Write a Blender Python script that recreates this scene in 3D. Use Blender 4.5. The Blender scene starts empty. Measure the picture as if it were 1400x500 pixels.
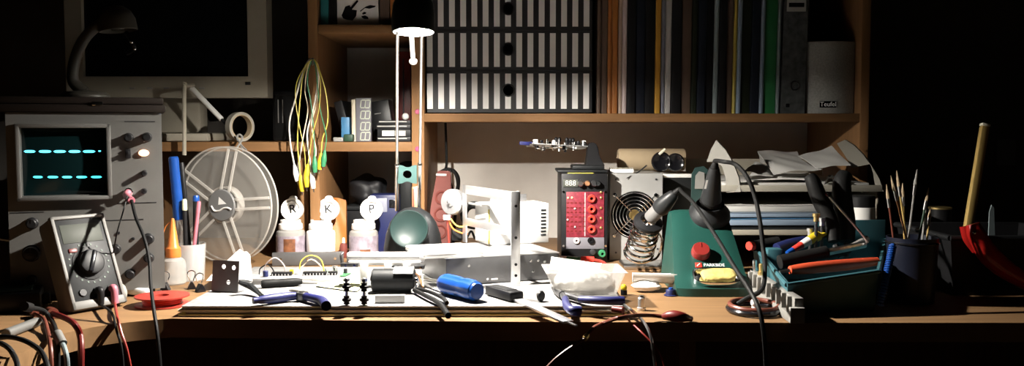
import bpy, bmesh, math, random
from mathutils import Vector, Matrix, Euler
random.seed(7)
R = math.radians
PI = math.pi
scn = bpy.context.scene
COL = scn.collection

# ------------------------------------------------------------------ camera
F = 1250.0                      # focal length in pixels of the 1400x500 frame
TH = math.atan(75.0 / F)        # slight downward pitch
CZ = 0.955                      # eye height
DZ = 0.745                      # desk top height
cam = bpy.data.objects.new('camera', bpy.data.cameras.new('camera'))
COL.objects.link(cam)
cam.location = (0, 0, CZ)
cam.rotation_euler = (PI / 2 - TH, 0, 0)
cam.data.sensor_width = 36
cam.data.lens = 36 * F / 1400
cam.data.clip_start = 0.05
scn.camera = cam

def ray(u, v):
    a = (u - 700) / F
    b = (250 - v) / F
    return Vector((a, math.cos(TH) + b * math.sin(TH), -math.sin(TH) + b * math.cos(TH)))

def P(u, v, Y):                 # the point at depth Y seen at frame position (u, v)
    d = ray(u, v)
    return Vector((0, 0, CZ)) + d * (Y / d.y)

def D(u, v, z=DZ):              # the point on a level plane
    d = ray(u, v)
    return Vector((0, 0, CZ)) + d * ((z - CZ) / d.z)

def S(px, Y):                   # a length in metres
    return px * Y / F

# ------------------------------------------------------------------ materials
def mat(name, col, rough=0.5, metal=0.0, noise=0.0, scale=40.0, bump=0.0, emit=None, estr=0.0,
        alpha=1.0, trans=0.0, spec=0.5, coat=0.0, stretch=None, ior=1.45):
    m = bpy.data.materials.new(name)
    m.use_nodes = True
    nt = m.node_tree
    b = nt.nodes['Principled BSDF']
    b.inputs['Base Color'].default_value = (*col, 1)
    b.inputs['Roughness'].default_value = rough
    b.inputs['Metallic'].default_value = metal
    b.inputs['Specular IOR Level'].default_value = spec
    b.inputs['Coat Weight'].default_value = coat
    b.inputs['Transmission Weight'].default_value = trans
    b.inputs['IOR'].default_value = ior
    b.inputs['Alpha'].default_value = alpha
    if emit:
        b.inputs['Emission Color'].default_value = (*emit, 1)
        b.inputs['Emission Strength'].default_value = estr
    tc = nt.nodes.new('ShaderNodeTexCoord')
    mp = nt.nodes.new('ShaderNodeMapping')
    nt.links.new(tc.outputs['Object'], mp.inputs['Vector'])
    if stretch:
        mp.inputs['Scale'].default_value = stretch
    nz = nt.nodes.new('ShaderNodeTexNoise')
    nz.inputs['Scale'].default_value = scale
    nz.inputs['Detail'].default_value = 5
    nt.links.new(mp.outputs['Vector'], nz.inputs['Vector'])
    if noise > 0:
        rp = nt.nodes.new('ShaderNodeValToRGB')
        rp.color_ramp.elements[0].position = 0.3
        rp.color_ramp.elements[1].position = 0.7
        rp.color_ramp.elements[0].color = (*[max(0, c * (1 - noise)) for c in col], 1)
        rp.color_ramp.elements[1].color = (*[min(1, c * (1 + noise)) for c in col], 1)
        nt.links.new(nz.outputs['Fac'], rp.inputs['Fac'])
        nt.links.new(rp.outputs['Color'], b.inputs['Base Color'])
    if bump > 0:
        bp = nt.nodes.new('ShaderNodeBump')
        bp.inputs['Strength'].default_value = bump
        bp.inputs['Distance'].default_value = 0.002
        nt.links.new(nz.outputs['Fac'], bp.inputs['Height'])
        nt.links.new(bp.outputs['Normal'], b.inputs['Normal'])
    return m

MT = {}
def M(name, *a, **k):
    MT[name] = mat(name, *a, **k)
    return MT[name]

M('wall_shaded', (0.1, 0.09, 0.08), .9, noise=.06, scale=25, bump=.15)  # back wall outside the shelf unit, its darkness put into the colour
M('back_cream', (.74, .70, .65), .9, noise=.05, scale=25, bump=.15)  # the same wall behind the shelves, in its lit cream tone
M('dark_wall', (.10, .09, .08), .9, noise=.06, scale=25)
M('floor_boards', (.10, .06, .035), .6, noise=.3, scale=6, stretch=(1, 8, 1))
M('desk_wood', (.21, .120, .056), .55, noise=.13, scale=9, stretch=(1.2, 14, 6), spec=.25)
M('shelf_wood', (.20, .104, .044), .6, noise=.12, scale=9, stretch=(1.2, 10, 14), spec=.2)
M('panel_wood', (.23, .120, .052), .6, noise=.12, scale=9, stretch=(12, 10, 1.2), spec=.2)
M('stick_wood', (0.432, 0.3, 0.096), .5, noise=.15, scale=18, stretch=(12, 12, 1))
M('beige_plastic', (0.3168, 0.288, 0.2304), .5, noise=.03)
M('cream_plastic', (.33, .31, .26), .45, noise=.03)
M('scope_grey', (0.114, 0.1116, 0.105), .5, noise=.04, scale=60)
M('scope_case', (.10, .10, .10), .6, noise=.06)
M('meter_grey', (0.15, 0.1452, 0.135), .5, noise=.04)
M('black_plastic', (.010, .010, .011), .45, noise=.2, spec=.3)
M('black_rubber', (.008, .008, .008), .6, noise=.2, spec=.2)
M('black_gloss', (.008, .008, .010), .18)
M('carton_black', (.012, .012, .013), .55)
M('carton_white', (.86, .85, .83), .6)
M('milky', (.90, .89, .86), .5, trans=.85)
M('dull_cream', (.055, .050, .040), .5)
M('dark_case', (.014, .010, .008), .6, spec=.15)
M('pot_black', (.006, .008, .018), .4)
M('knob_red', (0.182, 0.0154, 0.0126), .4)
M('board_grey', (.30, .29, .28), .6, noise=.2, scale=120)
M('comb_grey', (.20, .195, .18), .6)
M('charcoal', (.012, .013, .014), .5, noise=.15, spec=.3)
M('screen_glass', (.004, .005, .006), .12)
M('crt_glass', (.003, .012, .013), .15)
M('trace', (.1, .7, .8), .5, emit=(.10, .72, 1.0), estr=2.6)
M('trace_low', (.1, .7, .7), .5, emit=(.06, .72, .85), estr=2.2)
M('pilot', (1, .6, .4), .5, emit=(1, .42, .25), estr=4)
M('white_plastic', (.84, .83, .80), .4, noise=.02)
M('white_paper', (.82, .81, .78), .8, noise=.03, scale=30)
M('grey_paper', (0.462, 0.455, 0.434), .85, noise=.06, scale=30)
M('cream_paper', (0.608, 0.56, 0.44), .85, noise=.06)
M('yellow_paper', (.80, .76, .28), .85, noise=.05)
M('lime_paper', (0.738, 0.774, 0.495), .85, noise=.05)
M('news_white', (.25, .245, .24), .9, noise=.22, scale=160)
M('fin_grey', (.16, .15, .125), .5, noise=.03)
M('news_paper', (.58, .56, .54), .9, noise=.25, scale=220)
M('tan_card', (0.42, 0.322, 0.203), .8, noise=.06)
M('steel', (.62, .61, .60), .28, 1.0, noise=.06)
M('chrome', (.80, .80, .80), .12, 1.0)
M('alu', (.70, .70, .71), .38, .9, noise=.04)
M('grey_steel', (0.168, 0.168, 0.1715), .42, .55, noise=.08, scale=60)
M('psu_grey', (0.396, 0.396, 0.387), .45, .35, noise=.04)
M('dark_steel', (.10, .10, .105), .35, .8, noise=.1)
M('copper', (.72, .38, .20), .35, .8)
M('brass', (.78, .58, .24), .3, .9)
M('white_paint', (.86, .85, .83), .4, noise=.02)
M('blue_plastic', (0.0084, 0.0595, 0.28), .3, noise=.05)
M('deep_blue', (0.0096, 0.0144, 0.068), .45, noise=.08)
M('blue_grip', (0.0154, 0.0182, 0.098), .45, noise=.1)
M('sky_blue', (0.06, 0.192, 0.36), .4, noise=.05)
M('light_blue', (0.231, 0.297, 0.385), .35, noise=.05)
M('teal_plastic', (.03, .10, .12), .5, noise=.08)
M('teal_grey', (0.027, 0.057, 0.054), .4, noise=.05)
M('lamp_teal', (.009, .021, .0195), .45, noise=.08, spec=.35)
M('green_plastic', (0.0072, 0.045, 0.036), .42, noise=.06)
M('green_wire', (0.03, 0.18, 0.078), .45)
M('green_cover', (0.0275, 0.165, 0.055), .4, noise=.05)
M('dark_green', (.015, .045, .025), .5)
M('red_plastic', (.62, .045, .03), .35, noise=.05)
M('red_gloss', (0.3, 0.0108, 0.009), .2)
M('red_translucent', (0.36, 0.042, 0.03), .35, noise=.04, alpha=.85)
M('red_panel', (.17, .020, .032), .35, noise=.35, scale=180)
M('red_dark', (0.12, 0.009, 0.0072), .4)
M('red_brown', (.13, .032, .025), .6, noise=.06, spec=.25)
M('pink_plastic', (0.468, 0.15, 0.192), .4)
M('orange_plastic', (0.63, 0.182, 0.035), .4, noise=.04)
M('orange_red', (0.525, 0.07, 0.028), .4)
M('orange_cover', (0.33, 0.12, 0.027), .5, noise=.06)
M('brown_cover', (0.096, 0.06, 0.042), .6, noise=.1)
M('tan_cover', (0.504, 0.385, 0.294), .5, noise=.05)
M('pale_pink', (0.56, 0.462, 0.448), .45, noise=.04)
M('black_cover', (.010, .010, .011), .38, noise=.2)
M('olive_cover', (.014, .018, .010), .4, noise=.2)
M('navy_cover', (.010, .013, .022), .4, noise=.2)
M('mustard_cover', (0.476, 0.252, 0.035), .45, noise=.06)
M('lilac_cover', (0.24, 0.252, 0.312), .35, noise=.04)
M('pale_cover', (0.462, 0.448, 0.434), .35, noise=.04)
M('sea_cover', (0.216, 0.264, 0.276), .35, noise=.05)
M('yellow_cover', (0.408, 0.33, 0.06), .4, noise=.06)
M('binder_grey', (0.066, 0.0715, 0.0715), .6, noise=.5, scale=90)
M('teal_cover', (0.018, 0.144, 0.156), .5, noise=.1)
M('speaker_grey', (0.33, 0.33, 0.308), .6, noise=.15, scale=350, bump=.3)
M('yellow_plastic', (0.56, 0.406, 0.021), .4)
M('yellow_wire', (0.504, 0.42, 0.07), .4)
M('white_wire', (0.615, 0.5925, 0.525), .4)
M('cream_wire', (.80, .66, .48), .45)
M('red_wire', (0.27, 0.03, 0.021), .4)
M('magenta_pin', (0.33, 0.036, 0.108), .4)
M('brown_wire', (0.14, 0.0375, 0.0225), .4)
M('sponge', (0.496, 0.4, 0.128), .95, noise=.25, scale=120, bump=.6)
M('foam', (.84, .83, .80), .95, noise=.06, scale=200, bump=.8)
M('tissue', (.84, .82, .80), .95, noise=.04, bump=.4)
M('clear_plastic', (.86, .86, .84), .25, alpha=.30)
M('frosted', (.62, .60, .57), .35, alpha=.40)
M('reel_clear', (.62, .59, .54), .3, alpha=.10)
M('reel_rib', (.74, .71, .66), .3, alpha=.34)
M('hub_grey', (.15, .15, .15), .5)
M('red_window', (.75, .10, .10), .15, alpha=.35)
M('smoke_window', (.45, .40, .42), .2, alpha=.35)
M('iron_grey', (.016, .017, .018), .4, noise=.1, spec=.3)
M('sleeve_grey', (.17, .165, .16), .3, alpha=.9)
M('digit_pale', (.46, .50, .40), .5)
M('digit_face', (.15, .145, .165), .5)
M('lcd_grey', (.06, .065, .055), .5, spec=.2)
M('ink', (.006, .006, .007), .7, spec=.05)
M('white_ink', (.82, .82, .80), .5)
M('lamp_black', (.010, .012, .010), .4)
M('lens_glow', (1, 1, 1), .4, emit=(1.0, .94, .85), estr=23000)
M('bottle_label', (.26, .22, .26), .6, noise=.45, scale=70)
M('brown_print', (.16, .06, .025), .6, noise=.5, scale=90)
M('yellow_bulb', (.95, .75, .05), .2)
M('lit_yellow', (.9, .75, .35), .4, emit=(1, .7, .3), estr=.35)
M('circuit_green', (.05, .16, .07), .4, noise=.3, scale=200)
M('circuit_silver', (.62, .62, .62), .3, .6, noise=.5, scale=300)
M('bag_black', (.010, .010, .012), .55, noise=.3, scale=30, bump=.5)
M('pale_stick', (.80, .77, .62), .6)
M('grey_note', (.16, .17, .18), .9)
M('grey_connector', (0.252, 0.245, 0.231), .55, noise=.06)
M('red_pin', (.55, .05, .10), .4)

# ------------------------------------------------------------------ mesh building
def frame(loc, rx=0, ry=0, rz=0):
    return Matrix.Translation(Vector(loc)) @ Euler((R(rx), R(ry), R(rz)), 'XYZ').to_matrix().to_4x4()

def axes(o, x, y, z):
    m = Matrix.Identity(4)
    for i, a in enumerate((x, y, z)):
        a = Vector(a).normalized()
        for j in range(3):
            m[j][i] = a[j]
    for j in range(3):
        m[j][3] = o[j]
    return m

def along(p0, p1, up=(0, 0, 1)):        # frame whose z axis runs from p0 to p1
    p0, p1 = Vector(p0), Vector(p1)
    z = (p1 - p0).normalized()
    up = Vector(up)
    if abs(z.dot(up)) > .98:
        up = Vector((0, -1, 0))
    x = up.cross(z).normalized()
    y = z.cross(x)
    return axes(p0, x, y, z)

def smooth_path(pts, n=8):
    pts = [Vector(p) for p in pts]
    if len(pts) < 3:
        return pts
    out = []
    q = [pts[0] * 2 - pts[1]] + pts + [pts[-1] * 2 - pts[-2]]
    for i in range(1, len(q) - 2):
        a, b, c, d = q[i - 1], q[i], q[i + 1], q[i + 2]
        for k in range(n):
            t = k / n
            out.append(.5 * ((2 * b) + (c - a) * t + (2 * a - 5 * b + 4 * c - d) * t * t + (3 * b - a - 3 * c + d) * t ** 3))
    out.append(pts[-1])
    return out

class MB:
    def __init__(s, m=None):
        s.bm = bmesh.new()
        s.m = m or Matrix.Identity(4)
        s.mi = 0
    def _merge(s, bm, m=None):
        me = bpy.data.meshes.new('tmp')
        for f in bm.faces:
            f.material_index = s.mi
        bm.transform(s.m @ (m or Matrix.Identity(4)))
        bm.to_mesh(me)
        bm.free()
        s.bm.from_mesh(me)
        bpy.data.meshes.remove(me)
        return s
    def poly(s, verts, faces, m=None):
        b = bmesh.new()
        vs = [b.verts.new(v) for v in verts]
        for f in faces:
            try:
                b.faces.new([vs[i] for i in f])
            except ValueError:
                pass
        bmesh.ops.recalc_face_normals(b, faces=b.faces)
        return s._merge(b, m)
    def box(s, c, d, m=None, bev=0.0008, seg=2):
        b = bmesh.new()
        bmesh.ops.create_cube(b, size=1, matrix=Matrix.Translation(Vector(c)) @ Matrix.Diagonal((*d, 1)))
        bev = min(bev, min(d) * .45)
        if bev > 1e-5:
            bmesh.ops.bevel(b, geom=b.edges[:], offset=bev, segments=seg, affect='EDGES', profile=.5)
        return s._merge(b, m)
    def bx(s, x0, x1, y0, y1, z0, z1, m=None, bev=0.0008):
        return s.box(((x0 + x1) / 2, (y0 + y1) / 2, (z0 + z1) / 2), (abs(x1 - x0), abs(y1 - y0), abs(z1 - z0)), m, bev)
    def cyl(s, p0, p1, r0, r1=None, seg=24, bev=0.0, m=None):
        r1 = r0 if r1 is None else r1
        L = (Vector(p1) - Vector(p0)).length
        bev = min(bev, L * .4, max(r0, r1) * .5)
        if bev > 0:
            pr = [(0, 0), (r0 - bev, 0), (r0, bev), (r1, L - bev), (r1 - bev, L), (0, L)]
        else:
            pr = [(0, 0), (r0, 0), (r1, L), (0, L)]
        return s.lathe(pr, (m or Matrix.Identity(4)) @ along(p0, p1), seg)
    def lathe(s, prof, m=None, seg=28):
        b = bmesh.new()
        rings = []
        for r, z in prof:
            if r <= 1e-6:
                rings.append([b.verts.new((0, 0, z))])
            else:
                rings.append([b.verts.new((r * math.cos(2 * PI * k / seg), r * math.sin(2 * PI * k / seg), z)) for k in range(seg)])
        for a, c in zip(rings, rings[1:]):
            for k in range(seg):
                j = (k + 1) % seg
                if len(a) == 1 and len(c) == 1:
                    continue
                if len(a) == 1:
                    b.faces.new((a[0], c[k], c[j]))
                elif len(c) == 1:
                    b.faces.new((a[k], a[j], c[0]))
                else:
                    b.faces.new((a[k], a[j], c[j], c[k]))
        bmesh.ops.recalc_face_normals(b, faces=b.faces)
        return s._merge(b, m)
    def tube(s, pts, r, seg=8, n=8, smooth=True, closed=False):
        pts = smooth_path(pts, n) if smooth else [Vector(p) for p in pts]
        b = bmesh.new()
        rings = []
        t0 = (pts[1] - pts[0]).normalized()
        nrm = t0.orthogonal().normalized()
        N = len(pts)
        for i, p in enumerate(pts):
            t = (pts[min(i + 1, N - 1)] - pts[max(i - 1, 0)])
            if t.length < 1e-9:
                t = t0
            t = t.normalized()
            nrm = nrm - t * nrm.dot(t)
            nrm = nrm.normalized() if nrm.length > 1e-6 else t.orthogonal().normalized()
            bi = t.cross(nrm)
            rr = r(i / (N - 1)) if callable(r) else r
            rings.append([b.verts.new(p + nrm * rr * math.cos(2 * PI * k / seg) + bi * rr * math.sin(2 * PI * k / seg)) for k in range(seg)])
        for a, c in zip(rings, rings[1:]):
            for k in range(seg):
                j = (k + 1) % seg
                b.faces.new((a[k], a[j], c[j], c[k]))
        if closed:
            a, c = rings[-1], rings[0]
            for k in range(seg):
                j = (k + 1) % seg
                b.faces.new((a[k], a[j], c[j], c[k]))
        else:
            b.faces.new(rings[0][::-1])
            b.faces.new(rings[-1])
        bmesh.ops.recalc_face_normals(b, faces=b.faces)
        return s._merge(b)
    def ball(s, c, r, m=None, seg=20, sc=(1, 1, 1)):
        b = bmesh.new()
        bmesh.ops.create_uvsphere(b, u_segments=seg, v_segments=max(8, seg // 2), radius=r)
        return s._merge(b, (m or Matrix.Identity(4)) @ Matrix.Translation(Vector(c)) @ Matrix.Diagonal((*sc, 1)))
    def torus(s, Rr, r, m=None, seg=36, sub=10, a0=0, a1=2 * PI):
        full = abs(a1 - a0 - 2 * PI) < 1e-6
        n = seg
        pts = [(Rr * math.cos(a0 + (a1 - a0) * k / n), Rr * math.sin(a0 + (a1 - a0) * k / n), 0) for k in range(n if full else n + 1)]
        b = MB()
        b.tube(pts, r, seg=sub, smooth=False, closed=full)
        return s._merge(b.bm, m)
    def prism(s, outline, h, m=None, bev=0.0):     # outline in local xy, extruded 0..h along z
        b = bmesh.new()
        vs = [b.verts.new((x, y, 0)) for x, y in outline]
        f = b.faces.new(vs)
        e = bmesh.ops.extrude_face_region(b, geom=[f])
        bmesh.ops.translate(b, verts=[v for v in e['geom'] if isinstance(v, bmesh.types.BMVert)], vec=(0, 0, h))
        bmesh.ops.recalc_face_normals(b, faces=b.faces)
        if bev > 0:
            bmesh.ops.bevel(b, geom=b.edges[:], offset=bev, segments=2, affect='EDGES')
        return s._merge(b, m)
    def ring_plate(s, ro, ri, h, m=None, seg=40):  # flat washer
        return s.lathe([(ri, 0), (ro, 0), (ro, h), (ri, h), (ri, 0)], m, seg)
    def sheet(s, c, th=.0006, bump=0.0, nx=10, ny=8, seed=1, sag=0.0):  # c: four corners, order around
        c = [Vector(p) for p in c]
        rnd = random.Random(seed)
        ph = [rnd.uniform(0, 6) for _ in range(6)]
        nrm = (c[1] - c[0]).cross(c[3] - c[0]).normalized()
        top, bot = [], []
        for j in range(ny + 1):
            for i in range(nx + 1):
                a, d = i / nx, j / ny
                p = (c[0] * (1 - a) + c[1] * a) * (1 - d) + (c[3] * (1 - a) + c[2] * a) * d
                h = bump * (math.sin(5 * a + ph[0]) * math.sin(4 * d + ph[1]) + .5 * math.sin(9 * a + 7 * d + ph[2])) - sag * 4 * a * (1 - a)
                top.append(p + nrm * (h + th))
                bot.append(p + nrm * h)
        W = nx + 1
        n = len(top)
        faces = []
        for j in range(ny):
            for i in range(nx):
                k = j * W + i
                faces.append((k, k + 1, k + 1 + W, k + W))
                faces.append((n + k, n + k + W, n + k + 1 + W, n + k + 1))
        edge = [i for i in range(W)] + [j * W + nx for j in range(1, ny + 1)] + [ny * W + i for i in range(nx - 1, -1, -1)] + [j * W for j in range(ny - 1, 0, -1)]
        for a, d in zip(edge, edge[1:] + edge[:1]):
            faces.append((a, d, n + d, n + a))
        return s.poly(top + bot, faces)
    def text(s, body, size, m, depth=.0003, align='CENTER'):
        cu = bpy.data.curves.new('t', 'FONT')
        cu.body = body
        cu.size = size
        cu.extrude = depth
        cu.align_x = align
        cu.align_y = 'CENTER'
        o = bpy.data.objects.new('t', cu)
        COL.objects.link(o)
        dg = bpy.context.evaluated_depsgraph_get()
        dg.update()
        me = bpy.data.meshes.new_from_object(o.evaluated_get(dg))
        b = bmesh.new()
        b.from_mesh(me)
        bpy.data.objects.remove(o)
        bpy.data.curves.remove(cu)
        bpy.data.meshes.remove(me)
        return s._merge(b, m)
    def obj(s, name, mats, org=(0, 0, 0), sharp=32):
        mats = mats if isinstance(mats, (list, tuple)) else [mats]
        for v in s.bm.verts:
            v.co -= Vector(org)
        for e in s.bm.edges:
            if len(e.link_faces) == 2:
                e.smooth = e.calc_face_angle(0) < R(sharp)
        for f in s.bm.faces:
            f.smooth = True
        me = bpy.data.meshes.new(name)
        s.bm.to_mesh(me)
        s.bm.free()
        for m in mats:
            me.materials.append(MT[m])
        o = bpy.data.objects.new(name, me)
        COL.objects.link(o)
        return o

class Thing:
    def __init__(s, name, label, cat, loc, group=None):
        s.loc = Vector(loc)
        s.o = bpy.data.objects.new(name, None)
        s.o.empty_display_size = .02
        COL.objects.link(s.o)
        s.o.location = s.loc
        s.o['label'] = label
        s.o['category'] = cat
        if group:
            s.o['group'] = group
    def part(s, name, mb, mats, parent=None, label=None, kind=None):
        o = mb.obj(name, mats, s.loc)
        o.parent = parent or s.o
        if label:
            o['label'] = label
        if kind:
            o['kind'] = kind
        return o

def solo(name, label, cat, mb, mats, loc, group=None, kind=None):
    o = mb.obj(name, mats, loc)
    o.location = Vector(loc)
    o['label'] = label
    if kind:
        o['kind'] = kind
    o['category'] = cat
    if group:
        o['group'] = group
    return o

def struct(name, mb, mats, label=None):
    o = mb.obj(name, mats)
    o['kind'] = 'structure'
    if label:
        o['label'] = label
    return o

def onplane(m, u, v):               # local x, z of the frame's y=0 plane seen at (u, v)
    n = (m.to_3x3() @ Vector((0, 1, 0)))
    o = m.translation
    d = ray(u, v)
    c = Vector((0, 0, CZ))
    t = (o - c).dot(n) / d.dot(n)
    l = m.inverted() @ (c + d * t)
    return l.x, l.z
# ================================================================== the room
WY = 1.75
m = MB(); m.bx(-1.6, 1.7, WY, WY + .1, 0, 2.4, bev=0); struct('wall_back', m, 'wall_shaded')
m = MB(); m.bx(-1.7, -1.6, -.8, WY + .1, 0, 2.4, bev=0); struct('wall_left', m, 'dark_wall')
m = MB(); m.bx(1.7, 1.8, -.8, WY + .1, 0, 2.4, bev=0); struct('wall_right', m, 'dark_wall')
m = MB(); m.bx(-1.7, 1.8, -.8, WY + .1, -.1, 0, bev=0); struct('floor', m, 'floor_boards')
m = MB(); m.bx(-1.7, 1.8, -.8, WY + .1, 2.4, 2.5, bev=0); struct('ceiling', m, 'dark_wall')

# ================================================================== corner desk
T = Thing('corner_desk', 'light wooden corner desk with a concave front edge', 'desk', (0, 1.3, 0))
front = [D(1400, 441), D(1090, 441), D(700, 439.5), D(300, 436), D(235, 435)]
curve = [D(235, 435), D(170, 441), D(112, 450), D(66, 463), D(40, 477), D(-5, 497), D(-60, 530), D(-110, 590)]
cv = smooth_path(curve, 5)
outl = [(1.0, front[0].y)] + [(p.x, p.y) for p in front[1:-1]] + [(p.x, p.y) for p in cv]
outl += [(-.62, .35), (-1.55, .35), (-1.55, WY - .004), (1.0, WY - .004)]
m = MB(); m.prism(outl, .021, Matrix.Translation((0, 0, DZ - .021))); T.part('worktop', m, 'desk_wood')
for x in (.94, .2):
    m = MB(); m.bx(x, x + .02, 1.08, 1.70, 0, DZ - .021); T.part('side_panel', m, 'panel_wood')
m = MB(); m.bx(-1.5, -1.48, .42, 1.70, 0, DZ - .021); T.part('side_panel', m, 'panel_wood')
m = MB(); m.bx(-1.48, .94, 1.62, 1.64, .25, DZ - .021); T.part('back_panel', m, 'panel_wood')

# ================================================================== shelf unit on the desk
HY = 1.48
HB = WY - .006
def X(u, Y): return P(u, 200, Y).x
def Z(v, Y): return P(700, v, Y).z
HT = 1.36
T = Thing('desk_hutch', 'open wooden shelf unit standing along the back of the desk', 'shelf', (X(800, HY), HY + .1, DZ))
xl0, xl1 = X(423, HY), X(436, HY)
xm0, xm1 = X(563, HY), X(580, HY)
xr0, xr1 = X(1175, HY), X(1187, HY)
for a, b_ in ((xl0, xl1), (xm0, xm1), (xr0, xr1)):
    m = MB(); m.bx(a, b_, HY, HB, DZ + .0003, HT); T.part('upright', m, 'panel_wood')
zs0, zs1 = Z(166.5, HY), Z(155, HY)
m = MB(); m.bx(xm1, xr0, HY + .001, HB, zs0, zs1); T.part('shelf_board', m, 'shelf_wood')
zl0, zl1 = Z(207, HY), Z(194, HY)
m = MB(); m.bx(xl1, xm0, HY + .001, HB, zl0, zl1); T.part('shelf_board', m, 'shelf_wood')
zu0, zu1 = Z(46, HY), Z(33, HY)
m = MB(); m.bx(xl1, xm0, HY + .001, HB, zu0, zu1, bev=.003); T.part('shelf_board', m, 'shelf_wood')
m = MB(); m.bx(xl0, xr1, HY, HB, HT, HT + .018); T.part('top_board', m, 'shelf_wood')
m = MB(); m.bx(xl0, xr1, HB + .0004, HB + .0048, DZ + .0003, HT, bev=0); T.part('back_panel', m, 'back_cream')  # added sheet that keeps the wall bright inside the shelf unit
for v in (152.5, 203.5):
    z = Z(v, HY); x = (xm0 + xm1) / 2 - .0005
    m = MB(); m.cyl((x, HY + .001, z), (x, HY - .0015, z), .0042, bev=.0006, seg=20)
    T.part('screw_cap', m, 'magenta_pin', label='round red cap on the wooden edge')

# riser on the left
T = Thing('monitor_riser', 'low wooden platform under the monitor, left of the shelf unit', 'shelf', (-.62, 1.6, DZ))
m = MB(); m.bx(X(130, HY), xl0 - .001, HY + .002, HB, Z(207, HY), Z(194, HY)); T.part('top_board', m, 'shelf_wood')
for x in (X(135, HY), X(400, HY)):
    m = MB(); m.bx(x, x + .018, HY + .03, HB, DZ + .0003, Z(207, HY)); T.part('leg_panel', m, 'panel_wood')
RZ = Z(194, HY)

# ================================================================== monitor
MY = 1.52
T = Thing('computer_monitor', 'beige computer monitor with a dark screen on the wooden riser', 'monitor', (X(230, MY), MY + .06, RZ))
x0, x1 = X(93, MY), X(367, MY)
zb = Z(133.5, MY); zi = Z(104.5, MY); zt = zb + .29
xi0, xi1 = X(116, MY), X(341, MY)
m = MB()
outer = [(x0, zb), (x1, zb), (x1, zt), (x0, zt)]
inner = [(xi0, zi), (xi1, zi), (xi1, zt - .03), (xi0, zt - .03)]
vs = [(x, MY, z) for x, z in outer] + [(x, MY, z) for x, z in inner] + [(x, MY + .012, z) for x, z in inner] + [(x, MY + .035, z) for x, z in outer]
fs = []
for k in range(4):
    j = (k + 1) % 4
    fs += [(k, j, 4 + j, 4 + k), (4 + k, 4 + j, 8 + j, 8 + k), (k, j, 12 + j, 12 + k)]
fs.append((12, 13, 14, 15))
m.poly(vs, fs)
T.part('bezel', m, 'beige_plastic')
m = MB(); m.bx(xi0 - .001, xi1 + .001, MY + .010, MY + .02, zi - .001, zt - .029, bev=0); T.part('screen', m, 'screen_glass')
m = MB(); m.bx(x0 + .05, x1 - .05, MY + .035, MY + .11, zb + .05, zt - .05, bev=.012); T.part('back_shell', m, 'beige_plastic')
for u in (181, 205, 228, 252, 276):
    m = MB(); c = P(u, 120.5, MY); m.box((c.x, MY - .0006, c.z), (.009, .003, .0028)); T.part('button', m, 'grey_connector')
c = P(339, 114, MY)
m = MB(); m.box((c.x, MY - .0005, c.z), (.009, .0016, .005)); T.part('badge', m, 'charcoal')
m = MB(); m.bx(X(205, MY), X(262, MY), MY + .045, MY + .085, RZ + .014, zb + .08, bev=.004); T.part('neck', m, 'beige_plastic')
m = MB(); m.bx(X(170, MY), X(288, MY), MY - .015, MY + .14, RZ + .0004, RZ + .014, bev=.004); T.part('foot', m, 'beige_plastic')

# things round the monitor foot
T = Thing('tape_roll', 'pale ring-shaped roll of tape standing before the dark gap under the monitor', 'tape', P(329, 194, 1.495))
c = P(328, 174.5, 1.495)
mm = frame((c.x, c.y, RZ + .024), 0, 0, 0) @ Euler((R(78), 0, R(48)), 'XYZ').to_matrix().to_4x4()
mm = Matrix.Translation((c.x, c.y, RZ + .0245)) @ Matrix.Rotation(R(52), 4, 'Z') @ Matrix.Rotation(R(90), 4, 'X') @ Matrix.Translation((0, 0, -.006))
m = MB(); m.ring_plate(.0240, .0200, .012, mm); T.part('tape_band', m, 'cream_plastic')
m = MB(); m.ring_plate(.0200, .0186, .012, mm); T.part('core', m, 'tan_card')

T = Thing('white_probe', 'thin white pen-like probe leaning below the monitor bezel', 'probe', P(318, 193, 1.475))
p0, p1, p2 = P(262, 120, 1.500), P(303, 163, 1.49), P(325, 192, 1.478)
m = MB(); m.tube([p0, p1], .0042, seg=12, smooth=False); T.part('barrel', m, 'white_plastic')
m = MB(); m.tube([p1, p2], lambda t: .0022 - .0012 * t, seg=10, smooth=False); T.part('tip', m, 'black_plastic')
m = MB(); a, b_ = P(252, 212, 1.462), P(252, 120, 1.462)
m.tube([a, b_, P(254, 117, 1.464), P(264, 116.5, 1.50)], .0034, n=3)
solo('white_hook_rod', 'thin white upright rod hooked over the monitor bezel', 'rod', m, 'beige_plastic', a)

T = Thing('black_speaker', 'small black box with pale edge strips in the gap right of the monitor', 'speaker', (X(393, 1.56), 1.6, RZ))
bx0, bx1 = X(374, 1.56), X(413, 1.56)
m = MB(); m.bx(bx0, bx1, 1.555, 1.66, RZ + .0004, Z(124, 1.56), bev=.004); T.part('cabinet', m, 'black_plastic')
m = MB(); m.bx(bx0 + .004, bx1 - .003, 1.5535, 1.556, RZ + .006, Z(130, 1.56), bev=.001); T.part('front_grille', m, 'black_rubber')
for u in (380, 386):
    m = MB(); m.bx(X(u, 1.55), X(u, 1.55) + .0014, 1.5515, 1.554, Z(168, 1.55), Z(136, 1.55)); T.part('trim_strip', m, 'grey_connector')

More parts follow.
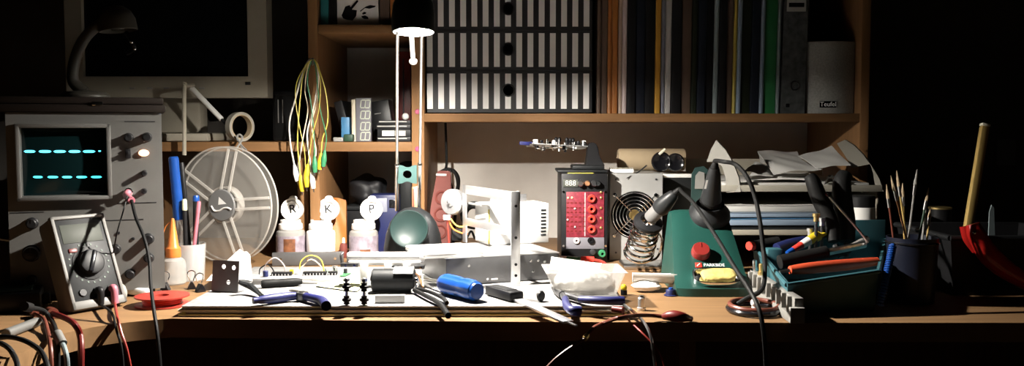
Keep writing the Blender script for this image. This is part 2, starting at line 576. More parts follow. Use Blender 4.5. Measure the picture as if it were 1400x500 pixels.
# ================================================================== upper left shelf
def book(u0, u1, zbase, ztop, Y, cover, label, name='book', depth=.2, lean=0.0, group=None, round_=True, KX=None, cat='book'):
    xa, xb = X(u0, KX or Y) + .0002, X(u1, KX or Y) - .0002
    w = xb - xa
    T = Thing(name, label, cat, ((xa + xb) / 2, Y + .01, zbase), group)
    sh = Matrix.Identity(4)
    sh[0][2] = lean
    mm = Matrix.Translation((xa, Y, zbase)) @ sh
    h = ztop - zbase
    r = min(.0022, w * .45) if round_ else .0003
    ou = [(0, depth), (0, r), (r * .35, r * .3), (w * .5, -.0002 if round_ else 0), (w - r * .35, r * .3), (w, r), (w, depth)]
    t = min(.0012, w * .22)
    inn = [(w - t, depth), (w - t, r + t), (t, r + t), (t, depth)]
    m = MB(mm); m.prism(ou + inn, h); T.part('cover', m, cover)
    if w - 2 * t > .0006:
        m = MB(mm); m.bx(t + .00005, w - t - .00005, r + t + .0005, depth - .003, .002, h - .003, bev=0)
        T.part('pages', m, 'grey_paper')
    return T

UY = 1.495
book(440, 451.4, zu1 + .0004, zu1 + .16, UY, 'teal_cover', 'teal book at the left end of the top left shelf')
book(451.4, 462, zu1 + .0004, zu1 + .17, UY, 'black_cover', 'black book between the teal book and the white card')
T = Thing('picture_card', 'white card with black ink drawings on the top left shelf', 'card', P(490, 33, UY))
xa, xb = X(463, UY), X(519, UY)
m = MB(); m.bx(xa, xb, UY, UY + .0015, zu1 + .0004, zu1 + .085, bev=.0002); T.part('card', m, 'white_paper')
m = MB()
def ink(pts):
    q = [P(u, v, UY - .0004) for u, v in pts]
    m.poly([tuple(p) for p in q] + [(p.x, p.y + .0006, p.z) for p in q], [tuple(range(len(q)))] + [tuple(range(2 * len(q) - 1, len(q) - 1, -1))])
ink([(467, 21), (472, 9), (478, 7), (481, 13), (488, 14), (487, 22), (482, 28), (474, 27), (469, 25)])
ink([(478, 11), (487, 1), (489, 0), (490, 2), (481, 13)])
ink([(492, 15), (500, 9), (506, 7), (514, 8), (512, 10), (505, 12), (499, 11), (493, 16)])
ink([(495, 18), (498, 16), (501, 17), (500, 19), (496, 20)])
ink([(494, 22), (499, 21), (503, 23), (504, 26), (498, 26), (495, 24)])
T.part('drawing', m, 'ink')
book(520.5, 534, zu1 + .0004, zu1 + .17, UY, 'brown_cover', 'dark brown book right of the white picture card')
book(534.5, 547, zu1 + .0004, zu1 + .16, UY, 'orange_cover', 'rusty orange book behind the lamp head on the top shelf')
book(547.5, 559.5, zu1 + .0004, zu1 + .17, UY, 'navy_cover', 'dark navy book by the middle upright on the top left shelf')

# ================================================================== lower left shelf
LZ = zl1 + .0004
LY = 1.50
T = Thing('digit_display', 'grey display board with four unlit digits standing on end', 'display', P(495, 194, LY))
xa, xb = X(487, LY), X(507.5, LY); zt = Z(134, LY)
m = MB(); m.bx(xa, xb, LY, LY + .012, LZ, zt, bev=.0006); T.part('face', m, 'digit_face')
def seg_digit(u, v):
    m = MB()
    w, h = 6.2, 5.2         # half width (the digit lies on its side), half height in frame pixels
    k = S(1, LY)
    c = P(u, v, LY)
    mm = axes(c + Vector((0, -.0002, 0)), (1, 0, .0), (0, -1, 0), (0, 0, 1))
    t = 1.3 * k
    sl = .12
    def b(x0, z0, x1, z1):
        dx, dz = x1 - x0, z1 - z0
        L = math.hypot(dx, dz); nx, nz = -dz / L * t / 2, dx / L * t / 2
        g = .35 * t
        ux, uz = dx / L * g, dz / L * g
        q = [(x0 + ux + nx, z0 + uz + nz), (x1 - ux + nx, z1 - uz + nz), (x1 - ux - nx, z1 - uz - nz), (x0 + ux - nx, z0 + uz - nz)]
        vs = [(x + sl * z, .0004, z) for x, z in q] + [(x + sl * z, 0, z) for x, z in q]
        m.poly(vs, [(0, 1, 2, 3), (0, 1, 5, 4), (1, 2, 6, 5), (2, 3, 7, 6), (3, 0, 4, 7)], mm)
    W, H = w * k, h * k
    for s in (-1, 0, 1):
        b(s * W, -H, s * W, H)
    for s in (-1, 1):
        b(-W, s * H, 0, s * H); b(0, s * H, W, s * H)
    return m
for v in (142, 157, 172.5, 186):
    T.part('digit', seg_digit(499.5, v), 'digit_pale')
book(480.5, 486.5, LZ, Z(136, LY), LY, 'cream_paper', 'thin cream booklet standing left of the digit display', name='booklet', depth=.12, cat='booklet')
# tilted black book
T = Thing('black_case', 'black slim case leaning between the blue block and cream booklet', 'case', P(470, 194, LY + .05))
mm = Matrix.Translation((X(480, LY) - .004, LY + .03, LZ + .0042)) @ Matrix.Rotation(R(-14), 4, 'Y')
m = MB(mm); m.bx(-.014, 0, 0, .1, 0, .066, bev=.001); T.part('shell', m, 'black_plastic')
m = MB(mm); m.bx(-.0145, .0005, -.001, .004, .03, .0325, bev=.0004); T.part('hinge_rib', m, 'charcoal')
m = MB(); m.bx(X(466, LY), X(477, LY), LY + .004, LY + .03, LZ, Z(160, LY), bev=.001)
solo('blue_block', 'small bright blue plastic block on the lower left shelf', 'block', m, 'sky_blue', P(471, 194, LY))
T = Thing('green_component', 'dark green component pack lying right of the blue block', 'component', P(478, 194, LY))
m = MB(); m.bx(X(470, LY - .012), X(483, LY - .012), LY - .015, LY + .0025, LZ, LZ + .012, bev=.002); T.part('pack', m, 'dark_green')
m = MB(); m.bx(X(456, LY - .012), X(469.5, LY - .012), LY - .014, LY - .002, LZ, LZ + .007, bev=.001); T.part('tag', m, 'grey_connector')
# dark book behind, leaning
T = Thing('leaning_folder', 'black folder leaning behind the stack of cases', 'folder', P(525, 194, 1.56))
mm = Matrix.Translation((X(539, 1.56), 1.565, LZ + .006)) @ Matrix.Rotation(R(-9), 4, 'Y')
m = MB(mm); m.bx(-.034, 0, 0, .05, 0, .066, bev=.0012); T.part('cover', m, 'black_cover')
m = MB(mm); m.bx(-.027, -.016, -.0006, .0004, .044, .0455, bev=0); T.part('spine_print', m, 'grey_connector')
# stack of cases
zz = LZ
labs = [('black plastic case at the bottom of the stack', 'black_plastic'), ('case with a wide white spine label, second from the bottom', 'charcoal'),
        ('case with a thin white spine strip, third from the bottom', 'black_plastic'), ('black case on top of the stack of cases', 'charcoal')]
for i, (lb, mt) in enumerate(labs):
    h = [.0075, .0120, .0075, .0070][i]
    dx = [.0, .001, -.001, .002][i]
    xa, xb = X(515, LY) + dx, X(562, LY) - .001
    T = Thing('plastic_case', lb, 'case', ((xa + xb) / 2, LY + .04, zz), 'black cases stacked beside the digit display')
    m = MB(); m.bx(xa, xb, LY + .002, LY + .11, zz, zz + h, bev=.0006); T.part('shell', m, mt)
    if i == 1:
        m = MB(); m.bx(xa + .008, xa + .028, LY + .0012, LY + .0025, zz + .0016, zz + h - .002, bev=0); T.part('label', m, 'white_paper')
        m = MB(); m.bx(xa + .029, xb - .008, LY + .0012, LY + .0025, zz + .0016, zz + h - .002, bev=0); T.part('label', m, 'grey_paper')
    else:
        m = MB(); m.bx(xa + .002, xb - .006, LY + .0010, LY + .0025, zz + h * .55, zz + h * .78, bev=0); T.part('label', m, 'grey_paper')
    zz += h + .0003
c = P(556, 161, LY + .02)
m = MB(); m.ball((c.x - .002, LY + .02, zz + .0060), .0058)
solo('white_ball', 'small white ball resting on top of the stack of cases', 'ball', m, 'white_plastic', (c.x, LY + .02, zz))
T = Thing('red_binder', 'dark red binder standing behind the lamp rods', 'binder', P(553, 194, 1.62))
m = MB(); m.bx(X(541, 1.62), X(562, 1.62), 1.622, 1.72, LZ, Z(70, 1.62), bev=.001); T.part('cover', m, 'red_dark')
m = MB(); m.bx(X(551, 1.62), X(553, 1.62), 1.620, 1.623, LZ + .01, Z(80, 1.62), bev=.0004); T.part('spine_strip', m, 'navy_cover')

# ================================================================== striped boxes
BY = 1.497
bw0, bw1 = xm1 + .0012, X(811, BY)
def striped_box(vb, vt, label, hole_mat):
    zb, zt = Z(vb, BY) , Z(vt, BY)
    T = Thing('striped_box', label, 'box', ((bw0 + bw1) / 2, BY + .1, zb), 'black and white striped boxes')
    m = MB()
    w = bw1 - bw0; h = zt - zb
    cx, cz = P(695, (vb + vt) / 2, BY).x, (zb + zt) / 2 + .002
    # front panel with a round finger hole
    r = .0092; n = 32
    hole = [(cx + r * math.cos(2 * PI * k / n), cz + r * math.sin(2 * PI * k / n)) for k in range(n)]
    out = []
    for k in range(n):
        a = 2 * PI * k / n
        dx, dz = math.cos(a), math.sin(a)
        t = 1e9
        for lim, dd, o in ((bw1, dx, cx), (bw0, dx, cx), (zt, dz, cz), (zb, dz, cz)):
            if abs(dd) > 1e-6 and (lim - o) / dd > 0:
                t = min(t, (lim - o) / dd)
        out.append((cx + dx * t, cz + dz * t))
    vs = [(x, BY, z) for x, z in hole] + [(x, BY, z) for x, z in out] + [(x, BY + .0025, z) for x, z in hole] + [(x, BY + .0025, z) for x, z in out]
    fs = []
    for k in range(n):
        j = (k + 1) % n
        fs += [(k, j, n + j, n + k), (k, j, 2 * n + j, 2 * n + k), (2 * n + k, 2 * n + j, 3 * n + j, 3 * n + k)]
    cor = [(bw0, zb), (bw1, zb), (bw1, zt), (bw0, zt)]
    m.poly(vs, fs)
    # corner fills
    for x, z in cor:
        near = sorted(range(n), key=lambda k: (out[k][0] - x) ** 2 + (out[k][1] - z) ** 2)
        a = [k for k in near if abs(out[k][0] - x) < 1e-6][:1]
        b_ = [k for k in near if abs(out[k][1] - z) < 1e-6][:1]
        if a and b_:
            m.poly([(x, BY, z), (out[a[0]][0], BY, out[a[0]][1]), (out[b_[0]][0], BY, out[b_[0]][1])], [(0, 1, 2)])
    m.bx(bw0, bw0 + .0025, BY, BY + .22, zb, zt, bev=0)
    m.bx(bw1 - .0025, bw1, BY, BY + .22, zb, zt, bev=0)
    m.bx(bw0, bw1, BY + .0001, BY + .22, zb, zb + .0025, bev=0)
    m.bx(bw0, bw1, BY + .0001, BY + .22, zt - .0015, zt, bev=0)
    m.bx(bw0, bw1, BY + .2175, BY + .22, zb, zt, bev=0)
    m.mi = 1
    e = .0003
    for i in range(15):
        u = 588.2 + i * 15.2
        xa, xb = X(u - 3.9, BY), X(u + 3.9, BY)
        za, zc = zb + h * .085, zt - h * .07
        spans = [(za, zc)]
        if xb > cx - r and xa < cx + r:
            dxm = max(0, max(xa - cx, cx - xb))
            hh = math.sqrt(max(0, r * r - dxm * dxm))
            spans = [(za, cz - hh), (cz + hh, zc)]
        for s0, s1 in spans:
            m.bx(xa, xb, BY - e, BY + e, s0, s1, bev=0)
    T.part('carton', m, ['carton_black', 'carton_white'])
    m = MB(); m.lathe([(r * .99, .0028), (r + .0016, 0), (r + .0016, -.0006), (r * .93, -.0006), (r * .93, .0028)], Matrix.Translation((cx, BY - .0003, cz)) @ Matrix.Rotation(R(-90), 4, 'X'), 32)
    T.part('finger_ring', m, hole_mat)
striped_box(153.5, 96.5, 'bottom striped box, brightly lit, standing on the shelf board', 'chrome')
striped_box(96, 41.5, 'middle striped box of the stack of three', 'black_plastic')
striped_box(41, -14, 'topmost striped box, cut by the top of the photo', 'black_plastic')

# ================================================================== books on the right shelf
SZ = zs1 + .0004
KY = 1.50
spines = [
    (815, 821, 'brown_cover', 'dull brown slim book right against the striped boxes'),
    (821, 830, 'brown_cover', 'dark brown book, second from the striped boxes'),
    (830, 836, 'orange_cover', 'rusty orange book next to the dark brown books'),
    (836, 844, 'orange_cover', 'wider rusty orange book left of the tan one'),
    (844, 850, 'tan_cover', 'tan book between the orange and pale pink books'),
    (850, 856.5, 'pale_pink', 'pale pink book with a bright glint near the striped boxes'),
    (856.5, 868, 'black_cover', 'black book just right of the pale pink book'),
    (868, 881, 'navy_cover', 'wide dark navy book midway between pink and mustard spines'),
    (881, 894.5, 'black_cover', 'black book just left of the mustard yellow spine'),
    (894.5, 902, 'mustard_cover', 'mustard yellow book among the black ones'),
    (902, 908.5, 'lilac_cover', 'lilac grey book right of the mustard yellow spine'),
    (908.5, 916.5, 'pale_cover', 'white glossy book right of the lilac spine'),
    (916.5, 930, 'black_cover', 'black book just right of the white glossy spine'),
    (930, 944, 'brown_cover', 'very dark brown book right of the white glossy spine'),
    (944, 952, 'olive_cover', 'dark olive book in the middle of the black row'),
    (952, 963, 'navy_cover', 'dark navy book right of the olive one'),
    (963, 974, 'black_cover', 'black book just left of the grey green spine'),
    (974, 980.5, 'sea_cover', 'thin grey green glossy book between black books'),
    (980.5, 991, 'black_cover', 'black book just right of the grey green spine'),
    (991, 1000.5, 'brown_cover', 'dark brown book just left of the thin yellow spine'),
    (1000.5, 1005.5, 'yellow_cover', 'thin yellow booklet beside a light blue spine'),
    (1005.5, 1011.5, 'light_blue', 'light blue glossy book beside the thin yellow spine'),
    (1011.5, 1025, 'olive_cover', 'dark olive book right of the light blue one'),
    (1025, 1037, 'navy_cover', 'dark navy book left of the bright green spine'),
    (1037, 1042.5, 'light_blue', 'thin light blue book touching the bright green spine'),
    (1042.5, 1060, 'green_cover', 'bright green thick book left of the grey binder'),
    (1060, 1065, 'sea_cover', 'thin pale booklet between the green book and grey binder'),
]
for i, (a, b_, c, l) in enumerate(spines):
    t = max(0, (a - 845) / 220)
    spread = 1 + .004
    book(a, b_, SZ, SZ + .24 + .018 * ((i * 7) % 4), KY + .002 * ((i * 5) % 3), c, l, group='books and folders on the right shelf', lean=.012 * t + .004, depth=.21, KX=KY)
# binder
T = Thing('lever_binder', 'grey mottled binder with a white spine label beside the speaker', 'binder', P(1083, 155, KY))
sh = Matrix.Identity(4); sh[0][2] = .018
xa, xb = X(1066.5, KY), X(1099, KY)
mm = Matrix.Translation((xa, KY, SZ)) @ sh
w = xb - xa
m = MB(mm); m.prism([(0, .22), (0, 0), (w, 0), (w, .22), (w - .002, .22), (w - .002, .002), (.002, .002), (.002, .22)], .30); T.part('cover', m, 'binder_grey')
m = MB(mm); m.bx(.004, w - .004, .01, .21, .002, .295, bev=0); T.part('pages', m, 'grey_paper')
m = MB(mm); m.bx(.004, w - .004, -.0006, .0004, .165, .25, bev=0); T.part('label', m, 'grey_paper')
m = MB(mm); m.bx(.007, w - .007, -.0010, .0004, .172, .179, bev=0); T.part('label_print', m, 'ink')
m = MB(mm); m.torus(.007, .0012, Matrix.Translation((w * .55, -.0004, .045)) @ Matrix.Rotation(R(90), 4, 'X')); T.part('finger_ring', m, 'dark_steel')
m = MB(mm); m.box((w * .28, -.0004, .013), (.006, .0012, .006)); T.part('corner_stud', m, 'ink')

# speaker
QY = 1.505
T = Thing('shelf_speaker', 'grey loudspeaker with a curved grille at the shelf end', 'speaker', P(1134, 155, QY))
xa, xb = X(1101, QY), xr0 - .0015; zt = Z(57, QY)
w = xb - xa
arc = [(xa + w * k / 12, QY - .012 * math.sin(PI * k / 12)) for k in range(13)]
m = MB(); m.prism(arc + [(xb, QY + .008), (xa, QY + .008)], zt - SZ, Matrix.Translation((0, 0, SZ)), bev=.0008); T.part('grille', m, 'speaker_grey')
m = MB(); m.bx(xa + .001, xb - .001, QY + .0085, QY + .11, SZ, zt - .001, bev=.003); T.part('cabinet', m, 'black_plastic')
c = P(1132, 142.5, QY - .0125)
m = MB(); m.box((c.x, c.y, c.z), (.027, .0014, .0105), bev=.0004); bd = T.part('badge', m, 'black_gloss')
m = MB(); m.text('Teufel', .0105, axes(c + Vector((0, -.0009, 0)), (1, 0, 0), (0, 0, 1), (0, -1, 0))); T.part('badge_lettering', m, 'white_ink', parent=bd)

# pale papers on the far wall
for u0, u1, lb in ((1310, 1328, 'left one of two faint grey notes on the far right wall'), (1362, 1389, 'right and wider one of two faint grey notes on the wall')):
    a, b_ = P(u0, 226, WY - .002), P(u1, 190, WY - .002)
    m = MB(); m.bx(a.x, b_.x, WY - .0022, WY - .0005, a.z, b_.z, bev=0)
    solo('wall_note', lb, 'note', m, 'grey_note', ((a.x + b_.x) / 2, WY - .001, a.z), 'notes on the far wall')
# ================================================================== desk lamp (the light of the scene)
LHY = 1.115
lc = P(569, 44, LHY)                                   # centre of the glowing glass
sc_ = P(565, 44, LHY)
tilt = Matrix.Rotation(R(-6), 4, 'X')                  # opening looks down and slightly to the front
LB = D(561, 378)
T = Thing('desk_lamp', 'black desk lamp with twin chrome rods, switched on above the workbench', 'lamp', (LB.x, LB.y, DZ))
hm = Matrix.Translation((sc_.x, LHY, lc.z)) @ tilt
m = MB(hm)
m.lathe([(.0245, .0), (.0257, .0), (.0262, .006), (.0262, .020), (.0245, .034), (.0190, .046), (.010, .053), (.0, .055), (.0, .0535), (.009, .0515), (.018, .0445), (.0233, .033), (.0250, .0195), (.0250, .006), (.0245, 0)], None, 40)
T.part('lamp_shade', m, 'lamp_black')
m = MB(hm); m.lathe([(0, -.0006), (.0035, -.0002), (.0056, .0016), (.0060, .004), (.0060, .012), (.004, .0150), (0, .016)], None, 28)
T.part('bulb', m, 'lens_glow', label='glowing halogen bulb of the lamp')
m = MB(hm); m.lathe([(.0242, .0006), (.0225, .004), (.0185, .0105), (.0120, .0155), (.0066, .0165), (.0066, .0172), (.0122, .0162), (.0190, .0112), (.0232, .004), (.0244, .0008), (.0242, .0006)], None, 40)
T.part('reflector', m, 'carton_white', label='white reflector inside the lamp shade')
# handle stick
a, b_ = P(562.5, 50, LHY - .021), P(565, 84, LHY - .022)
m = MB(); m.tube([a, b_], .0027, seg=12, smooth=False); m.ball(b_, .0050, sc=(1, 1, .8))
T.part('handle', m, 'milky', label='short white stick with a ball end')
m = MB(hm); m.cyl((-.019, .0, -.001), (-.019, .0, .010), .0035, bev=.0006); T.part('pivot', m, 'chrome')
m = MB(hm); m.cyl((.013, .022, .004), (.013, .022, .014), .0035, bev=.0006); T.part('pivot', m, 'chrome')
RB = 1.335
for (ut, ub, yt) in ((543.2, 542.5, 1.118), (576.5, 573, 1.14)):
    p1 = P(ut, 46, yt); p0 = P(ub, 287, RB); pm = P((ut * .3 + ub * .7), 225, yt + (RB - yt) * .74)
    m = MB(); m.tube([p1, pm], .0021, seg=12, smooth=False)
    m.tube([pm, p0], .0028, seg=12, smooth=False)
    m.ball(pm, .0034, sc=(1, 1, 1.4))
    T.part('rod', m, 'chrome')
# clip joining the rods
c = P(557.5, 238, 1.302)
k = S(1, 1.302)
n = 24
ou = []
W, H = 13 * k, 12.5 * k
for s in range(4):
    pass
def side(x0, z0, x1, z1, dep, nn=8):
    out = []
    for i in range(nn):
        t = i / nn
        x = x0 + (x1 - x0) * t; z = z0 + (z1 - z0) * t
        f = max(0, 1 - ((t - .5) / .28) ** 2)
        L = math.hypot(x1 - x0, z1 - z0)
        nx, nz = -(z1 - z0) / L, (x1 - x0) / L
        out.append((x + nx * dep * f, z + nz * dep * f))
    return out
ou = side(-W, -H, W, -H, 3 * k) + side(W, -H, W, H, 0) + side(W, H, -W, H, 3 * k) + side(-W, H, -W, -H, 0)
hole = [(6 * k * math.cos(2 * PI * i / 32), 5.5 * k * math.sin(2 * PI * i / 32)) for i in range(32)]
mm = axes(c, (1, 0, 0), (0, 0, 1), (0, -1, 0))
m = MB(mm)
def bridge(outp, holep, h):
    no, nh = len(outp), len(holep)
    vs = [(x, z, 0) for x, z in outp] + [(x, z, 0) for x, z in holep] + [(x, z, h) for x, z in outp] + [(x, z, h) for x, z in holep]
    fs = []
    assert no == nh
    o2 = no + nh
    for i in range(no):
        j = (i + 1) % no
        fs += [(i, j, no + j, no + i), (o2 + i, o2 + j, o2 + no + j, o2 + no + i), (i, j, o2 + j, o2 + i), (no + i, no + j, o2 + no + j, o2 + no + i)]
    return vs, fs
a0 = math.atan2(ou[0][1], ou[0][0])
hole = [(6 * k * math.cos(math.atan2(z, x)), 5.5 * k * math.sin(math.atan2(z, x))) for x, z in ou]
m.poly(*bridge(ou, hole, .007)); T.part('rod_clip', m, 'teal_grey', label='grey green clip with a round hole')
# base: egg shaped housing with a round dish on the front
m = MB(Matrix.Translation((LB.x, 1.325, DZ + .0004)))
pr = [(0, 0), (.036, 0), (.0400, .004), (.0425, .018), (.0425, .036), (.0395, .056), (.0335, .073), (.0240, .086), (.012, .0935), (0, .0955)]
m.lathe(pr, None, 40); base = T.part('base', m, 'charcoal')
dc = P(560, 312, 1.325 - .038)
mm = Matrix.Translation(dc + Vector((0, -.0085, 0))) @ Matrix.Rotation(R(74), 4, 'X')
m = MB(mm); m.lathe([(0, -.0130), (.0235, -.0130), (.0270, -.004), (.0268, .0010), (.0258, .0018), (.0240, .0004), (.0185, -.0028), (.0115, -.0050), (.0055, -.0058), (0, -.0060)], None, 40)
T.part('dish', m, 'lamp_teal', label='round hollow teal dish on the lamp base')

# ================================================================== oscilloscope
PHI = 22
w = .172
er = P(221.5, 200, 1.145)
ang = R(PHI)
sx = er.x - w * math.cos(ang); sy = er.y - w * math.sin(ang)
sm = frame((sx, sy, DZ), 0, 0, PHI)
x_, zt = onplane(sm, 215, 154.5)
x_, zbm = onplane(sm, 215, 394)
T = Thing('oscilloscope', 'grey oscilloscope with two dashed cyan traces glowing on its screen', 'oscilloscope', (sx + .07, sy + .1, DZ))
def so(u, v): return onplane(sm, u, v)
scx0, scz0 = so(24, 275); scx1, scz1 = so(151, 169)
ix0, iz0 = so(31, 268); ix1, iz1 = so(146, 175)
m = MB(sm)      # front panel with the screen opening
pan = [(0, zbm), (w, zbm), (w, zt), (0, zt)]
hol = [(ix0, iz0), (ix1, iz0), (ix1, iz1), (ix0, iz1)]
vs = [(x, 0, z) for x, z in pan] + [(x, 0, z) for x, z in hol] + [(x, .012, z) for x, z in hol] + [(x, .012, z) for x, z in pan]
fs = []
for k in range(4):
    j = (k + 1) % 4
    fs += [(k, j, 4 + j, 4 + k), (4 + k, 4 + j, 8 + j, 8 + k), (k, j, 12 + j, 12 + k)]
m.poly(vs, fs); T.part('front_panel', m, 'scope_grey')
m = MB(sm); m.bx(.003, w - .003, .012, .30, zbm + .003, zt - .003, bev=.004); T.part('case', m, 'scope_case')
m = MB(sm)      # raised screen bezel
t = .005
for a in ((scx0, scx1, scz0, scz0 + t), (scx0, scx1, scz1 - t, scz1), (scx0, scx0 + t, scz0, scz1), (scx1 - t, scx1, scz0, scz1)):
    m.bx(a[0], a[1], -.009, .001, a[2], a[3], bev=.0012)
bz = T.part('screen_bezel', m, 'scope_grey')
m = MB(sm)
pts = []
nx, nz = 14, 12
vs, fs = [], []
for j in range(nz + 1):
    for i in range(nx + 1):
        a, b_ = i / nx * 2 - 1, j / nz * 2 - 1
        vs.append((ix0 + (ix1 - ix0) * (a + 1) / 2, .006 - .0045 * (1 - a * a) * (1 - b_ * b_), iz0 + (iz1 - iz0) * (b_ + 1) / 2))
for j in range(nz):
    for i in range(nx):
        k = j * (nx + 1) + i
        fs.append((k, k + 1, k + nx + 2, k + nx + 1))
m.poly(vs, fs); scr = T.part('screen', m, 'crt_glass')
def dash(u0, u1, v, th, mt):
    xa, za = so(u0, v); xb, zb_ = so(u1, v)
    zc = za
    def yy(x, z):
        a = (x - ix0) / (ix1 - ix0) * 2 - 1; b_ = (z - iz0) / (iz1 - iz0) * 2 - 1
        return .006 - .0045 * (1 - a * a) * (1 - b_ * b_) - .0004
    mb = MB(sm)
    n = 8
    top, bot = [], []
    for i in range(n + 1):
        f = i / n; x = xa + (xb - xa) * f; z = za + (zb_ - za) * f
        h = th * (max(0.02, 1 - (2 * f - 1) ** 4)) ** .5
        top.append((x, yy(x, z), z + h)); bot.append((x, yy(x, z), z - h))
    mb.poly(top + bot[::-1], [tuple(range(2 * n + 2))])
    T.part('trace_dash', mb, mt, parent=scr, label='glowing cyan dash')
for a, b_ in ((32, 48), (52.5, 70), (73, 90), (93.5, 110), (113, 130)):
    dash(a, b_, 207, .0016, 'trace')
dash(134, 138, 206.5, .0008, 'trace')
for a, b_ in ((44.5, 58), (64.5, 79.5), (84.5, 98.5), (104, 119), (124, 139)):
    dash(a, b_, 242, .0014, 'trace_low')
def knob(u, v, r, L, mt='black_plastic', name='knob', pointer=True):
    x, z = so(u, v)
    mb = MB(sm @ Matrix.Translation((x, 0, z)) @ Matrix.Rotation(R(90), 4, 'X'))
    mb.lathe([(0, -.001), (r * 1.15, -.001), (r * 1.15, .002), (r, .003), (r * .9, L), (r * .75, L + .0008), (0, L + .0008)], None, 20)
    if pointer:
        mb.box((0, r * .55, L + .0009), (r * .18, r * .7, .0006), bev=0)
    return T.part(name, mb, mt)
knob(176, 188, .0050, .012); knob(201, 187.5, .0052, .012)
knob(197, 236.5, .0032, .010); knob(197, 261, .0030, .010)
knob(44, 305, .0062, .010); knob(43, 346, .0088, .011); knob(44, 382, .0052, .008)
knob(203, 326, .0060, .011); knob(203.5, 352, .0056, .011)
knob(158, 340, .0055, .011); knob(178, 374, .0055, .010); knob(120, 385, .0050, .010)
x, z = so(175, 210)
m = MB(sm); m.bx(x - .0032, x + .0032, -.004, .001, z - .0055, z + .0055, bev=.0006); m.bx(x - .0015, x + .0015, -.009, -.003, z - .001, z + .003, bev=.0004); T.part('slide_switch', m, 'black_plastic')
x, z = so(196.5, 209)
m = MB(sm @ Matrix.Translation((x, 0, z)) @ Matrix.Rotation(R(90), 4, 'X'))
m.lathe([(0, -.001), (.0050, -.001), (.0048, .002), (.0036, .0042), (0, .0052)], Matrix.Diagonal((1.25, .85, 1, 1)), 20); T.part('pilot_light', m, 'pilot', label='glowing orange white pilot light')
for (u, v) in ((175.5, 262),):
    x, z = so(u, v)
    m = MB(sm @ Matrix.Translation((x, 0, z)) @ Matrix.Rotation(R(90), 4, 'X')); m.cyl((0, 0, -.001), (0, 0, .010), .0045, bev=.0006); m.cyl((0, 0, .006), (0, 0, .008), .0055, bev=.0003); T.part('input_socket', m, 'chrome')
m = MB(sm)
for (u0, u1, v) in ((170, 212, 166), (140, 196, 301.5), (14, 60, 291), (160, 214, 278)):
    xa, za = so(u0, v); xb, zb_ = so(u1, v)
    m.bx(xa, xb, -.0004, .0004, za - .0005, za + .0005, bev=0)
T.part('panel_line', m, 'charcoal')
for (u, v) in ((162, 318), (182, 326), (70, 330)):
    m = MB(sm); x, z = so(u, v); m.box((x, -.0005, z), (.0035, .003, .0035)); T.part('toggle', m, 'black_plastic')
for x in (.02, w - .02):
    for y in (.02, .26):
        m = MB(sm); m.cyl((x, y, .0004), (x, y, zbm + .004), .008, .009, bev=.001); T.part('foot', m, 'black_rubber')

# probe cable at the scope input
x, z = so(175.5, 262)
pc = sm @ Vector((x, -.0128, z))
T = Thing('probe_cable', 'black test cable hanging from the oscilloscope input over the desk edge', 'cable', pc)
m = MB(); q = P(180, 274, 1.085)
m.tube([pc, pc + Vector((.001, -.008, -.003)), q], .0042, seg=12); T.part('plug', m, 'pink_plastic', label='dull pink plug sleeve')
m = MB(); m.tube([q, P(186, 298, 1.06), P(197, 325, 1.035), P(204, 355, 1.015), P(206, 388, .99), P(210, 422, .955), P(215, 455, .935), P(219, 500, .93), P(221, 540, .93)], .0019); T.part('lead', m, 'black_rubber')
T = Thing('thin_probe_wire', 'thin black wire dropping from the oscilloscope behind the multimeter', 'wire', P(175, 268, 1.09))
m = MB(); m.tube([P(174, 268, 1.088), P(168, 290, 1.075), P(160, 318, 1.07), P(155, 345, 1.085)], .0009, seg=6); T.part('lead', m, 'black_rubber')

# flat dark case on the scope and an unlit lamp
ztop = DZ + zt
T = Thing('flat_case', 'flat dark brown case lying on top of the oscilloscope', 'case', sm @ Vector((w / 2, .12, zt)))
m = MB(sm); m.bx(-.012, w + .005, -.006, .24, zt + .0006, zt + .010, bev=.002); T.part('bottom_shell', m, 'dark_case')
m = MB(sm); m.bx(-.010, w + .003, -.004, .238, zt + .0103, zt + .019, bev=.002); T.part('lid', m, 'dark_case')
m = MB(sm); m.box((w * .58, -.0065, zt + .011), (.012, .003, .005)); T.part('clasp', m, 'chrome')
lt = zt + .0194
T = Thing('gooseneck_lamp', 'unlit cream lamp with a curved neck on the dark case', 'lamp', sm @ Vector((.105, .07, lt)))
bp = sm @ Vector((.082, .075, lt))
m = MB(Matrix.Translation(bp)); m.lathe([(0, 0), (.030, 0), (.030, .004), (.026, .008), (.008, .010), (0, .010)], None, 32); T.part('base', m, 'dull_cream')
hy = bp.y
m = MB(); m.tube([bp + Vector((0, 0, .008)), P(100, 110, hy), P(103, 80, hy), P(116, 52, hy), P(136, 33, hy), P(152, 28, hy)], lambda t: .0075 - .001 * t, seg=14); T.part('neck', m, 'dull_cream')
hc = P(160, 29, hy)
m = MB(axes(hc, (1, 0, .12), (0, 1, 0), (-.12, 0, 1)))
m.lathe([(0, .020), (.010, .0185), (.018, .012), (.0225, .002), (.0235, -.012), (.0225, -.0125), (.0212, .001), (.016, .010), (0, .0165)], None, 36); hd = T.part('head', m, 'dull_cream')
m = MB(axes(hc, (1, 0, .12), (0, 1, 0), (-.12, 0, 1))); m.lathe([(0, -.012), (.008, -.011), (.0125, -.005), (.010, .002), (0, .006)], None, 20); T.part('bulb', m, 'black_gloss', parent=hd)
m = MB(); m.tube([P(172, 44, hy - .01), P(180, 56, hy - .012), P(183, 66, hy - .01), P(174, 73, hy)], .0028, seg=10); T.part('clamp_arm', m, 'black_gloss')
for (u, v) in ((179.5, 57.5), (184, 66.5)):
    m = MB(); m.ball(P(u, v, hy - .0145), .0021); T.part('screw', m, 'chrome')  # chrome beads added as the glints of the lamp's bulb

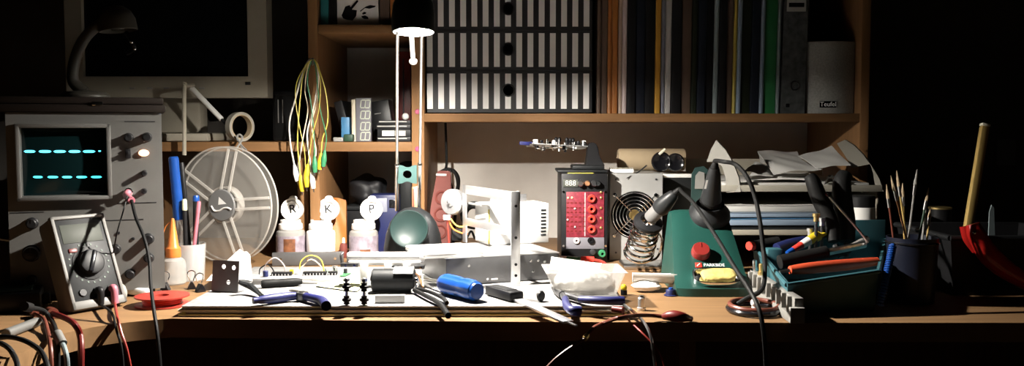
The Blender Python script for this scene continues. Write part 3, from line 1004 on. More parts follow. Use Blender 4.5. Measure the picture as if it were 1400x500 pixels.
# ================================================================== multimeter
fi, ta = R(55), R(24)
xa = Vector((math.cos(fi), math.sin(fi), 0))
nh = Vector((math.sin(fi), -math.cos(fi), 0))
up = -nh * math.sin(ta) + Vector((0, 0, math.cos(ta)))
nn = xa.cross(up)                                     # outward face normal
o_ = Vector((-.495, 1.02, DZ + .004))
dm = axes(o_, xa, -nn, up)                            # local: x across, y into the body, z up the face
mw, ml = .066, .113
T = Thing('multimeter', 'grey handheld multimeter with a dial, propped up before the oscilloscope', 'multimeter', (o_.x - .01, o_.y + .03, DZ))
m = MB(dm); m.bx(0, mw, .001, .030, 0, ml, bev=.005); T.part('holster', m, 'meter_grey')
m = MB(dm)
fr = .0045
for a in ((0, mw, 0, fr * 2.2), (0, mw, ml - fr, ml), (0, fr, 0, ml), (mw - fr, mw, 0, ml)):
    m.bx(a[0], a[1], -.003, .004, a[2], a[3], bev=.0014)
T.part('holster_rim', m, 'meter_grey')
m = MB(dm); m.bx(fr, mw - fr, -.0012, .002, fr * 2, ml - fr, bev=.0005); T.part('face', m, 'charcoal')
m = MB(dm); m.bx(fr + .004, mw - fr - .004, -.0018, .001, ml - .034, ml - .011, bev=.0005); T.part('display', m, 'lcd_grey')
m = MB(dm @ Matrix.Translation((mw * .5, -.001, ml * .47)) @ Matrix.Rotation(R(90), 4, 'X')); m.lathe([(0, 0), (.020, 0), (.020, .0012), (.015, .002), (.0145, .008), (.0125, .0088), (0, .0088)], None, 32); dial = T.part('dial', m, 'black_plastic')
m = MB(dm @ Matrix.Translation((mw * .5, -.0095, ml * .47)) @ Matrix.Rotation(R(25), 4, 'Y')); m.box((0, 0, 0), (.005, .004, .027), bev=.001); T.part('dial_grip', m, 'black_gloss', parent=dial)
m = MB(dm)
for k in range(20):
    a = 2 * PI * k / 20
    m.box((mw * .5 + .0235 * math.cos(a), -.0014, ml * .47 + .0235 * math.sin(a)), (.002, .0006, .002), bev=0)
T.part('dial_marks', m, 'dark_green')
m = MB(dm); m.box((.017, -.0016, ml - .043), (.010, .002, .005)); T.part('button', m, 'red_dark')
m = MB(dm)
for k in range(3):
    x = .016 + .017 * k
    m.cyl((x, -.0005, .019), (x, -.003, .019), .0045, bev=.0005)
T.part('jack', m, 'black_plastic')
a0 = dm @ Vector((mw * .5, .030, ml * .75)); a1 = (dm @ Vector((mw * .5, .070, .03)))
a1 = Vector((a1.x, a1.y, DZ + .0006))
m = MB(); m.tube([a0, a1], .004, seg=8, smooth=False); T.part('stand', m, 'black_plastic')
m = MB(); bq = dm @ Vector((mw - .002, .012, .008)); m.ball((bq.x, bq.y, DZ + .0135), .0130, sc=(.8, .8, 1)); T.part('holster_foot', m, 'cream_plastic', label='pale rounded corner of the holster')
# leads plugged into it
j1 = dm @ Vector((.050, -.0035, .019)); j2 = dm @ Vector((.033, -.0035, .019))
T = Thing('red_test_lead', 'red test lead plugged into the multimeter and hanging over the desk edge', 'test lead', j1)
k1 = j1 - nn * -.0 + Vector((0, 0, 0)) + (nn * .004 + Vector((0, 0, -.020)))
m = MB(); m.tube([j1, j1 + nn * .006 + Vector((0, 0, -.003)), k1 + nn * .003], .0042, seg=12); T.part('plug', m, 'pink_plastic', label='pinkish red plug')
m = MB(); m.tube([k1 + nn * .003, P(160, 432, .985), P(166, 455, .965), P(174, 480, .96), P(182, 520, .96)], .0016); T.part('lead', m, 'red_wire')
T = Thing('black_test_lead', 'black test lead plugged into the multimeter beside the red one', 'test lead', j2)
k2 = j2 + nn * .005 + Vector((0, 0, -.018))
m = MB(); m.tube([j2, j2 + nn * .006 + Vector((0, 0, -.003)), k2], .0042, seg=12); T.part('plug', m, 'black_plastic')
m = MB(); m.tube([k2, P(153, 428, .985), P(159, 450, .960), P(166, 476, .954), P(170, 520, .952)], .0014); T.part('lead', m, 'black_rubber')

# white lump + red reel right of the meter
T = Thing('white_clip', 'white plastic clip lying between the multimeter and red reel', 'clip', D(190, 402))
c = D(188, 404)
m = MB(frame((c.x, c.y, DZ + .006), 0, 8, -15)); m.box((0, 0, 0), (.036, .014, .011), bev=.004); m.box((.02, .002, -.001), (.02, .010, .007), bev=.003); T.part('body', m, 'white_plastic')
m = MB(frame((c.x + .03, c.y - .006, DZ + .0045))); m.ball((0, 0, 0), .0042); T.part('end_knob', m, 'chrome')
rc = D(222, 417)
T = Thing('red_wire_reel', 'translucent red reel of wire lying flat by the paper pile', 'reel', (rc.x, rc.y, DZ))
m = MB(Matrix.Translation((rc.x, rc.y, DZ + .0004)))
m.lathe([(.008, 0), (.031, 0), (.031, .0014), (.020, .0016), (.020, .0100), (.031, .0102), (.031, .0118), (.008, .0118), (.008, 0)], None, 40); T.part('spool', m, 'red_translucent')
m = MB(Matrix.Translation((rc.x, rc.y, DZ + .0004)))
for k in range(6):
    m.torus(.0215 + .0004 * (k % 2), .0008, Matrix.Translation((0, 0, .0028 + .0012 * k)), seg=40, sub=6)
T.part('wire_winding', m, 'red_plastic')
# ================================================================== clear reel, pens and bottles at the left
RY = 1.405
rad = .0905
ctr = P(305, 278, RY)
ctr.z = DZ + rad + .0012
yw = -21
wm = Matrix.Translation(ctr) @ Matrix.Rotation(R(yw), 4, 'Z') @ Matrix.Rotation(R(90), 4, 'X')   # local z points out of the front
T = Thing('clear_reel', 'large clear plastic component reel standing on edge behind the pens', 'reel', (ctr.x, ctr.y, DZ))
m = MB(wm); m.ring_plate(rad, .020, .0012, None, 64); T.part('front_flange', m, 'reel_clear')
m = MB(wm @ Matrix.Translation((0, 0, -.016))); m.ring_plate(rad, .020, .0012, None, 64); T.part('rear_flange', m, 'reel_clear')
m = MB(wm); m.torus(rad - .0015, .0013, None, 72, 8); T.part('rim', m, 'reel_rib')
m = MB(wm @ Matrix.Translation((0, 0, -.016))); m.torus(rad - .0015, .0013, None, 72, 8); T.part('rim', m, 'reel_rib')
m = MB(wm @ Matrix.Translation((0, 0, -.0155))); m.lathe([(.0262, 0), (.0285, 0), (.0285, .0155), (.0262, .0155), (.0262, 0)], None, 40); T.part('hub_barrel', m, 'reel_rib')
for k in range(5):
    a = R(76 + 72 * k)
    for s in (-1, 1):
        mm = wm @ Matrix.Rotation(a, 4, 'Z')
        m = MB(mm); m.bx(.022, rad - .003, s * .0075 - .0022, s * .0075 + .0022, .0012, .0034, bev=.0008); T.part('rib', m, 'reel_rib')
m = MB(wm); m.lathe([(0, .0012), (.0245, .0012), (.0248, .003), (.0235, .0046), (0, .0046)], None, 40); hub = T.part('hub_disc', m, 'hub_grey')
# the hub mark: a triangle over a wave
m = MB(wm)
m.poly([(-.004, .013, .0048), (-.0055, .0005, .0048), (.010, .0025, .0048)], [(0, 1, 2)])
wv = smooth_path([(-.0185, -.0015, .0048), (-.013, -.0085, .0048), (-.004, -.0085, .0048), (.004, -.0045, .0048), (.012, -.0035, .0048), (.0185, -.006, .0048)], 6)
m.tube(wv, .0014, seg=6, smooth=False); T.part('hub_mark', m, 'white_ink', parent=hub)
m = MB(); tp = P(325, 196, 1.462)
m.tube([P(333, 206, 1.455), P(327, 194, 1.462), P(324, 187, 1.465), P(328, 184, 1.466), P(331, 190, 1.463), P(322, 205, 1.447)], .0018, seg=6); 
m.tube([P(326, 192, 1.460), P(331, 199, 1.458), P(337, 205, 1.452)], .0014, seg=6); T.part('tie', m, 'grey_connector')

pcx = D(256, 384)
T = Thing('pen_cup', 'small clear cup holding pens beside the oscilloscope', 'cup', (pcx.x, pcx.y + .012, DZ))
cx, cy = pcx.x, pcx.y + .012
m = MB(Matrix.Translation((cx, cy, DZ + .0004))); m.lathe([(0, 0), (.019, 0), (.022, .05), (.0208, .05), (.018, .0014), (0, .0014)], None, 32); T.part('cup_wall', m, 'clear_plastic')
def pen(u0, v0, u1, v1, Yt, r, body, cap, frac, label, capname='cap', name='pen', tipr=.4, base=None):
    top = P(u1, v1, Yt)
    b_ = Vector(base) if base else P(u0, v0, Yt)
    T = Thing(name, label, name, b_)
    d = top - b_
    pt = b_ + d * frac
    m = MB(); m.cyl(b_, pt, r * tipr, r * .95, seg=16, bev=0) if tipr < .9 and False else m.lathe([(0, 0), (r * tipr, 0), (r, .010), (r, d.length * frac), (0, d.length * frac)], along(b_, top), 16)
    T.part('barrel', m, body)
    m = MB(); m.lathe([(0, 0), (r * 1.12, 0), (r * 1.15, .001), (r * 1.08, d.length * (1 - frac) - .002), (r * .85, d.length * (1 - frac)), (0, d.length * (1 - frac))], along(pt, top), 16)
    T.part(capname, m, cap)
    return T
by = DZ + .003
pen(0, 0, 237, 214, cy, .0062, 'frosted', 'blue_plastic', .48, 'fat marker with a clear barrel and long blue cap', base=(cx - .0085, cy + .002, by), tipr=.7, name='marker')
pen(0, 0, 248, 222, cy + .008, .0034, 'black_plastic', 'black_plastic', .7, 'thin black pen close behind the blue capped marker', base=(cx - .001, cy + .010, by))
pen(0, 0, 268, 267, cy + .003, .0040, 'charcoal', 'blue_plastic', .93, 'dark pen with a short blue end in the clear cup', base=(cx + .006, cy + .004, by))
pen(0, 0, 272, 275, cy - .008, .0026, 'pink_plastic', 'pink_plastic', .85, 'slim pink pen at the right of the cup', base=(cx + .004, cy - .010, by))
pen(0, 0, 252, 272, cy - .005, .0030, 'black_plastic', 'lime_paper', .86, 'dark pen with a yellowish end in the middle of the cup', base=(cx - .002, cy - .008, by))

ob = D(238, 388)
T = Thing('glue_bottle', 'small translucent bottle with an orange pointed nozzle before the pens', 'bottle', (ob.x, ob.y, DZ))
m = MB(Matrix.Translation((ob.x, ob.y, DZ + .0004)))
m.lathe([(0, 0), (.0145, 0), (.016, .002), (.016, .026), (.0145, .032), (.009, .036), (0, .036)], None, 32); T.part('bottle_body', m, 'frosted')
m = MB(Matrix.Translation((ob.x, ob.y, DZ + .0368)))
m.lathe([(0, 0), (.0098, 0), (.0100, .002), (.0096, .012), (.0072, .015), (.0028, .048), (.0020, .052), (0, .0525)], None, 28); noz = T.part('nozzle', m, 'orange_plastic')
m = MB(); zt_ = DZ + .0368
m.tube([(ob.x - .0098, ob.y, zt_ + .008), (ob.x - .0145, ob.y, zt_ + .020), (ob.x - .011, ob.y, zt_ + .038), (ob.x - .004, ob.y, zt_ + .047)], .0008, seg=6); T.part('cap_strap', m, 'orange_plastic', parent=noz)

# small clips in front of the bottle
for i, (u, v, lb) in enumerate(((228, 396, 'small silver clip left of the glue bottle foot'), (262, 394, 'small silver clip between the glue bottle and bracket'), (272, 398, 'small silver clip just left of the metal bracket'))):
    c = D(u, v)
    T = Thing('binder_clip', lb, 'clip', (c.x, c.y, DZ), 'small clips in front of the pens')
    m = MB(frame((c.x, c.y, DZ + .0004), 0, 0, 20 * i)); m.prism([(-.006, 0), (.006, 0), (.0012, .010), (-.0012, .010)], .010, Matrix.Rotation(R(90), 4, 'X'), bev=.0004); T.part('jaw', m, 'black_gloss')
    m = MB(frame((c.x, c.y, DZ + .0105), 0, 0, 20 * i)); m.tube([(-.002, -.003, 0), (-.005, -.003, .010), (0, -.003, .0135), (.005, -.003, .010), (.002, -.003, 0)], .0007, seg=6); T.part('wire_arm', m, 'chrome')

# ================================================================== flip lid bottles
def flip_bottle(u, vb, letter, label, kind, tiltx, lidu):
    Y = D(u, 352).y
    c = D(u, 352)
    k = S(1, Y)
    T = Thing('pill_bottle', label, 'bottle', (c.x, c.y, DZ), 'bottles with flip lids')
    r = 19.5 * k
    z0 = DZ + .0004
    zs = P(u, 316, Y).z - z0          # shoulder
    zn = P(u, 300, Y).z - z0
    m = MB(Matrix.Translation((c.x, c.y, z0)))
    m.lathe([(0, 0), (r * .96, 0), (r, .002), (r, zs - .003), (r * .97, zs), (r * .80, zs + .003), (r * .80, zs + .004), (0, zs + .004)], None, 36); T.part('bottle_body', m, 'white_plastic' if kind == 'plain' else 'frosted')
    m = MB(Matrix.Translation((c.x, c.y, z0 + zs + .0042)))
    m.lathe([(0, 0), (r * .82, 0), (r * .84, .001), (r * .82, .008), (r * .72, .0095), (r * .70, .0145), (r * .58, .0145), (r * .58, .008), (0, .008)], None, 36); T.part('neck', m, 'white_plastic')
    if kind != 'plain':
        m = MB(Matrix.Translation((c.x, c.y, z0 + .003)))
        h = zs - .009
        m.lathe([(r + .0001, 0), (r + .0005, 0), (r + .0005, h), (r + .0001, h), (r + .0001, 0)], None, 36); lab = T.part('label', m, 'bottle_label')
        n = 8
        m = MB(Matrix.Translation((c.x, c.y, z0 + .004)))
        vs, fs = [], []
        a0, a1 = (-105, -60) if kind == 'print' else (-95, -55)
        hh = h * .85 if kind == 'print' else h * .35
        for i in range(n + 1):
            a = R(a0 + (a1 - a0) * i / n)
            for z in (0, hh):
                vs.append(((r + .0009) * math.cos(a), (r + .0009) * math.sin(a), z))
        for i in range(n):
            fs.append((2 * i, 2 * i + 2, 2 * i + 3, 2 * i + 1))
        m.poly(vs, fs); T.part('label_print', m, 'brown_print', parent=lab)
    # open lid standing up at the back of the neck
    lid = P(lidu, 286, Y + .012)
    lm = Matrix.Translation(lid) @ Matrix.Rotation(R(90 - tiltx), 4, 'X')
    rr = 15.6 * k
    m = MB(lm); m.lathe([(0, 0), (rr * .62, 0), (rr * .66, .0035), (rr * .72, .0036), (rr * .75, .001), (rr * .9, .001), (rr, .0028), (rr, -.0022), (rr * .9, -.004), (0, -.004)], None, 40)
    m.ball((0, rr * 1.0, -.001), .0045, sc=(1.5, 1, .6))
    m.box((0, -rr * 1.0, -.001), (.010, .008, .003), bev=.001)
    ld = T.part('flip_lid', m, 'white_plastic')
    m = MB(lm); m.text(letter, rr * 1.1, Matrix.Translation((0, 0, .0003)) @ Matrix.Rotation(R(8), 4, 'Z')); T.part('lid_letter', m, 'ink', parent=ld)
flip_bottle(398, 350, 'R', 'labelled bottle with an open flip lid marked R', 'print', 12, 400)
flip_bottle(439, 350, 'K', 'plain white bottle with open lid between the two labelled bottles', 'plain', 12, 449)
flip_bottle(497.5, 350, 'P', 'labelled bottle with an open lid marked P, nearest the lamp base', 'print2', 12, 508)

# ================================================================== bunch of clip leads on the upright
T = Thing('wall_hook', 'small hook on the left upright holding the clip leads', 'hook', P(427, 86, HY))
hk = P(427.5, 88, 1.445)
m = MB(); m.tube([P(427, 84, HY - .0006), P(427, 86, 1.462), P(427.5, 88, 1.446), P(427.5, 80, 1.434)], .0016, seg=8); m.cyl(P(427, 84, HY - .0003), P(427, 84, HY - .0016), .005); T.part('hook_bend', m, 'dark_steel')
def boot(p, d, L, r, mt, T):
    p, d = Vector(p), Vector(d).normalized()
    m = MB(); m.lathe([(0, 0), (r * .45, 0), (r * .55, L * .1), (r, L * .45), (r * 1.05, L * .6), (r * .75, L), (0, L)], along(p, p + d) @ Matrix.Diagonal((1, .75, 1, 1)), 14)
    b_ = T.part('clip_boot', m, mt)
    e = p + d * L
    m = MB(); m.tube([e - d * .001, e + d * .006], lambda t: .0014 - .0006 * t, seg=6, smooth=False); T.part('clip_jaw', m, 'chrome', parent=b_)
def clip_lead(label, wire, pts, bootA, bootB, r=.0011, dY=0.0):
    T = Thing('hanging_lead', label, 'test lead', P(427, 86, 1.444 + dY), 'clip leads hanging on the upright')
    q = []
    n = len(pts)
    for i, p in enumerate(pts):
        q.append(P(p[0], p[1], 1.446 + dY - .012 * math.sin(PI * i / (n - 1)) * 0 + (0.0)))
    m = MB(); m.tube(q, r, seg=8); T.part('wire', m, wire)
    for e, nb, bt in ((q[0], q[1], bootA), (q[-1], q[-2], bootB)):
        d = (e - nb).normalized()
        boot(e - d * .001, d, .026, .0042, bt, T)
clip_lead('clip lead with white wire and white boots, outermost left in the bunch', 'white_wire', [(402.5, 226), (397, 195), (396, 165), (404, 135), (412, 105), (421, 84), (430, 82.5), (435, 100), (432, 130), (427, 155), (420, 185), (426, 236)], 'white_plastic', 'white_plastic', .0013, .000)
clip_lead('clip lead with yellow wire and yellow boots crossing the middle', 'yellow_wire', [(411, 240), (407, 200), (408, 165), (411, 130), (414, 105), (423, 84), (431, 83), (438, 100), (446, 130), (448, 165), (441, 190), (439, 210)], 'yellow_plastic', 'yellow_plastic', .0010, -.004)
clip_lead('clip lead with green boots at the right of the bunch', 'green_wire', [(430, 214), (429, 180), (425, 140), (420, 110), (425, 85), (430, 84), (433, 105), (438, 150), (446, 185), (444, 206)], 'green_wire', 'green_wire', .0009, -.008)
clip_lead('clip lead with thin yellow wire looping widest round the hook', 'yellow_wire', [(418, 234), (416, 205), (409, 170), (404, 135), (406, 112), (416, 92), (424, 83), (431, 84), (438, 110), (436, 150), (428, 180), (424, 205), (421, 225)], 'yellow_plastic', 'yellow_plastic', .0007, -.011)
clip_lead('clip lead with cream wire hanging through the middle of the bunch', 'cream_wire', [(409, 222), (414, 190), (421, 150), (417, 125), (419, 100), (424, 84), (429, 83), (436, 95), (433, 140), (426, 170), (432, 205), (429, 222)], 'cream_plastic', 'cream_plastic', .0010, .004)

# ================================================================== dim things in the left bay of the shelf unit
BZ = DZ + .0005
def lump(name, label, cat, u0, u1, v0, v1, Y, mt, dep=.04, seed=1, base=None):
    a, b_ = P(u0, v1, Y), P(u1, v0, Y)
    z0 = base if base is not None else a.z
    mb = MB()
    bm = bmesh.new()
    bmesh.ops.create_icosphere(bm, subdivisions=4, radius=1)
    rnd = random.Random(seed); ph = [rnd.uniform(0, 6) for _ in range(6)]
    for v in bm.verts:
        c = v.co
        f = 1 + .10 * math.sin(4 * c.x + ph[0]) * math.sin(3 * c.z + ph[1]) + .07 * math.sin(7 * c.y + 5 * c.x + ph[2]) + .05 * math.sin(9 * c.z + ph[3])
        c *= f
        c.z = max(c.z, -.72)
    mb._merge(bm, Matrix.Translation(((a.x + b_.x) / 2, Y + dep * .5, (z0 + b_.z) / 2)) @ Matrix.Diagonal(((b_.x - a.x) / 2 / 1.05, dep / 2, (b_.z - z0) / 2 / 1.0, 1)))
    return mb, ((a.x + b_.x) / 2, Y + dep / 2, z0)
T = Thing('parts_box', 'black plastic box at the back of the left bay under the dark bag', 'box', P(500, 340, 1.60))
m = MB(); m.bx(X(470, 1.58), X(534, 1.58), 1.585, 1.70, BZ, Z(288, 1.58), bev=.003); T.part('box_body', m, 'black_plastic')
m = MB(); m.bx(X(469, 1.58), X(535, 1.58), 1.583, 1.702, Z(288, 1.58) + .0003, Z(282, 1.58), bev=.002); T.part('box_lid', m, 'charcoal')
mb, c = lump('dark_bag', '', '', 474, 524, 239, 286, 1.60, 'bag_black', .07, 3, base=Z(282, 1.58) - .008)
solo('dark_bag', 'crumpled black bag lying under the lower left shelf', 'bag', mb, 'bag_black', c)
T = Thing('blue_gadget', 'dark blue gadget standing behind the lamp rods in the left bay', 'gadget', P(522, 300, 1.53))
m = MB(); m.bx(X(503, 1.53), X(543, 1.53), 1.535, 1.575, BZ, Z(266, 1.53), bev=.004); T.part('casing', m, 'deep_blue')
m = MB(); m.bx(X(507, 1.53), X(528, 1.53), 1.5338, 1.536, Z(290, 1.53), Z(271, 1.53), bev=.0006); T.part('window', m, 'lilac_cover')
m = MB(); m.bx(X(531, 1.53), X(540, 1.53), 1.5325, 1.536, Z(284, 1.53), Z(273, 1.53), bev=.001); T.part('button', m, 'black_gloss')
T = Thing('orange_packet', 'orange paper packet leaning in the bay behind the plain white bottle', 'packet', P(456, 340, 1.55))
m = MB(); m.sheet([P(446, 346, 1.50), P(475, 346, 1.50), P(474, 276, 1.545), P(449, 271, 1.545)], .009, .0018, 12, 10, 4); T.part('packet_body', m, 'orange_cover')
m = MB(); m.sheet([P(450, 300, 1.5235), P(472, 300, 1.5235), P(472, 291, 1.529), P(450, 290, 1.529)], .0008, 0, 4, 3, 2); T.part('printed_band', m, 'tan_cover')
T = Thing('red_component', 'dull red component with a pale tip beside the orange packet', 'component', P(470, 345, 1.50))
c = D(470, 352)
m = MB(); m.lathe([(0, 0), (.0055, 0), (.006, .002), (.006, .020), (.0045, .023), (0, .023)], Matrix.Translation((c.x, c.y, BZ)), 18); T.part('can', m, 'red_brown')
m = MB(); m.lathe([(0, 0), (.0025, 0), (.002, .008), (0, .009)], Matrix.Translation((c.x, c.y, BZ + .0235)), 12); T.part('tip', m, 'white_plastic')
T = Thing('tall_dark_box', 'tall black box standing behind the grey green lamp clip', 'box', P(550, 340, 1.50))
m = MB(); m.bx(X(546, 1.60), X(563, 1.60), 1.60, 1.68, BZ, Z(222, 1.60), bev=.002); T.part('box_body', m, 'black_plastic')
m = MB(); m.bx(X(548, 1.60), X(561, 1.60), 1.5985, 1.601, Z(300, 1.60), Z(240, 1.60), bev=.0005); T.part('front_panel', m, 'charcoal')
T = Thing('lit_edge_strip', 'added copper coloured strip standing in for the lit edge of the upright', 'strip', P(566, 340, 1.44))  # orange strip added in place of the lamplit upright edge
m = MB(); m.bx(X(562.5, 1.455), X(571, 1.455), 1.455, 1.462, BZ, Z(255, 1.455), bev=.0012); T.part('strip_body', m, 'copper')
m = MB(); m.bx(X(564, 1.455), X(566, 1.455), 1.4535, 1.456, BZ + .004, Z(258, 1.455), bev=.0004); T.part('edge_band', m, 'brown_wire')

# ================================================================== red brown socket strip with cords
SY = 1.50
def Q(u, v): return P(u, v, SY)
T = Thing('power_strip', 'red brown power strip leaning in the alcove right of the lamp', 'power strip', P(600, 345, SY))
ax0, ax1 = P(600, 338, SY), P(607, 233, SY + .045)
mm = along(ax0, ax1, (1, -.12, .1))
L = (ax1 - ax0).length
xdir = Vector((1, 0, 0))
zz_ = (ax1 - ax0).normalized(); yy_ = zz_.cross(xdir).normalized(); xx_ = yy_.cross(zz_)
mm = axes(ax0, xx_, yy_, zz_)            # local y points away from the viewer
m = MB(mm)
wd_ = .0185
m.prism([(-wd_, 0), (wd_ * 1.0, 0), (wd_ * .95, L * .45), (wd_ * .62, L - .003), (wd_ * .5, L), (-wd_ * .5, L), (-wd_ * .62, L - .003), (-wd_, L * .5)], .022, Matrix.Rotation(R(90), 4, 'X') @ Matrix.Translation((0, 0, -.022)), bev=.0012)
T.part('strip_body', m, 'red_brown')
for z in (L * .20, L * .42, L * .64):
    m = MB(mm @ Matrix.Translation((0, -.0003, z)) @ Matrix.Rotation(R(90), 4, 'X')); m.lathe([(.0085, -.001), (.0125, -.001), (.0125, .0016), (.0105, .0022), (.0085, .001), (.0085, -.001)], None, 28); T.part('socket', m, 'red_brown')
m = MB(mm); m.box((-.004, -.0008, L - .008), (.018, .002, .004), bev=.0006); T.part('end_label', m, 'pale_cover')
T = Thing('mains_cable', 'black mains cord looped over the power strip and rising to the shelf', 'cord', P(612, 245, SY + .03))
m = MB(); cyy = SY + .035
m.tube([P(609, 167.8, 1.60), P(610, 200, 1.60), P(610, 228, 1.60), P(602, 235, 1.605), P(598, 248, 1.61)], .0022, seg=8); T.part('cord_drop', m, 'black_rubber')
m = MB(); m.tube([P(599, 250, 1.61), P(601, 237, 1.60), P(612, 231, 1.60), P(622, 236, 1.60), P(626, 252, 1.605), P(622, 265, 1.61), P(616, 252, 1.60), P(613, 240, 1.595), P(618, 232, 1.60), P(627, 245, 1.61), P(624, 275, 1.62), P(621, 310, 1.63), P(619, 332, 1.635)], .0030, seg=8); T.part('cord_loop', m, 'black_rubber')
# ================================================================== pile of papers
pf0, pf1 = D(243, 433), D(858, 434)
yb = 1.30
lay = [
    ('paper_sheet', 'yellow edged magazine at the bottom of the paper pile', 'yellow_paper', .0024, 0, 0, 0, 'magazine'),
    ('paper_sheet', 'printed grey newspaper, second from the bottom of the pile', 'news_paper', .0022, .006, .004, .3, 'newspaper'),
    ('paper_sheet', 'cream magazine in the middle of the paper pile', 'cream_paper', .0022, -.001, .001, -.2, 'magazine'),
    ('paper_sheet', 'grey newsprint section just under the top white sheets', 'grey_paper', .0020, .005, .005, .4, 'newspaper'),
    ('paper_sheet', 'white paper spread on top of the pile under the tools', 'news_white', .0020, .003, .002, 0, 'paper'),
]
z = DZ + .0003
for nm, lb, mt, h, dx, dy, rz, cat in lay:
    x0, x1 = pf0.x + dx + .001, pf1.x - dx - (.004 if cat == 'newspaper' else 0)
    y0 = pf0.y + dy
    mm = frame(((x0 + x1) / 2, (y0 + yb) / 2, z), 0, 0, rz)
    hw, hd = (x1 - x0) / 2, (yb - y0) / 2
    nm2 = {'magazine': 'magazine', 'newspaper': 'newspaper', 'paper': 'paper_sheet'}[cat]
    T = Thing(nm2, lb, cat, ((x0 + x1) / 2, (y0 + yb) / 2, z), 'papers piled under the tools')
    m = MB(mm); m.bx(-hw, hw, -hd, hd, 0, h * .8, bev=.0005); T.part('pages', m, 'grey_paper' if mt != 'white_paper' else 'white_paper')
    m = MB(mm); m.bx(-hw - .0006, hw + .0006, -hd - .0008, hd, h * .8 + .00004, h, bev=.0001); T.part('cover', m, mt)
    z += h + .0002
PZ = z + .0001

def fr_at(u, v, rz=0, z=PZ, rx=0, ry=0):
    c = D(u, v, z)
    return frame((c.x, c.y, z), rx, ry, rz)

# ================================================================== metal chassis with upright frame
fl, frr = D(610, 391, PZ), D(764, 381, PZ)
xd = (frr - fl).normalized(); W = (frr - fl).length
yd = Vector((-xd.y, xd.x, 0))
cm = axes(fl, xd, yd, (0, 0, 1))
CH = .034; CD = .135
T = Thing('metal_chassis', 'grey metal chassis with an upright white frame and bright white block', 'chassis', cm @ Vector((W / 2, CD / 2, 0)))
m = MB(cm)
m.bx(0, W, 0, .0012, .0004, CH, bev=.0003); m.bx(0, W, CD - .0012, CD, .0004, CH, bev=.0003)
m.bx(0, .0012, 0, CD, .0004, CH, bev=.0003); m.bx(W - .0012, W, 0, CD, .0004, CH, bev=.0003); m.bx(0, W, 0, CD, .0004, .0016, bev=.0003)
T.part('case_shell', m, 'grey_steel')
m = MB(cm); m.bx(-.0008, W + .0008, -.0008, CD, CH + .0002, CH + .0014, bev=.0004); T.part('case_lid', m, 'alu')
for x, z in ((.010, .010), (.030, .024), (.055, .006), (.115, .026), (.125, .026), (.134, .024), (.118, .012)):
    m = MB(cm); m.cyl((x, .0004, z), (x, -.0008, z), .0018, bev=.0003, seg=12); T.part('screw', m, 'chrome')
m = MB(cm); m.bx(.060, .069, -.0006, .0006, .004, .0062, bev=.0002); T.part('pressed_slot', m, 'white_paint')
# upright frame
A = cm @ Vector((0, -.0018, 0)); 
tR = P(703.5, 262, 1.150); tL = P(634, 253, 1.295)
pr_ = Vector((tR.x, tR.y, 0)); pl_ = Vector((tL.x, tL.y, 0))
fd = (pr_ - pl_).normalized(); fn = Vector((fd.y, -fd.x, 0)); FL_ = (pr_ - pl_).length
zt_ = (tR.z + tL.z) / 2
fm = axes((pl_.x, pl_.y, 0), fd, -fn, (0, 0, 1))
zl = PZ + CH + .0018
m = MB(fm)
m.bx(-.005, .007, 0, .0022, zl, zt_, bev=.0006)
m.bx(-.005, FL_ + .004, 0, .0022, zt_ - .0125, zt_, bev=.0006)
m.bx(-.005, FL_ + .004, 0, .0022, zt_ - .057, zt_ - .046, bev=.0006)
m.bx(.006, .05, .004, .0056, zt_ - .027, zt_ - .024, bev=.0005)
sf = T.part('side_frame', m, 'alu', label='pale upright ladder frame')
m = MB(axes(pr_, xd, yd, (0, 0, 1))); m.bx(-.0062, .0062, -.0045, -.0022, PZ + .0006, zt_ + .001, bev=.0006); m.bx(.0045, .0062, -.0040, .006, zl, zt_ + .001, bev=.0005)
sp = T.part('front_post', m, 'alu')
for z in (PZ + .012, PZ + .026, PZ + .060, PZ + .100):
    m = MB(axes(pr_, xd, yd, (0, 0, 1))); m.cyl((0, -.0044, z), (0, -.0050, z), .0019, seg=14); T.part('post_hole', m, 'charcoal', parent=sp)
# bright white block with vents
bo = P(667, 342, 1.258); bo.z = zl
bm_ = axes(bo, xd, yd, (0, 0, 1))
BH = .056; BW = .092
m = MB(bm_); m.bx(0, BW, 0, .055, 0, BH, bev=.0015); wb = T.part('white_block', m, 'white_paint', label='bright white ventilated block')
for k in range(8):
    m = MB(bm_); m.bx(BW - .0125, BW - .0045, -.0005, .0006, .010 + k * .0050, .0126 + k * .0050, bev=.0003); T.part('vent_slot', m, 'charcoal', parent=wb)
m = MB(bm_); m.bx(.0005, .0025, -.001, .004, .002, BH - .006, bev=.0005); T.part('block_edge', m, 'yellow_wire', parent=wb)
m = MB(bm_); m.bx(.018, .074, .040, .0425, BH + .0004, BH + .0105, bev=.0005); T.part('rear_plate', m, 'grey_steel', parent=wb)
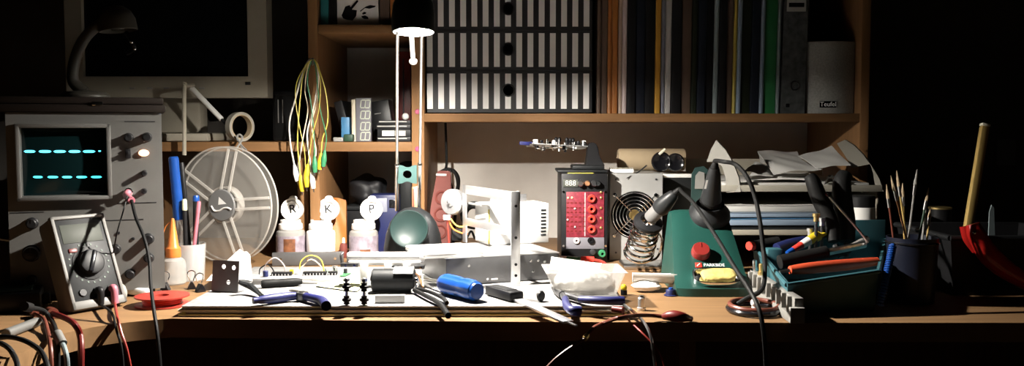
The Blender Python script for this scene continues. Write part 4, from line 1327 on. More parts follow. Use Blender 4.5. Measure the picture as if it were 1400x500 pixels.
# round motor with wires at the left
mc = P(617, 276, 1.315)
mdir = Vector((-.55, -.83, .05)).normalized()
m = MB(along(mc - mdir * .010, mc)); m.lathe([(0, 0), (.0178, 0), (.0188, .001), (.0188, .010), (.0175, .0118), (.007, .0124), (.0065, .0145), (0, .0145)], None, 36); mo = T.part('round_motor', m, 'alu')
m = MB(along(mc - mdir * .010, mc)); m.cyl((0, 0, .014), (0, 0, .019), .0020, bev=.0004, seg=14); T.part('motor_shaft', m, 'chrome', parent=mo)
m = MB(); m.tube([mc - mdir * .012, P(634, 278, 1.30)], .003, smooth=False); T.part('motor_bracket', m, 'alu', parent=mo)
m = MB(); m.box(P(611, 297, 1.300), (.010, .006, .007), bev=.001); T.part('wire_plug', m, 'white_plastic')
for pts, mt in (([(611, 300), (613, 318), (614, 336)], 'red_wire'), ([(613, 300), (619, 312), (630, 318), (640, 320)], 'orange_plastic'), ([(616, 299), (624, 308), (634, 310), (643, 306)], 'yellow_wire')):
    m = MB(); m.tube([P(u, v, 1.302) for u, v in pts], .0011, seg=8); T.part('wire', m, mt)
m = MB(along(P(648, 294, 1.330), P(646, 294, 1.345))); m.torus(.015, .0058, None, 32, 12); T.part('cable_ring', m, 'black_rubber', label='black ring of cable inside the frame')
m = MB(); m.tube([P(636, 330, 1.335), P(644, 316, 1.33), P(650, 326, 1.33), P(654, 310, 1.335), P(655, 290, 1.33), P(662, 278, 1.33)], .0017, seg=8); T.part('wire', m, 'charcoal')
m = MB(); m.bx(P(618, 330, 1.32).x, P(632, 330, 1.32).x, 1.31, 1.325, zl, zl + .016, bev=.001); T.part('terminal_block', m, 'black_plastic')

# clear case on the left of the chassis
km = axes(D(580, 362, PZ + CH + .002), xd, yd, (0, 0, 1))
km = axes(cm @ Vector((-.030, -.004, CH + .0020)), xd, yd, (0, 0, 1))
T = Thing('clear_case', 'clear flat plastic case lying across the left end of the chassis', 'case', km @ Vector((.04, .04, 0)))
m = MB(km); m.bx(0, .078, 0, .090, .0002, .0020, bev=.0004); T.part('bottom_half', m, 'clear_plastic')
m = MB(km); m.bx(.0005, .0775, .0005, .0895, .0056, .0068, bev=.0004); T.part('lid', m, 'clear_plastic')
m = MB(km)
for a in ((0, .078, 0, .0016), (0, .078, .0884, .090), (0, .0016, 0, .090), (.0764, .078, 0, .090)):
    m.bx(a[0], a[1], a[2], a[3], .0021, .0055, bev=.0003)
T.part('side_wall', m, 'frosted')
m = MB(km); m.bx(.010, .045, .008, .030, .0022, .0030, bev=.0003); T.part('dark_insert', m, 'charcoal')

# white angled tray piece under it
m = MB(fr_at(592, 372, 12)); m.bx(-.032, .026, -.002, .032, 0, .0018, bev=.0004); m.bx(-.032, .026, -.002, -.0005, 0, .008, bev=.0003); m.bx(-.032, -.0305, -.002, .032, 0, .012, bev=.0003)
T = Thing('white_tray', 'shallow white metal tray between the carriage and the chassis', 'tray', fr_at(592, 372).translation)
T.part('tray_pan', m, 'white_paint')
m = MB(fr_at(592, 372, 12)); m.box((.012, .010, .0062), (.014, .010, .0085), bev=.001); T.part('connector', m, 'charcoal')

# ================================================================== salvaged carriage with motor
cc = D(535, 402, PZ)
mr = .0140
T = Thing('printer_carriage', 'white bar mechanism with a black round motor, lying on the papers', 'mechanism', (cc.x, cc.y + .03, PZ))
y0 = cc.y + mr
xa, xb = X(505, y0 - mr), X(565, y0 - mr)
m = MB(); m.cyl((xa, y0, PZ + mr + .0005), (xb, y0, PZ + mr + .0005), mr, bev=.0015, seg=40); mo = T.part('motor', m, 'charcoal')
m = MB(); m.cyl((xa - .002, y0, PZ + mr + .0005), (xa + .0005, y0, PZ + mr + .0005), mr * .45, seg=20, bev=.0005); m.cyl((xb - .0005, y0, PZ + mr + .0005), (xb + .003, y0, PZ + mr + .0005), mr * .3, seg=20, bev=.0005); T.part('motor_end', m, 'chrome', parent=mo)
m = MB()
n = 8
xw0, xw1 = X(536, y0 - mr), X(563, y0 - mr)
ou = [((mr + .0006) * math.cos(R(50 + 90 * i / n)), (mr + .0006) * math.sin(R(50 + 90 * i / n))) for i in range(n + 1)]
ou += [((mr + .0026) * math.cos(R(140 - 90 * i / n)), (mr + .0026) * math.sin(R(140 - 90 * i / n))) for i in range(n + 1)]
m.prism([(-x, z) for x, z in ou][::-1], xw1 - xw0, axes((xw0, y0, PZ + mr + .0005), (0, -1, 0), (0, 0, 1), (-1, 0, 0)) @ Matrix.Translation((0, 0, -(xw1 - xw0))))
T.part('motor_clip', m, 'white_paint')
yb_ = y0 + .032
zb0, zb1 = P(500, 362, yb_).z, P(500, 346, yb_).z
xb0, xb1 = X(472, yb_), X(579, yb_)
m = MB(); m.bx(xb0, xb1, yb_, yb_ + .014, zb0 + .003, zb1, bev=.0014); m.bx(xb0 + .003, xb1 - .004, yb_ - .004, yb_ + .001, zb0, zb0 + .0055, bev=.001); br = T.part('white_bar', m, 'white_paint')
m = MB(); m.bx(xb0 + .002, xb1 - .006, yb_ - .0006, yb_ + .001, zb0 + .0086, zb0 + .0098, bev=.0002); T.part('bar_groove', m, 'grey_steel', parent=br)
for u in (497, 530, 556):
    x = X(u, yb_); m = MB(); m.bx(x - .0045, x + .0045, yb_ - .008, yb_ - .0062, PZ + .0005, zb0 + .004, bev=.0005); m.bx(x - .0045, x + .0045, yb_ - .008, yb_ + .004, zb0 - .001, zb0 + .0002, bev=.0003); T.part('bracket', m, 'white_paint')
for (u0, u1, v) in ((466, 490, 362), (558, 580, 365)):
    a, b_ = P(u0, v + 2.5, yb_ - .006), P(u1, v - 2.5, yb_ - .006)
    m = MB(); m.bx(a.x, b_.x, yb_ - .009, yb_ + .004, a.z, b_.z, bev=.0005); cn = T.part('end_connector', m, 'dark_steel')
    for f in (.3, .8):
        x = a.x + (b_.x - a.x) * f
        m = MB(); m.cyl((x, yb_ - .0088, (a.z + b_.z) / 2), (x, yb_ - .0098, (a.z + b_.z) / 2), .0016, seg=12); T.part('rivet', m, 'chrome', parent=cn)
m = MB(); a = P(466, 346, yb_); m.tube([P(467, 360, yb_), P(466, 350, yb_), P(469, 345, yb_ + .004)], .0016, seg=8); T.part('end_hook', m, 'dark_steel')
m = MB(); m.tube([P(566, 373, y0), P(572, 377, y0 + .004), P(578, 392, y0 - .004), P(577, 376, y0 + .01)], .0011, seg=8); T.part('wire', m, 'copper')
m = MB(fr_at(533, 414, 2)); m.box((0, .003, .0046), (.0335, .007, .0085), bev=.0006)
solo('white_bar_block', 'small white rectangular block in front of the black motor', 'block', m, 'white_paint', fr_at(533, 414).translation)
for i, (u, lb) in enumerate(((474, 'left one of two small posts with black beads by the paper edge'), (498, 'right one of two small black beaded posts, beside the black motor'))):
    b_ = D(u, 417, PZ)
    T = Thing('beaded_post', lb, 'post', b_, 'beaded posts standing on the papers')
    m = MB(); m.cyl((b_.x, b_.y, PZ + .0003), (b_.x, b_.y, PZ + .031), .0018, bev=.0003, seg=14); T.part('pin', m, 'alu')
    for z in (.006, .0205):
        m = MB(Matrix.Translation((b_.x, b_.y, PZ + z))); m.lathe([(.0017, -.0048), (.0036, -.0045), (.0030, -.002), (.0052, -.0008), (.0052, .0014), (.0030, .0024), (.0036, .0045), (.0017, .0048)], None, 20); T.part('bead', m, 'black_plastic')
    m = MB(Matrix.Translation((b_.x, b_.y, PZ + .0285))); m.lathe([(.0017, -.0015), (.0038, -.0015), (.0038, .0015), (.0017, .0015)], None, 6); T.part('nut', m, 'steel')

# ================================================================== hand tools on the papers
def handle_pts(pts, z):
    out = []
    for i, p in enumerate(pts):
        zz = p[2] if len(p) > 2 else z
        out.append(D(p[0], p[1], zz))
    return out
# blue cutters
T = Thing('wire_cutters', 'cutters with dark blue grips lying open on the papers at left', 'pliers', D(412, 408, PZ))
hz = PZ + .0060
m = MB(); m.tube(handle_pts([(412, 404), (395, 405), (372, 408), (346, 411)], hz), lambda t: .0036 + .0022 * math.sin(PI * min(1, t * 1.1)) ** .5 * t ** .3, seg=14); T.part('grip', m, 'blue_grip')
m = MB(); m.tube(handle_pts([(414, 404), (426, 407), (440, 411), (446, 418)], hz), lambda t: .0036 + .0020 * t ** .4, seg=14); T.part('grip', m, 'blue_grip')
pv = D(413, 404, hz)
m = MB(Matrix.Translation((pv.x, pv.y, PZ + .0016))); m.lathe([(0, 0), (.0070, 0), (.0074, .001), (.0074, .0078), (.0066, .0088), (.0034, .0088), (.0030, .0098), (0, .0098)], None, 28); T.part('pivot', m, 'dark_steel')
for s in (-1, 1):
    q = handle_pts([(413, 402), (404 + 3 * s, 399), (397 + s, 396.5)], hz)
    m = MB(); m.tube(q, lambda t: .0040 - .0028 * t, seg=10); T.part('jaw', m, 'steel')
# black tweezers left of it
T = Thing('black_tweezers', 'black tweezers pointing from the metal bracket to the blue cutters', 'tweezers', D(345, 392, PZ))
for s in (-1, 1):
    q = [D(327, 385, PZ + .016) + Vector((0, 0, 0)), D(342 + s, 391, PZ + .010), D(359 + 2 * s, 405, PZ + .0026)]
    m = MB(); m.tube(q, lambda t: .0016 + .0022 * math.sin(PI * min(1, .15 + t)), seg=8); T.part('arm', m, 'charcoal')
# small black screwdriver
def screwdriver(name, label, e0, e1, tip, r, hm_, shm=('steel'), rs=.0014, ribs=0, capm=None, cat='screwdriver', group=None, fl=0.0):
    T = Thing(name, label, cat, (e0[0], e0[1], min(e0[2], e1[2]) - r), group)
    e0, e1, tip = Vector(e0), Vector(e1), Vector(tip)
    L = (e1 - e0).length
    mm = along(e0, e1)
    m = MB(mm)
    n = 48
    prof = [(0, 0), (.72, 0), (.92, .03), (1, .09), (1, .30), (.93, .36), (.93, .42), (1, .50), (1, .84), (.86, .93), (.62, 1.0), (0, 1.0)]
    vs, fs = [], []
    for pr, pz in prof:
        for k in range(n):
            a = 2 * PI * k / n
            rr = r * pr
            if ribs and .08 < pz < .9:
                rr *= 1 - .09 * (math.cos(ribs * a) > .45)
            vs.append((rr * math.cos(a), rr * math.sin(a), pz * L))
    for i in range(len(prof) - 1):
        for k in range(n):
            j = (k + 1) % n
            fs.append((i * n + k, i * n + j, (i + 1) * n + j, (i + 1) * n + k))
    m.poly(vs, fs); h = T.part('handle', m, hm_)
    if capm:
        m = MB(mm); m.lathe([(0, -.0012), (r * .74, -.0012), (r * .9, .003), (r * .9, .0036), (0, .0036)], None, 32); T.part('end_cap', m, capm, parent=h)
    m = MB(); m.cyl(e1 - (e1 - e0).normalized() * .001, e1 + (tip - e1) * .9, rs, seg=14, bev=0)
    m.cyl(e1 + (tip - e1) * .9, tip, rs, rs * .55, seg=14, bev=0); T.part('shaft', m, shm)
    return T
screwdriver('small_screwdriver', 'small screwdriver with a black handle behind the blue cutters', D(357, 388, PZ + .0052), D(413, 384.5, PZ + .0052), D(436, 386, PZ + .0030), .0050, 'black_rubber', rs=.0013)
screwdriver('blue_screwdriver', 'stubby screwdriver with a fat shiny blue handle before the chassis', D(652, 398, PZ + .0125), D(604, 386, PZ + .0125), D(572, 379, PZ + .0085), .0122, 'blue_plastic', rs=.0024, ribs=6, capm='blue_plastic')
# black tweezers at the paper edge
T = Thing('thin_nose_pliers', 'thin black pliers reaching over the paper edge below the blue screwdriver', 'pliers', D(590, 405, PZ))
q = [D(562, 394, PZ + .0042), D(580, 403, PZ + .0050), D(600, 414, PZ + .0045), D(613, 431, PZ + .0038)]
m = MB(); m.tube(q, lambda t: .0024 + .0008 * t, seg=12); T.part('handle', m, 'black_rubber')
q = [D(566, 393, PZ + .0050), D(588, 399, PZ + .0060), D(605, 407, PZ + .0052), D(611, 414, PZ + .0042)]
m = MB(); m.tube(q, lambda t: .0020 + .0005 * t, seg=12); T.part('handle', m, 'black_rubber')
q = [D(566, 395, PZ + .0050), D(556, 389, PZ + .0040), D(548, 385, PZ + .003)]
m = MB(); m.tube(q, lambda t: .0034 - .0022 * t, seg=10); T.part('nose', m, 'dark_steel')
c = D(566, 395, PZ + .0048)
m = MB(Matrix.Translation((c.x, c.y, PZ + .001))); m.lathe([(0, 0), (.005, 0), (.005, .0085), (0, .0095)], None, 20); T.part('pivot', m, 'chrome')
# black box cutter, steel bar, tube
q0, q1 = D(672, 395, PZ + .0062), D(707, 405, PZ + .0062)
mm = along(q0, q1)
T = Thing('utility_knife', 'short black tool handle lying right of the blue screwdriver', 'knife', (q0.x, q0.y, PZ))
L = (q1 - q0).length
m = MB(mm); m.bx(-.0095, .0095, -.0055, .0055, 0, L, bev=.0025); T.part('handle', m, 'black_plastic')
m = MB(mm); m.bx(-.0070, .0070, -.0058, -.0050, L * .25, L * .8, bev=.0004); m.bx(-.0070, .0070, .0050, .0060, L * .25, L * .8, bev=.0004); T.part('slide_plate', m, 'charcoal')
m = MB(mm); m.bx(-.0060, .0060, -.0025, .0025, -.014, .001, bev=.0010); T.part('end_clip', m, 'chrome')
m = MB(); a, b_ = P(692, 402, 1.06), P(777, 440, .94)
mm = along(a, b_); L = (b_ - a).length
T = Thing('steel_bar', 'flat steel bar sticking out over the front edge of the papers', 'bar', a)
m = MB(mm); m.bx(-.0062, .0062, -.0014, .0014, 0, L, bev=.0004); T.part('bar_blade', m, 'alu')
m = MB(mm); m.bx(-.0016, .0016, -.0012, .0008, L - .001, L + .016, bev=.0003); T.part('thin_tip', m, 'steel')
m = MB(mm); m.ball((0, -.001, -.001), .0058, sc=(1, .8, .8)); T.part('round_head', m, 'white_plastic')
c0, c1 = D(707, 400, PZ + .0062), D(735, 405, PZ + .0062)
c1 = D(737, 404, PZ + .0062)
T = Thing('capped_tube', 'small clear tube with a round black end behind the steel bar', 'tube', (c0.x, c0.y, PZ))
m = MB(); m.cyl(c0 + (c1 - c0) * .12, c1, .0056, seg=24, bev=.0006); T.part('tube_body', m, 'frosted')
m = MB(); d = (c1 - c0).normalized(); m.cyl(c1 + d * .0002, c1 + d * .005, .0062, seg=24, bev=.0012); T.part('end_cap', m, 'black_plastic')

# blue gripped pliers at the right end of the papers
T = Thing('blue_pliers', 'pliers with dark blue grips at the right end of the papers', 'pliers', D(790, 408, PZ))
q = [D(852, 411, PZ + .0062), D(832, 411, PZ + .0072), D(810, 410, PZ + .0072), D(793, 409, PZ + .0062)]
m = MB(); m.tube(q, lambda t: .0052 - .0012 * t, seg=14); T.part('grip', m, 'blue_grip')
q = [D(793, 425, PZ + .0055), D(782, 424, PZ + .0066), D(775, 418, PZ + .0066), D(773, 409, PZ + .0062)]
m = MB(); m.tube(q, lambda t: .0054 - .0012 * t, seg=14); T.part('grip', m, 'blue_grip')
q = [D(793, 409, PZ + .006), D(780, 405, PZ + .006), D(768, 402, PZ + .006)]
m = MB(); m.tube(q, .0036, seg=10); T.part('lever', m, 'dark_steel')
q = [D(773, 409, PZ + .006), D(770, 404, PZ + .0062), D(767, 401, PZ + .006)]
m = MB(); m.tube(q, .0036, seg=10); T.part('lever', m, 'dark_steel')
q = [D(769, 403, PZ + .006), D(760, 398, PZ + .005), D(755, 393, PZ + .0045)]
m = MB(); m.tube(q, lambda t: .0046 - .0030 * t, seg=10); T.part('jaw', m, 'dark_steel')

# ================================================================== translucent tub with foam, card, plugs
tc = D(800, 404, PZ)
T = Thing('plastic_tub', 'translucent white tub holding white packing foam', 'tub', (tc.x, tc.y + .028, PZ))
tm = frame((tc.x, tc.y + .030, PZ + .0004), 0, 0, 3)
w0, d0, w1, d1, hh, th = .036, .026, .0455, .034, .0265, .0012
def ringv(w, d, z): return [(-w, -d, z), (w, -d, z), (w, d, z), (-w, d, z)]
vs = ringv(w0, d0, 0) + ringv(w1, d1, hh) + ringv(w1 + .0025, d1 + .0025, hh) + ringv(w1 + .0025, d1 + .0025, hh + th) + ringv(w1 - th, d1 - th, hh + th) + ringv(w0 - th, d0 - th, th)
fs = [(3, 2, 1, 0), (20, 21, 22, 23)]
for a in range(5):
    for k in range(4):
        j = (k + 1) % 4
        fs.append((4 * a + k, 4 * a + j, 4 * a + 4 + j, 4 * a + 4 + k))
m = MB(tm); m.poly(vs, fs); T.part('tub_wall', m, 'frosted')
mb, c = lump('packing_foam', '', '', 0, 1, 0, 1, 1.1, 'foam', .04, 5)
bm = bmesh.new(); bmesh.ops.create_icosphere(bm, subdivisions=5, radius=1)
rnd = random.Random(9)
for v in bm.verts:
    f = 1 + .05 * math.sin(9 * v.co.x) * math.sin(8 * v.co.y + 1) + .03 * math.sin(23 * v.co.x + 17 * v.co.y)
    v.co *= f
    v.co.z = max(v.co.z, -.55)
mb = MB(); mb._merge(bm, tm @ Matrix.Translation((0, 0, .0125)) @ Matrix.Diagonal((.0350, .0240, .0165, 1)))
solo('packing_foam', 'white crumbly packing foam inside the translucent tub', 'foam', mb, 'foam', tm @ Vector((0, 0, .002)))
T = Thing('folded_card', 'white folded card standing in the tub behind the foam', 'card', tm @ Vector((-.005, .02, .01)))
m = MB(); m.sheet([tm @ Vector((-.040, .016, .0235)), tm @ Vector((.022, .012, .0260)), tm @ Vector((.027, .0295, .0290)), tm @ Vector((-.036, .0295, .0370))], .0008, .0012, 8, 6, 3); T.part('card_flap', m, 'white_paper')

T = Thing('banana_leads', 'red and green banana plug leads lying before the red panel supply', 'test lead', D(800, 360))
gz = DZ + .012
m = MB(); m.tube([D(762, 352, gz), D(776, 353, gz)], .0034, seg=12, smooth=False); T.part('plug', m, 'white_plastic')
m = MB(); m.tube([D(776, 353, gz), D(792, 354.5, gz)], .0040, seg=12, smooth=False); T.part('plug', m, 'green_wire')
m = MB(); m.tube([D(794, 354, gz + .001), D(812, 355, gz)], .0048, seg=12, smooth=False); T.part('plug', m, 'red_plastic')
m = MB(); m.tube([D(812, 355, gz), D(824, 358, gz), D(832, 366, gz), D(836, 380, gz - .004)], .0024, seg=8); T.part('lead', m, 'red_wire')

# ================================================================== breadboard bits in the middle left
c = D(405, 379)
T = Thing('breadboard', 'white breadboard with black chips and looping wires', 'breadboard', (c.x, c.y + .03, PZ))
mm = fr_at(400, 388, 4)
m = MB(mm); m.bx(-.050, .055, 0, .045, 0, .0075, bev=.0008); T.part('board', m, 'board_grey')
m = MB(mm); m.bx(-.050, .055, .0212, .0238, .0074, .0078, bev=0); T.part('groove', m, 'grey_connector')
for x, l in ((-.030, .026), (.010, .030), (.042, .012)):
    m = MB(mm); m.bx(x, x + l, .018, .027, .0082, .0122, bev=.0006); ch = T.part('chip', m, 'black_plastic')
    m = MB(mm)
    for k in range(int(l / .004)):
        m.bx(x + .0012 + .004 * k, x + .0022 + .004 * k, .0172, .0182, .0076, .0108, bev=0)
    T.part('pin_row', m, 'chrome', parent=ch)
def bz_(x, y, z): return mm @ Vector((x, y, z))
for pts, mt, r in (([(-.042, .03, .008), (-.038, .028, .022), (-.026, .026, .030), (-.016, .03, .020), (-.014, .032, .008)], 'pale_pink', .0008),
                   ([(.004, .03, .008), (.006, .03, .024), (.018, .032, .032), (.032, .030, .026), (.036, .030, .008)], 'yellow_wire', .0009),
                   ([(.0, .034, .008), (.006, .034, .016), (.018, .036, .026), (.030, .036, .018), (.033, .036, .008)], 'cream_wire', .0008),
                   ([(-.048, .032, .008), (-.046, .030, .016), (-.036, .028, .021), (-.030, .030, .014), (-.029, .032, .008)], 'charcoal', .0008)):
    m = MB(); m.tube([bz_(*p) for p in pts], r, seg=6); T.part('jumper_wire', m, mt)
for x, mt in ((-.006, 'yellow_plastic'), (.002, 'white_plastic')):
    m = MB(mm); m.box((x, .030, .011), (.005, .004, .006), bev=.0005); T.part('terminal', m, mt)
m = MB(mm @ Matrix.Translation((-.036, .012, .0080))); m.lathe([(0, 0), (.0035, 0), (.0035, .007), (.003, .0076), (0, .0076)], None, 18); T.part('capacitor', m, 'deep_blue')
T = Thing('metal_strip', 'long grey metal channel strip standing before the three bottles', 'strip', D(415, 357))
a, b_ = D(372, 364), D(470, 362)
xdir = (b_ - a).normalized(); ydir = Vector((-xdir.y, xdir.x, 0))
mm = axes((a.x, a.y, DZ + .0004), xdir, ydir, (0, 0, 1)); L = (b_ - a).length
m = MB(mm); m.bx(0, L, 0, .0012, 0, .0195, bev=.0004); m.bx(0, L, 0, .012, .0184, .0196, bev=.0004); m.bx(0, L, 0, .014, 0, .0012, bev=.0004); T.part('channel', m, 'grey_steel')
for f in (.12, .5, .88):
    m = MB(mm); m.cyl((L * f, .0004, .010), (L * f, -.0008, .010), .0022, seg=14); T.part('screw', m, 'chrome')
T = Thing('component_heap', 'little green circuit board lying right of the breadboard', 'circuit board', D(458, 374, PZ))
mm = fr_at(452, 378, -8)
m = MB(mm); m.bx(-.018, .020, 0, .026, .0003, .0019, bev=.0003); T.part('board', m, 'circuit_green')
for i, (x, y, r, h, mt) in enumerate(((-.010, .012, .003, .008, 'alu'), (.0, .018, .004, .010, 'chrome'), (.010, .012, .0028, .007, 'white_plastic'), (.014, .020, .0025, .006, 'charcoal'))):
    m = MB(mm @ Matrix.Translation((x, y, .0021))); m.lathe([(0, 0), (r, 0), (r, h - .0006), (r - .0006, h), (0, h)], None, 16); T.part('component', m, mt)
m = MB(); m.sheet([D(432, 391, PZ + .0012), D(488, 398, PZ + .0012), D(505, 384, PZ + .0014), D(440, 380, PZ + .0020)], .0004, .0005, 8, 6, 6)
solo('lime_note', 'pale yellow green note lying on the papers left of the white mechanism', 'note', m, 'lime_paper', D(465, 388, PZ))
# metal bracket
T = Thing('metal_bracket', 'grey metal angle plate with three holes standing on the papers', 'bracket', D(307, 397, PZ))
a, b_ = D(289, 398, PZ), D(325, 400, PZ)
xdir = (b_ - a).normalized(); ydir = Vector((-xdir.y, xdir.x, 0))
zz_ = (Vector((0, 0, 1)) + ydir * .12).normalized()
mm = axes((a.x, a.y, PZ + .0006), xdir, zz_.cross(xdir), zz_)
wq, hq = (b_ - a).length, .0375
holes = [(wq * .42, hq * .80), (wq * .80, hq * .78), (wq * .62, hq * .30)]
m = MB(mm)
# plate as a grid with circular openings
import bisect
cells = 30
bmq = bmesh.new()
nx_, nz_ = 40, 40
grid = [[bmq.verts.new((wq * i / nx_, 0, hq * j / nz_)) for i in range(nx_ + 1)] for j in range(nz_ + 1)]
rh = .0028
for j in range(nz_):
    for i in range(nx_):
        cx_, cz_ = wq * (i + .5) / nx_, hq * (j + .5) / nz_
        if all((cx_ - hx) ** 2 + (cz_ - hz_) ** 2 > rh * rh for hx, hz_ in holes):
            bmq.faces.new((grid[j][i], grid[j][i + 1], grid[j + 1][i + 1], grid[j + 1][i]))
for v in list(bmq.verts):
    if v.is_boundary:
        for hx, hz_ in holes:
            dd = math.hypot(v.co.x - hx, v.co.z - hz_)
            if dd < rh * 1.5:
                v.co.x = hx + (v.co.x - hx) / dd * rh; v.co.z = hz_ + (v.co.z - hz_) / dd * rh
bmesh.ops.delete(bmq, geom=[v for v in bmq.verts if not v.link_faces], context='VERTS')
bmesh.ops.solidify(bmq, geom=bmq.faces[:], thickness=.0014)
m._merge(bmq)
T.part('upright_plate', m, 'grey_steel')
m = MB(mm); m.bx(0, wq, .0002, .020, 0, .0012, bev=.0003); T.part('foot_flange', m, 'grey_steel')
# crumpled clear sheet behind the bracket
m = MB(); m.sheet([D(282, 384, PZ + .0006), D(345, 384, PZ + .0006), P(342, 348, 1.28), P(328, 341, 1.285)], .0006, .0020, 12, 10, 8)
solo('white_wrapper', 'pale crumpled wrapper propped up behind the metal bracket', 'wrapper', m, 'tissue', D(318, 380, PZ))
# ================================================================== red panel bench supply
BYY = 1.42
def rectw(u0, u1, v0, v1, Y): 
    a, b_ = P(u0, v1, Y), P(u1, v0, Y)
    return a.x, b_.x, a.z, b_.z
x0, x1, _, zt_ = rectw(767, 831, 237, 350, BYY)
T = Thing('bench_supply', 'black bench power box with a red panel and four red sockets', 'power supply', ((x0 + x1) / 2, BYY + .05, DZ))
m = MB(); m.bx(x0, x1, BYY, BYY + .12, DZ + .0004, zt_, bev=.002); T.part('housing', m, 'black_plastic')
def bp_(u, v, d=0): 
    p = P(u, v, BYY); return Vector((p.x, BYY - d, p.z))
a, b_ = bp_(774, 340), bp_(826, 262)
m = MB(); m.bx(a.x, b_.x, BYY - .0014, BYY + .0005, a.z + S(16, BYY), b_.z, bev=.0004); rp = T.part('red_panel', m, 'red_panel')
a2, b2 = bp_(774, 340), bp_(826, 324)
m = MB(); m.bx(a2.x, b2.x, BYY - .0014, BYY + .0005, a2.z, b2.z - .0003, bev=.0004); T.part('lower_panel', m, 'digit_face')
m = MB(); xd0, xd1, zd0, zd1 = rectw(770, 790, 245, 255.5, BYY); m.bx(xd0, xd1, BYY - .0016, BYY + .0004, zd0, zd1, bev=.0004); ds = T.part('display', m, 'lcd_grey')
m = MB(); m.text('888', .0115, axes(bp_(780, 250.3, .0019), (1, 0, 0), (0, 0, 1), (0, -1, 0)), .0002); T.part('display_digits', m, 'grey_paper', parent=ds)
for u, mt, r in ((793.5, 'steel', .0052), (803, 'copper', .0044), (812, 'dark_steel', .0052), (817, 'charcoal', .0048)):
    m = MB(along(bp_(u, 250.5, 0), bp_(u, 250.5, .01))); m.lathe([(0, -.001), (r, -.001), (r, .002), (r * .85, .008), (r * .7, .009), (0, .009)], None, 24); T.part('knob', m, mt)
for v in (271, 285.5, 299, 313):
    m = MB(along(bp_(808.5, v, .0012), bp_(808.5, v, .01))); m.lathe([(.0026, -.001), (.0062, -.001), (.0062, .0042), (.0050, .0052), (.0026, .0045), (.0026, -.001)], None, 24); T.part('red_socket', m, 'red_plastic')
    m = MB(along(bp_(808.5, v, .0002), bp_(808.5, v, .01))); m.cyl((0, 0, 0), (0, 0, .0016), .0026, seg=16); T.part('socket_hole', m, 'ink')
for v in (262.5, 270, 284, 298, 311):
    m = MB(); m.ball(bp_(821.5, v, .0018), .0022); T.part('brass_contact', m, 'brass')
for u, v in ((776.5, 270), (782, 270), (786, 285), (776, 300), (786, 310)):
    m = MB(); m.ball(bp_(u, v, .0020), .0016); T.part('panel_light', m, 'pale_pink' if v > 275 else 'lit_yellow')
m = MB()
for i in range(5):
    for j in range(7):
        m.box(bp_(776 + i * 5.6, 277 + j * 6.4, .0016), (S(3.0, BYY), .0006, S(1.6, BYY)), bev=0)
T.part('panel_marking', m, 'red_dark', parent=rp)
m = MB(); m.bx(bp_(800.5, 0).x, bp_(801.6, 0).x, BYY - .0019, BYY - .0012, a.z + S(18, BYY), b_.z - .001, bev=0); T.part('panel_line', m, 'pale_pink', parent=rp)
m = MB(along(bp_(788, 328.5, .001), bp_(788, 328.5, .01))); m.lathe([(.0018, 0), (.0048, 0), (.0046, .003), (.0018, .0035), (.0018, 0)], None, 20); T.part('white_socket', m, 'pale_pink')
m = MB(along(bp_(808, 328.5, .001), bp_(808, 328.5, .01))); m.lathe([(0, 0), (.0055, 0), (.0052, .003), (.0022, .0032), (0, .001)], None, 20); T.part('black_socket', m, 'ink')
for u, v in ((770.5, 262), (828, 262), (770.5, 336), (828, 336)):
    m = MB(along(bp_(u, v, 0), bp_(u, v, .01))); m.cyl((0, 0, 0), (0, 0, .0012), .0018, seg=12); T.part('screw', m, 'chrome')
m = MB(along(bp_(823, 346, 0), bp_(823, 346, .01))); m.lathe([(.0022, -.001), (.0060, -.001), (.0058, .006), (.0048, .008), (.0022, .008), (.0022, -.001)], None, 20); T.part('green_terminal', m, 'green_wire', label='green screw terminal')
m = MB(along(bp_(810, 344, 0), bp_(810, 344, .01))); m.lathe([(0, -.001), (.0045, -.001), (.0042, .007), (0, .008)], None, 20); T.part('grey_terminal', m, 'dark_steel')
m = MB(); q = rectw(776, 812, 235.6, 238, BYY); m.bx(q[0], q[1], BYY + .002, BYY + .02, zt_ - .0008, zt_ + .0008, bev=.0003); T.part('lime_strip', m, 'yellow_wire')

# stand with circuit board on the supply
T = Thing('board_stand', 'black stand on the bench supply holding up a circuit board', 'stand', ((x0 + x1) / 2, BYY + .05, zt_ + .001))
q = rectw(762, 831, 233, 237, BYY + .01)
m = MB(); m.bx(q[0], q[1], BYY + .006, BYY + .09, zt_ + .0010, zt_ + .0050, bev=.001); m.bx(X(783, BYY + .02), q[1] - .004, BYY + .02, BYY + .08, zt_ + .0052, zt_ + .0115, bev=.002); T.part('base_plate', m, 'charcoal')
zp = P(810, 195, BYY + .05).z
px0, px1 = X(803, BYY + .05), X(816, BYY + .05)
mm = Matrix.Identity(4)
m = MB(); 
m.prism([(px0 - .004, zt_ + .0100), (px1 + .012, zt_ + .0100), (px1 + .003, zt_ + .025), (px1, zp - .006), (px1 - .004, zp), (px0 + .003, zp), (px0, zp - .004), (px0 - .001, zt_ + .028)], .034, axes((0, BYY + .032, 0), (1, 0, 0), (0, 0, 1), (0, -1, 0)) @ Matrix.Translation((0, 0, -.034)), bev=.0012); T.part('post', m, 'black_plastic')
T2 = Thing('circuit_board', 'bare circuit board crowded with parts, seen edge on above the supply', 'circuit board', P(766, 200, BYY + .03))
ba, bb = P(728, 196, BYY + .03), P(806, 200, BYY + .045)
mm = along(ba, bb, (0, 0, 1)); xdir = (bb - ba).normalized(); ydir = Vector((0, 0, 1)).cross(xdir).normalized(); zdir = xdir.cross(ydir)
ydir = (ydir - zdir * .10).normalized(); zdir = xdir.cross(ydir)
mm = axes(ba, xdir, ydir, zdir); L = (bb - ba).length
m = MB(mm); m.bx(0, L, 0, .055, -.0008, .0008, bev=.0002); T2.part('board', m, 'circuit_silver')
rnd = random.Random(21)
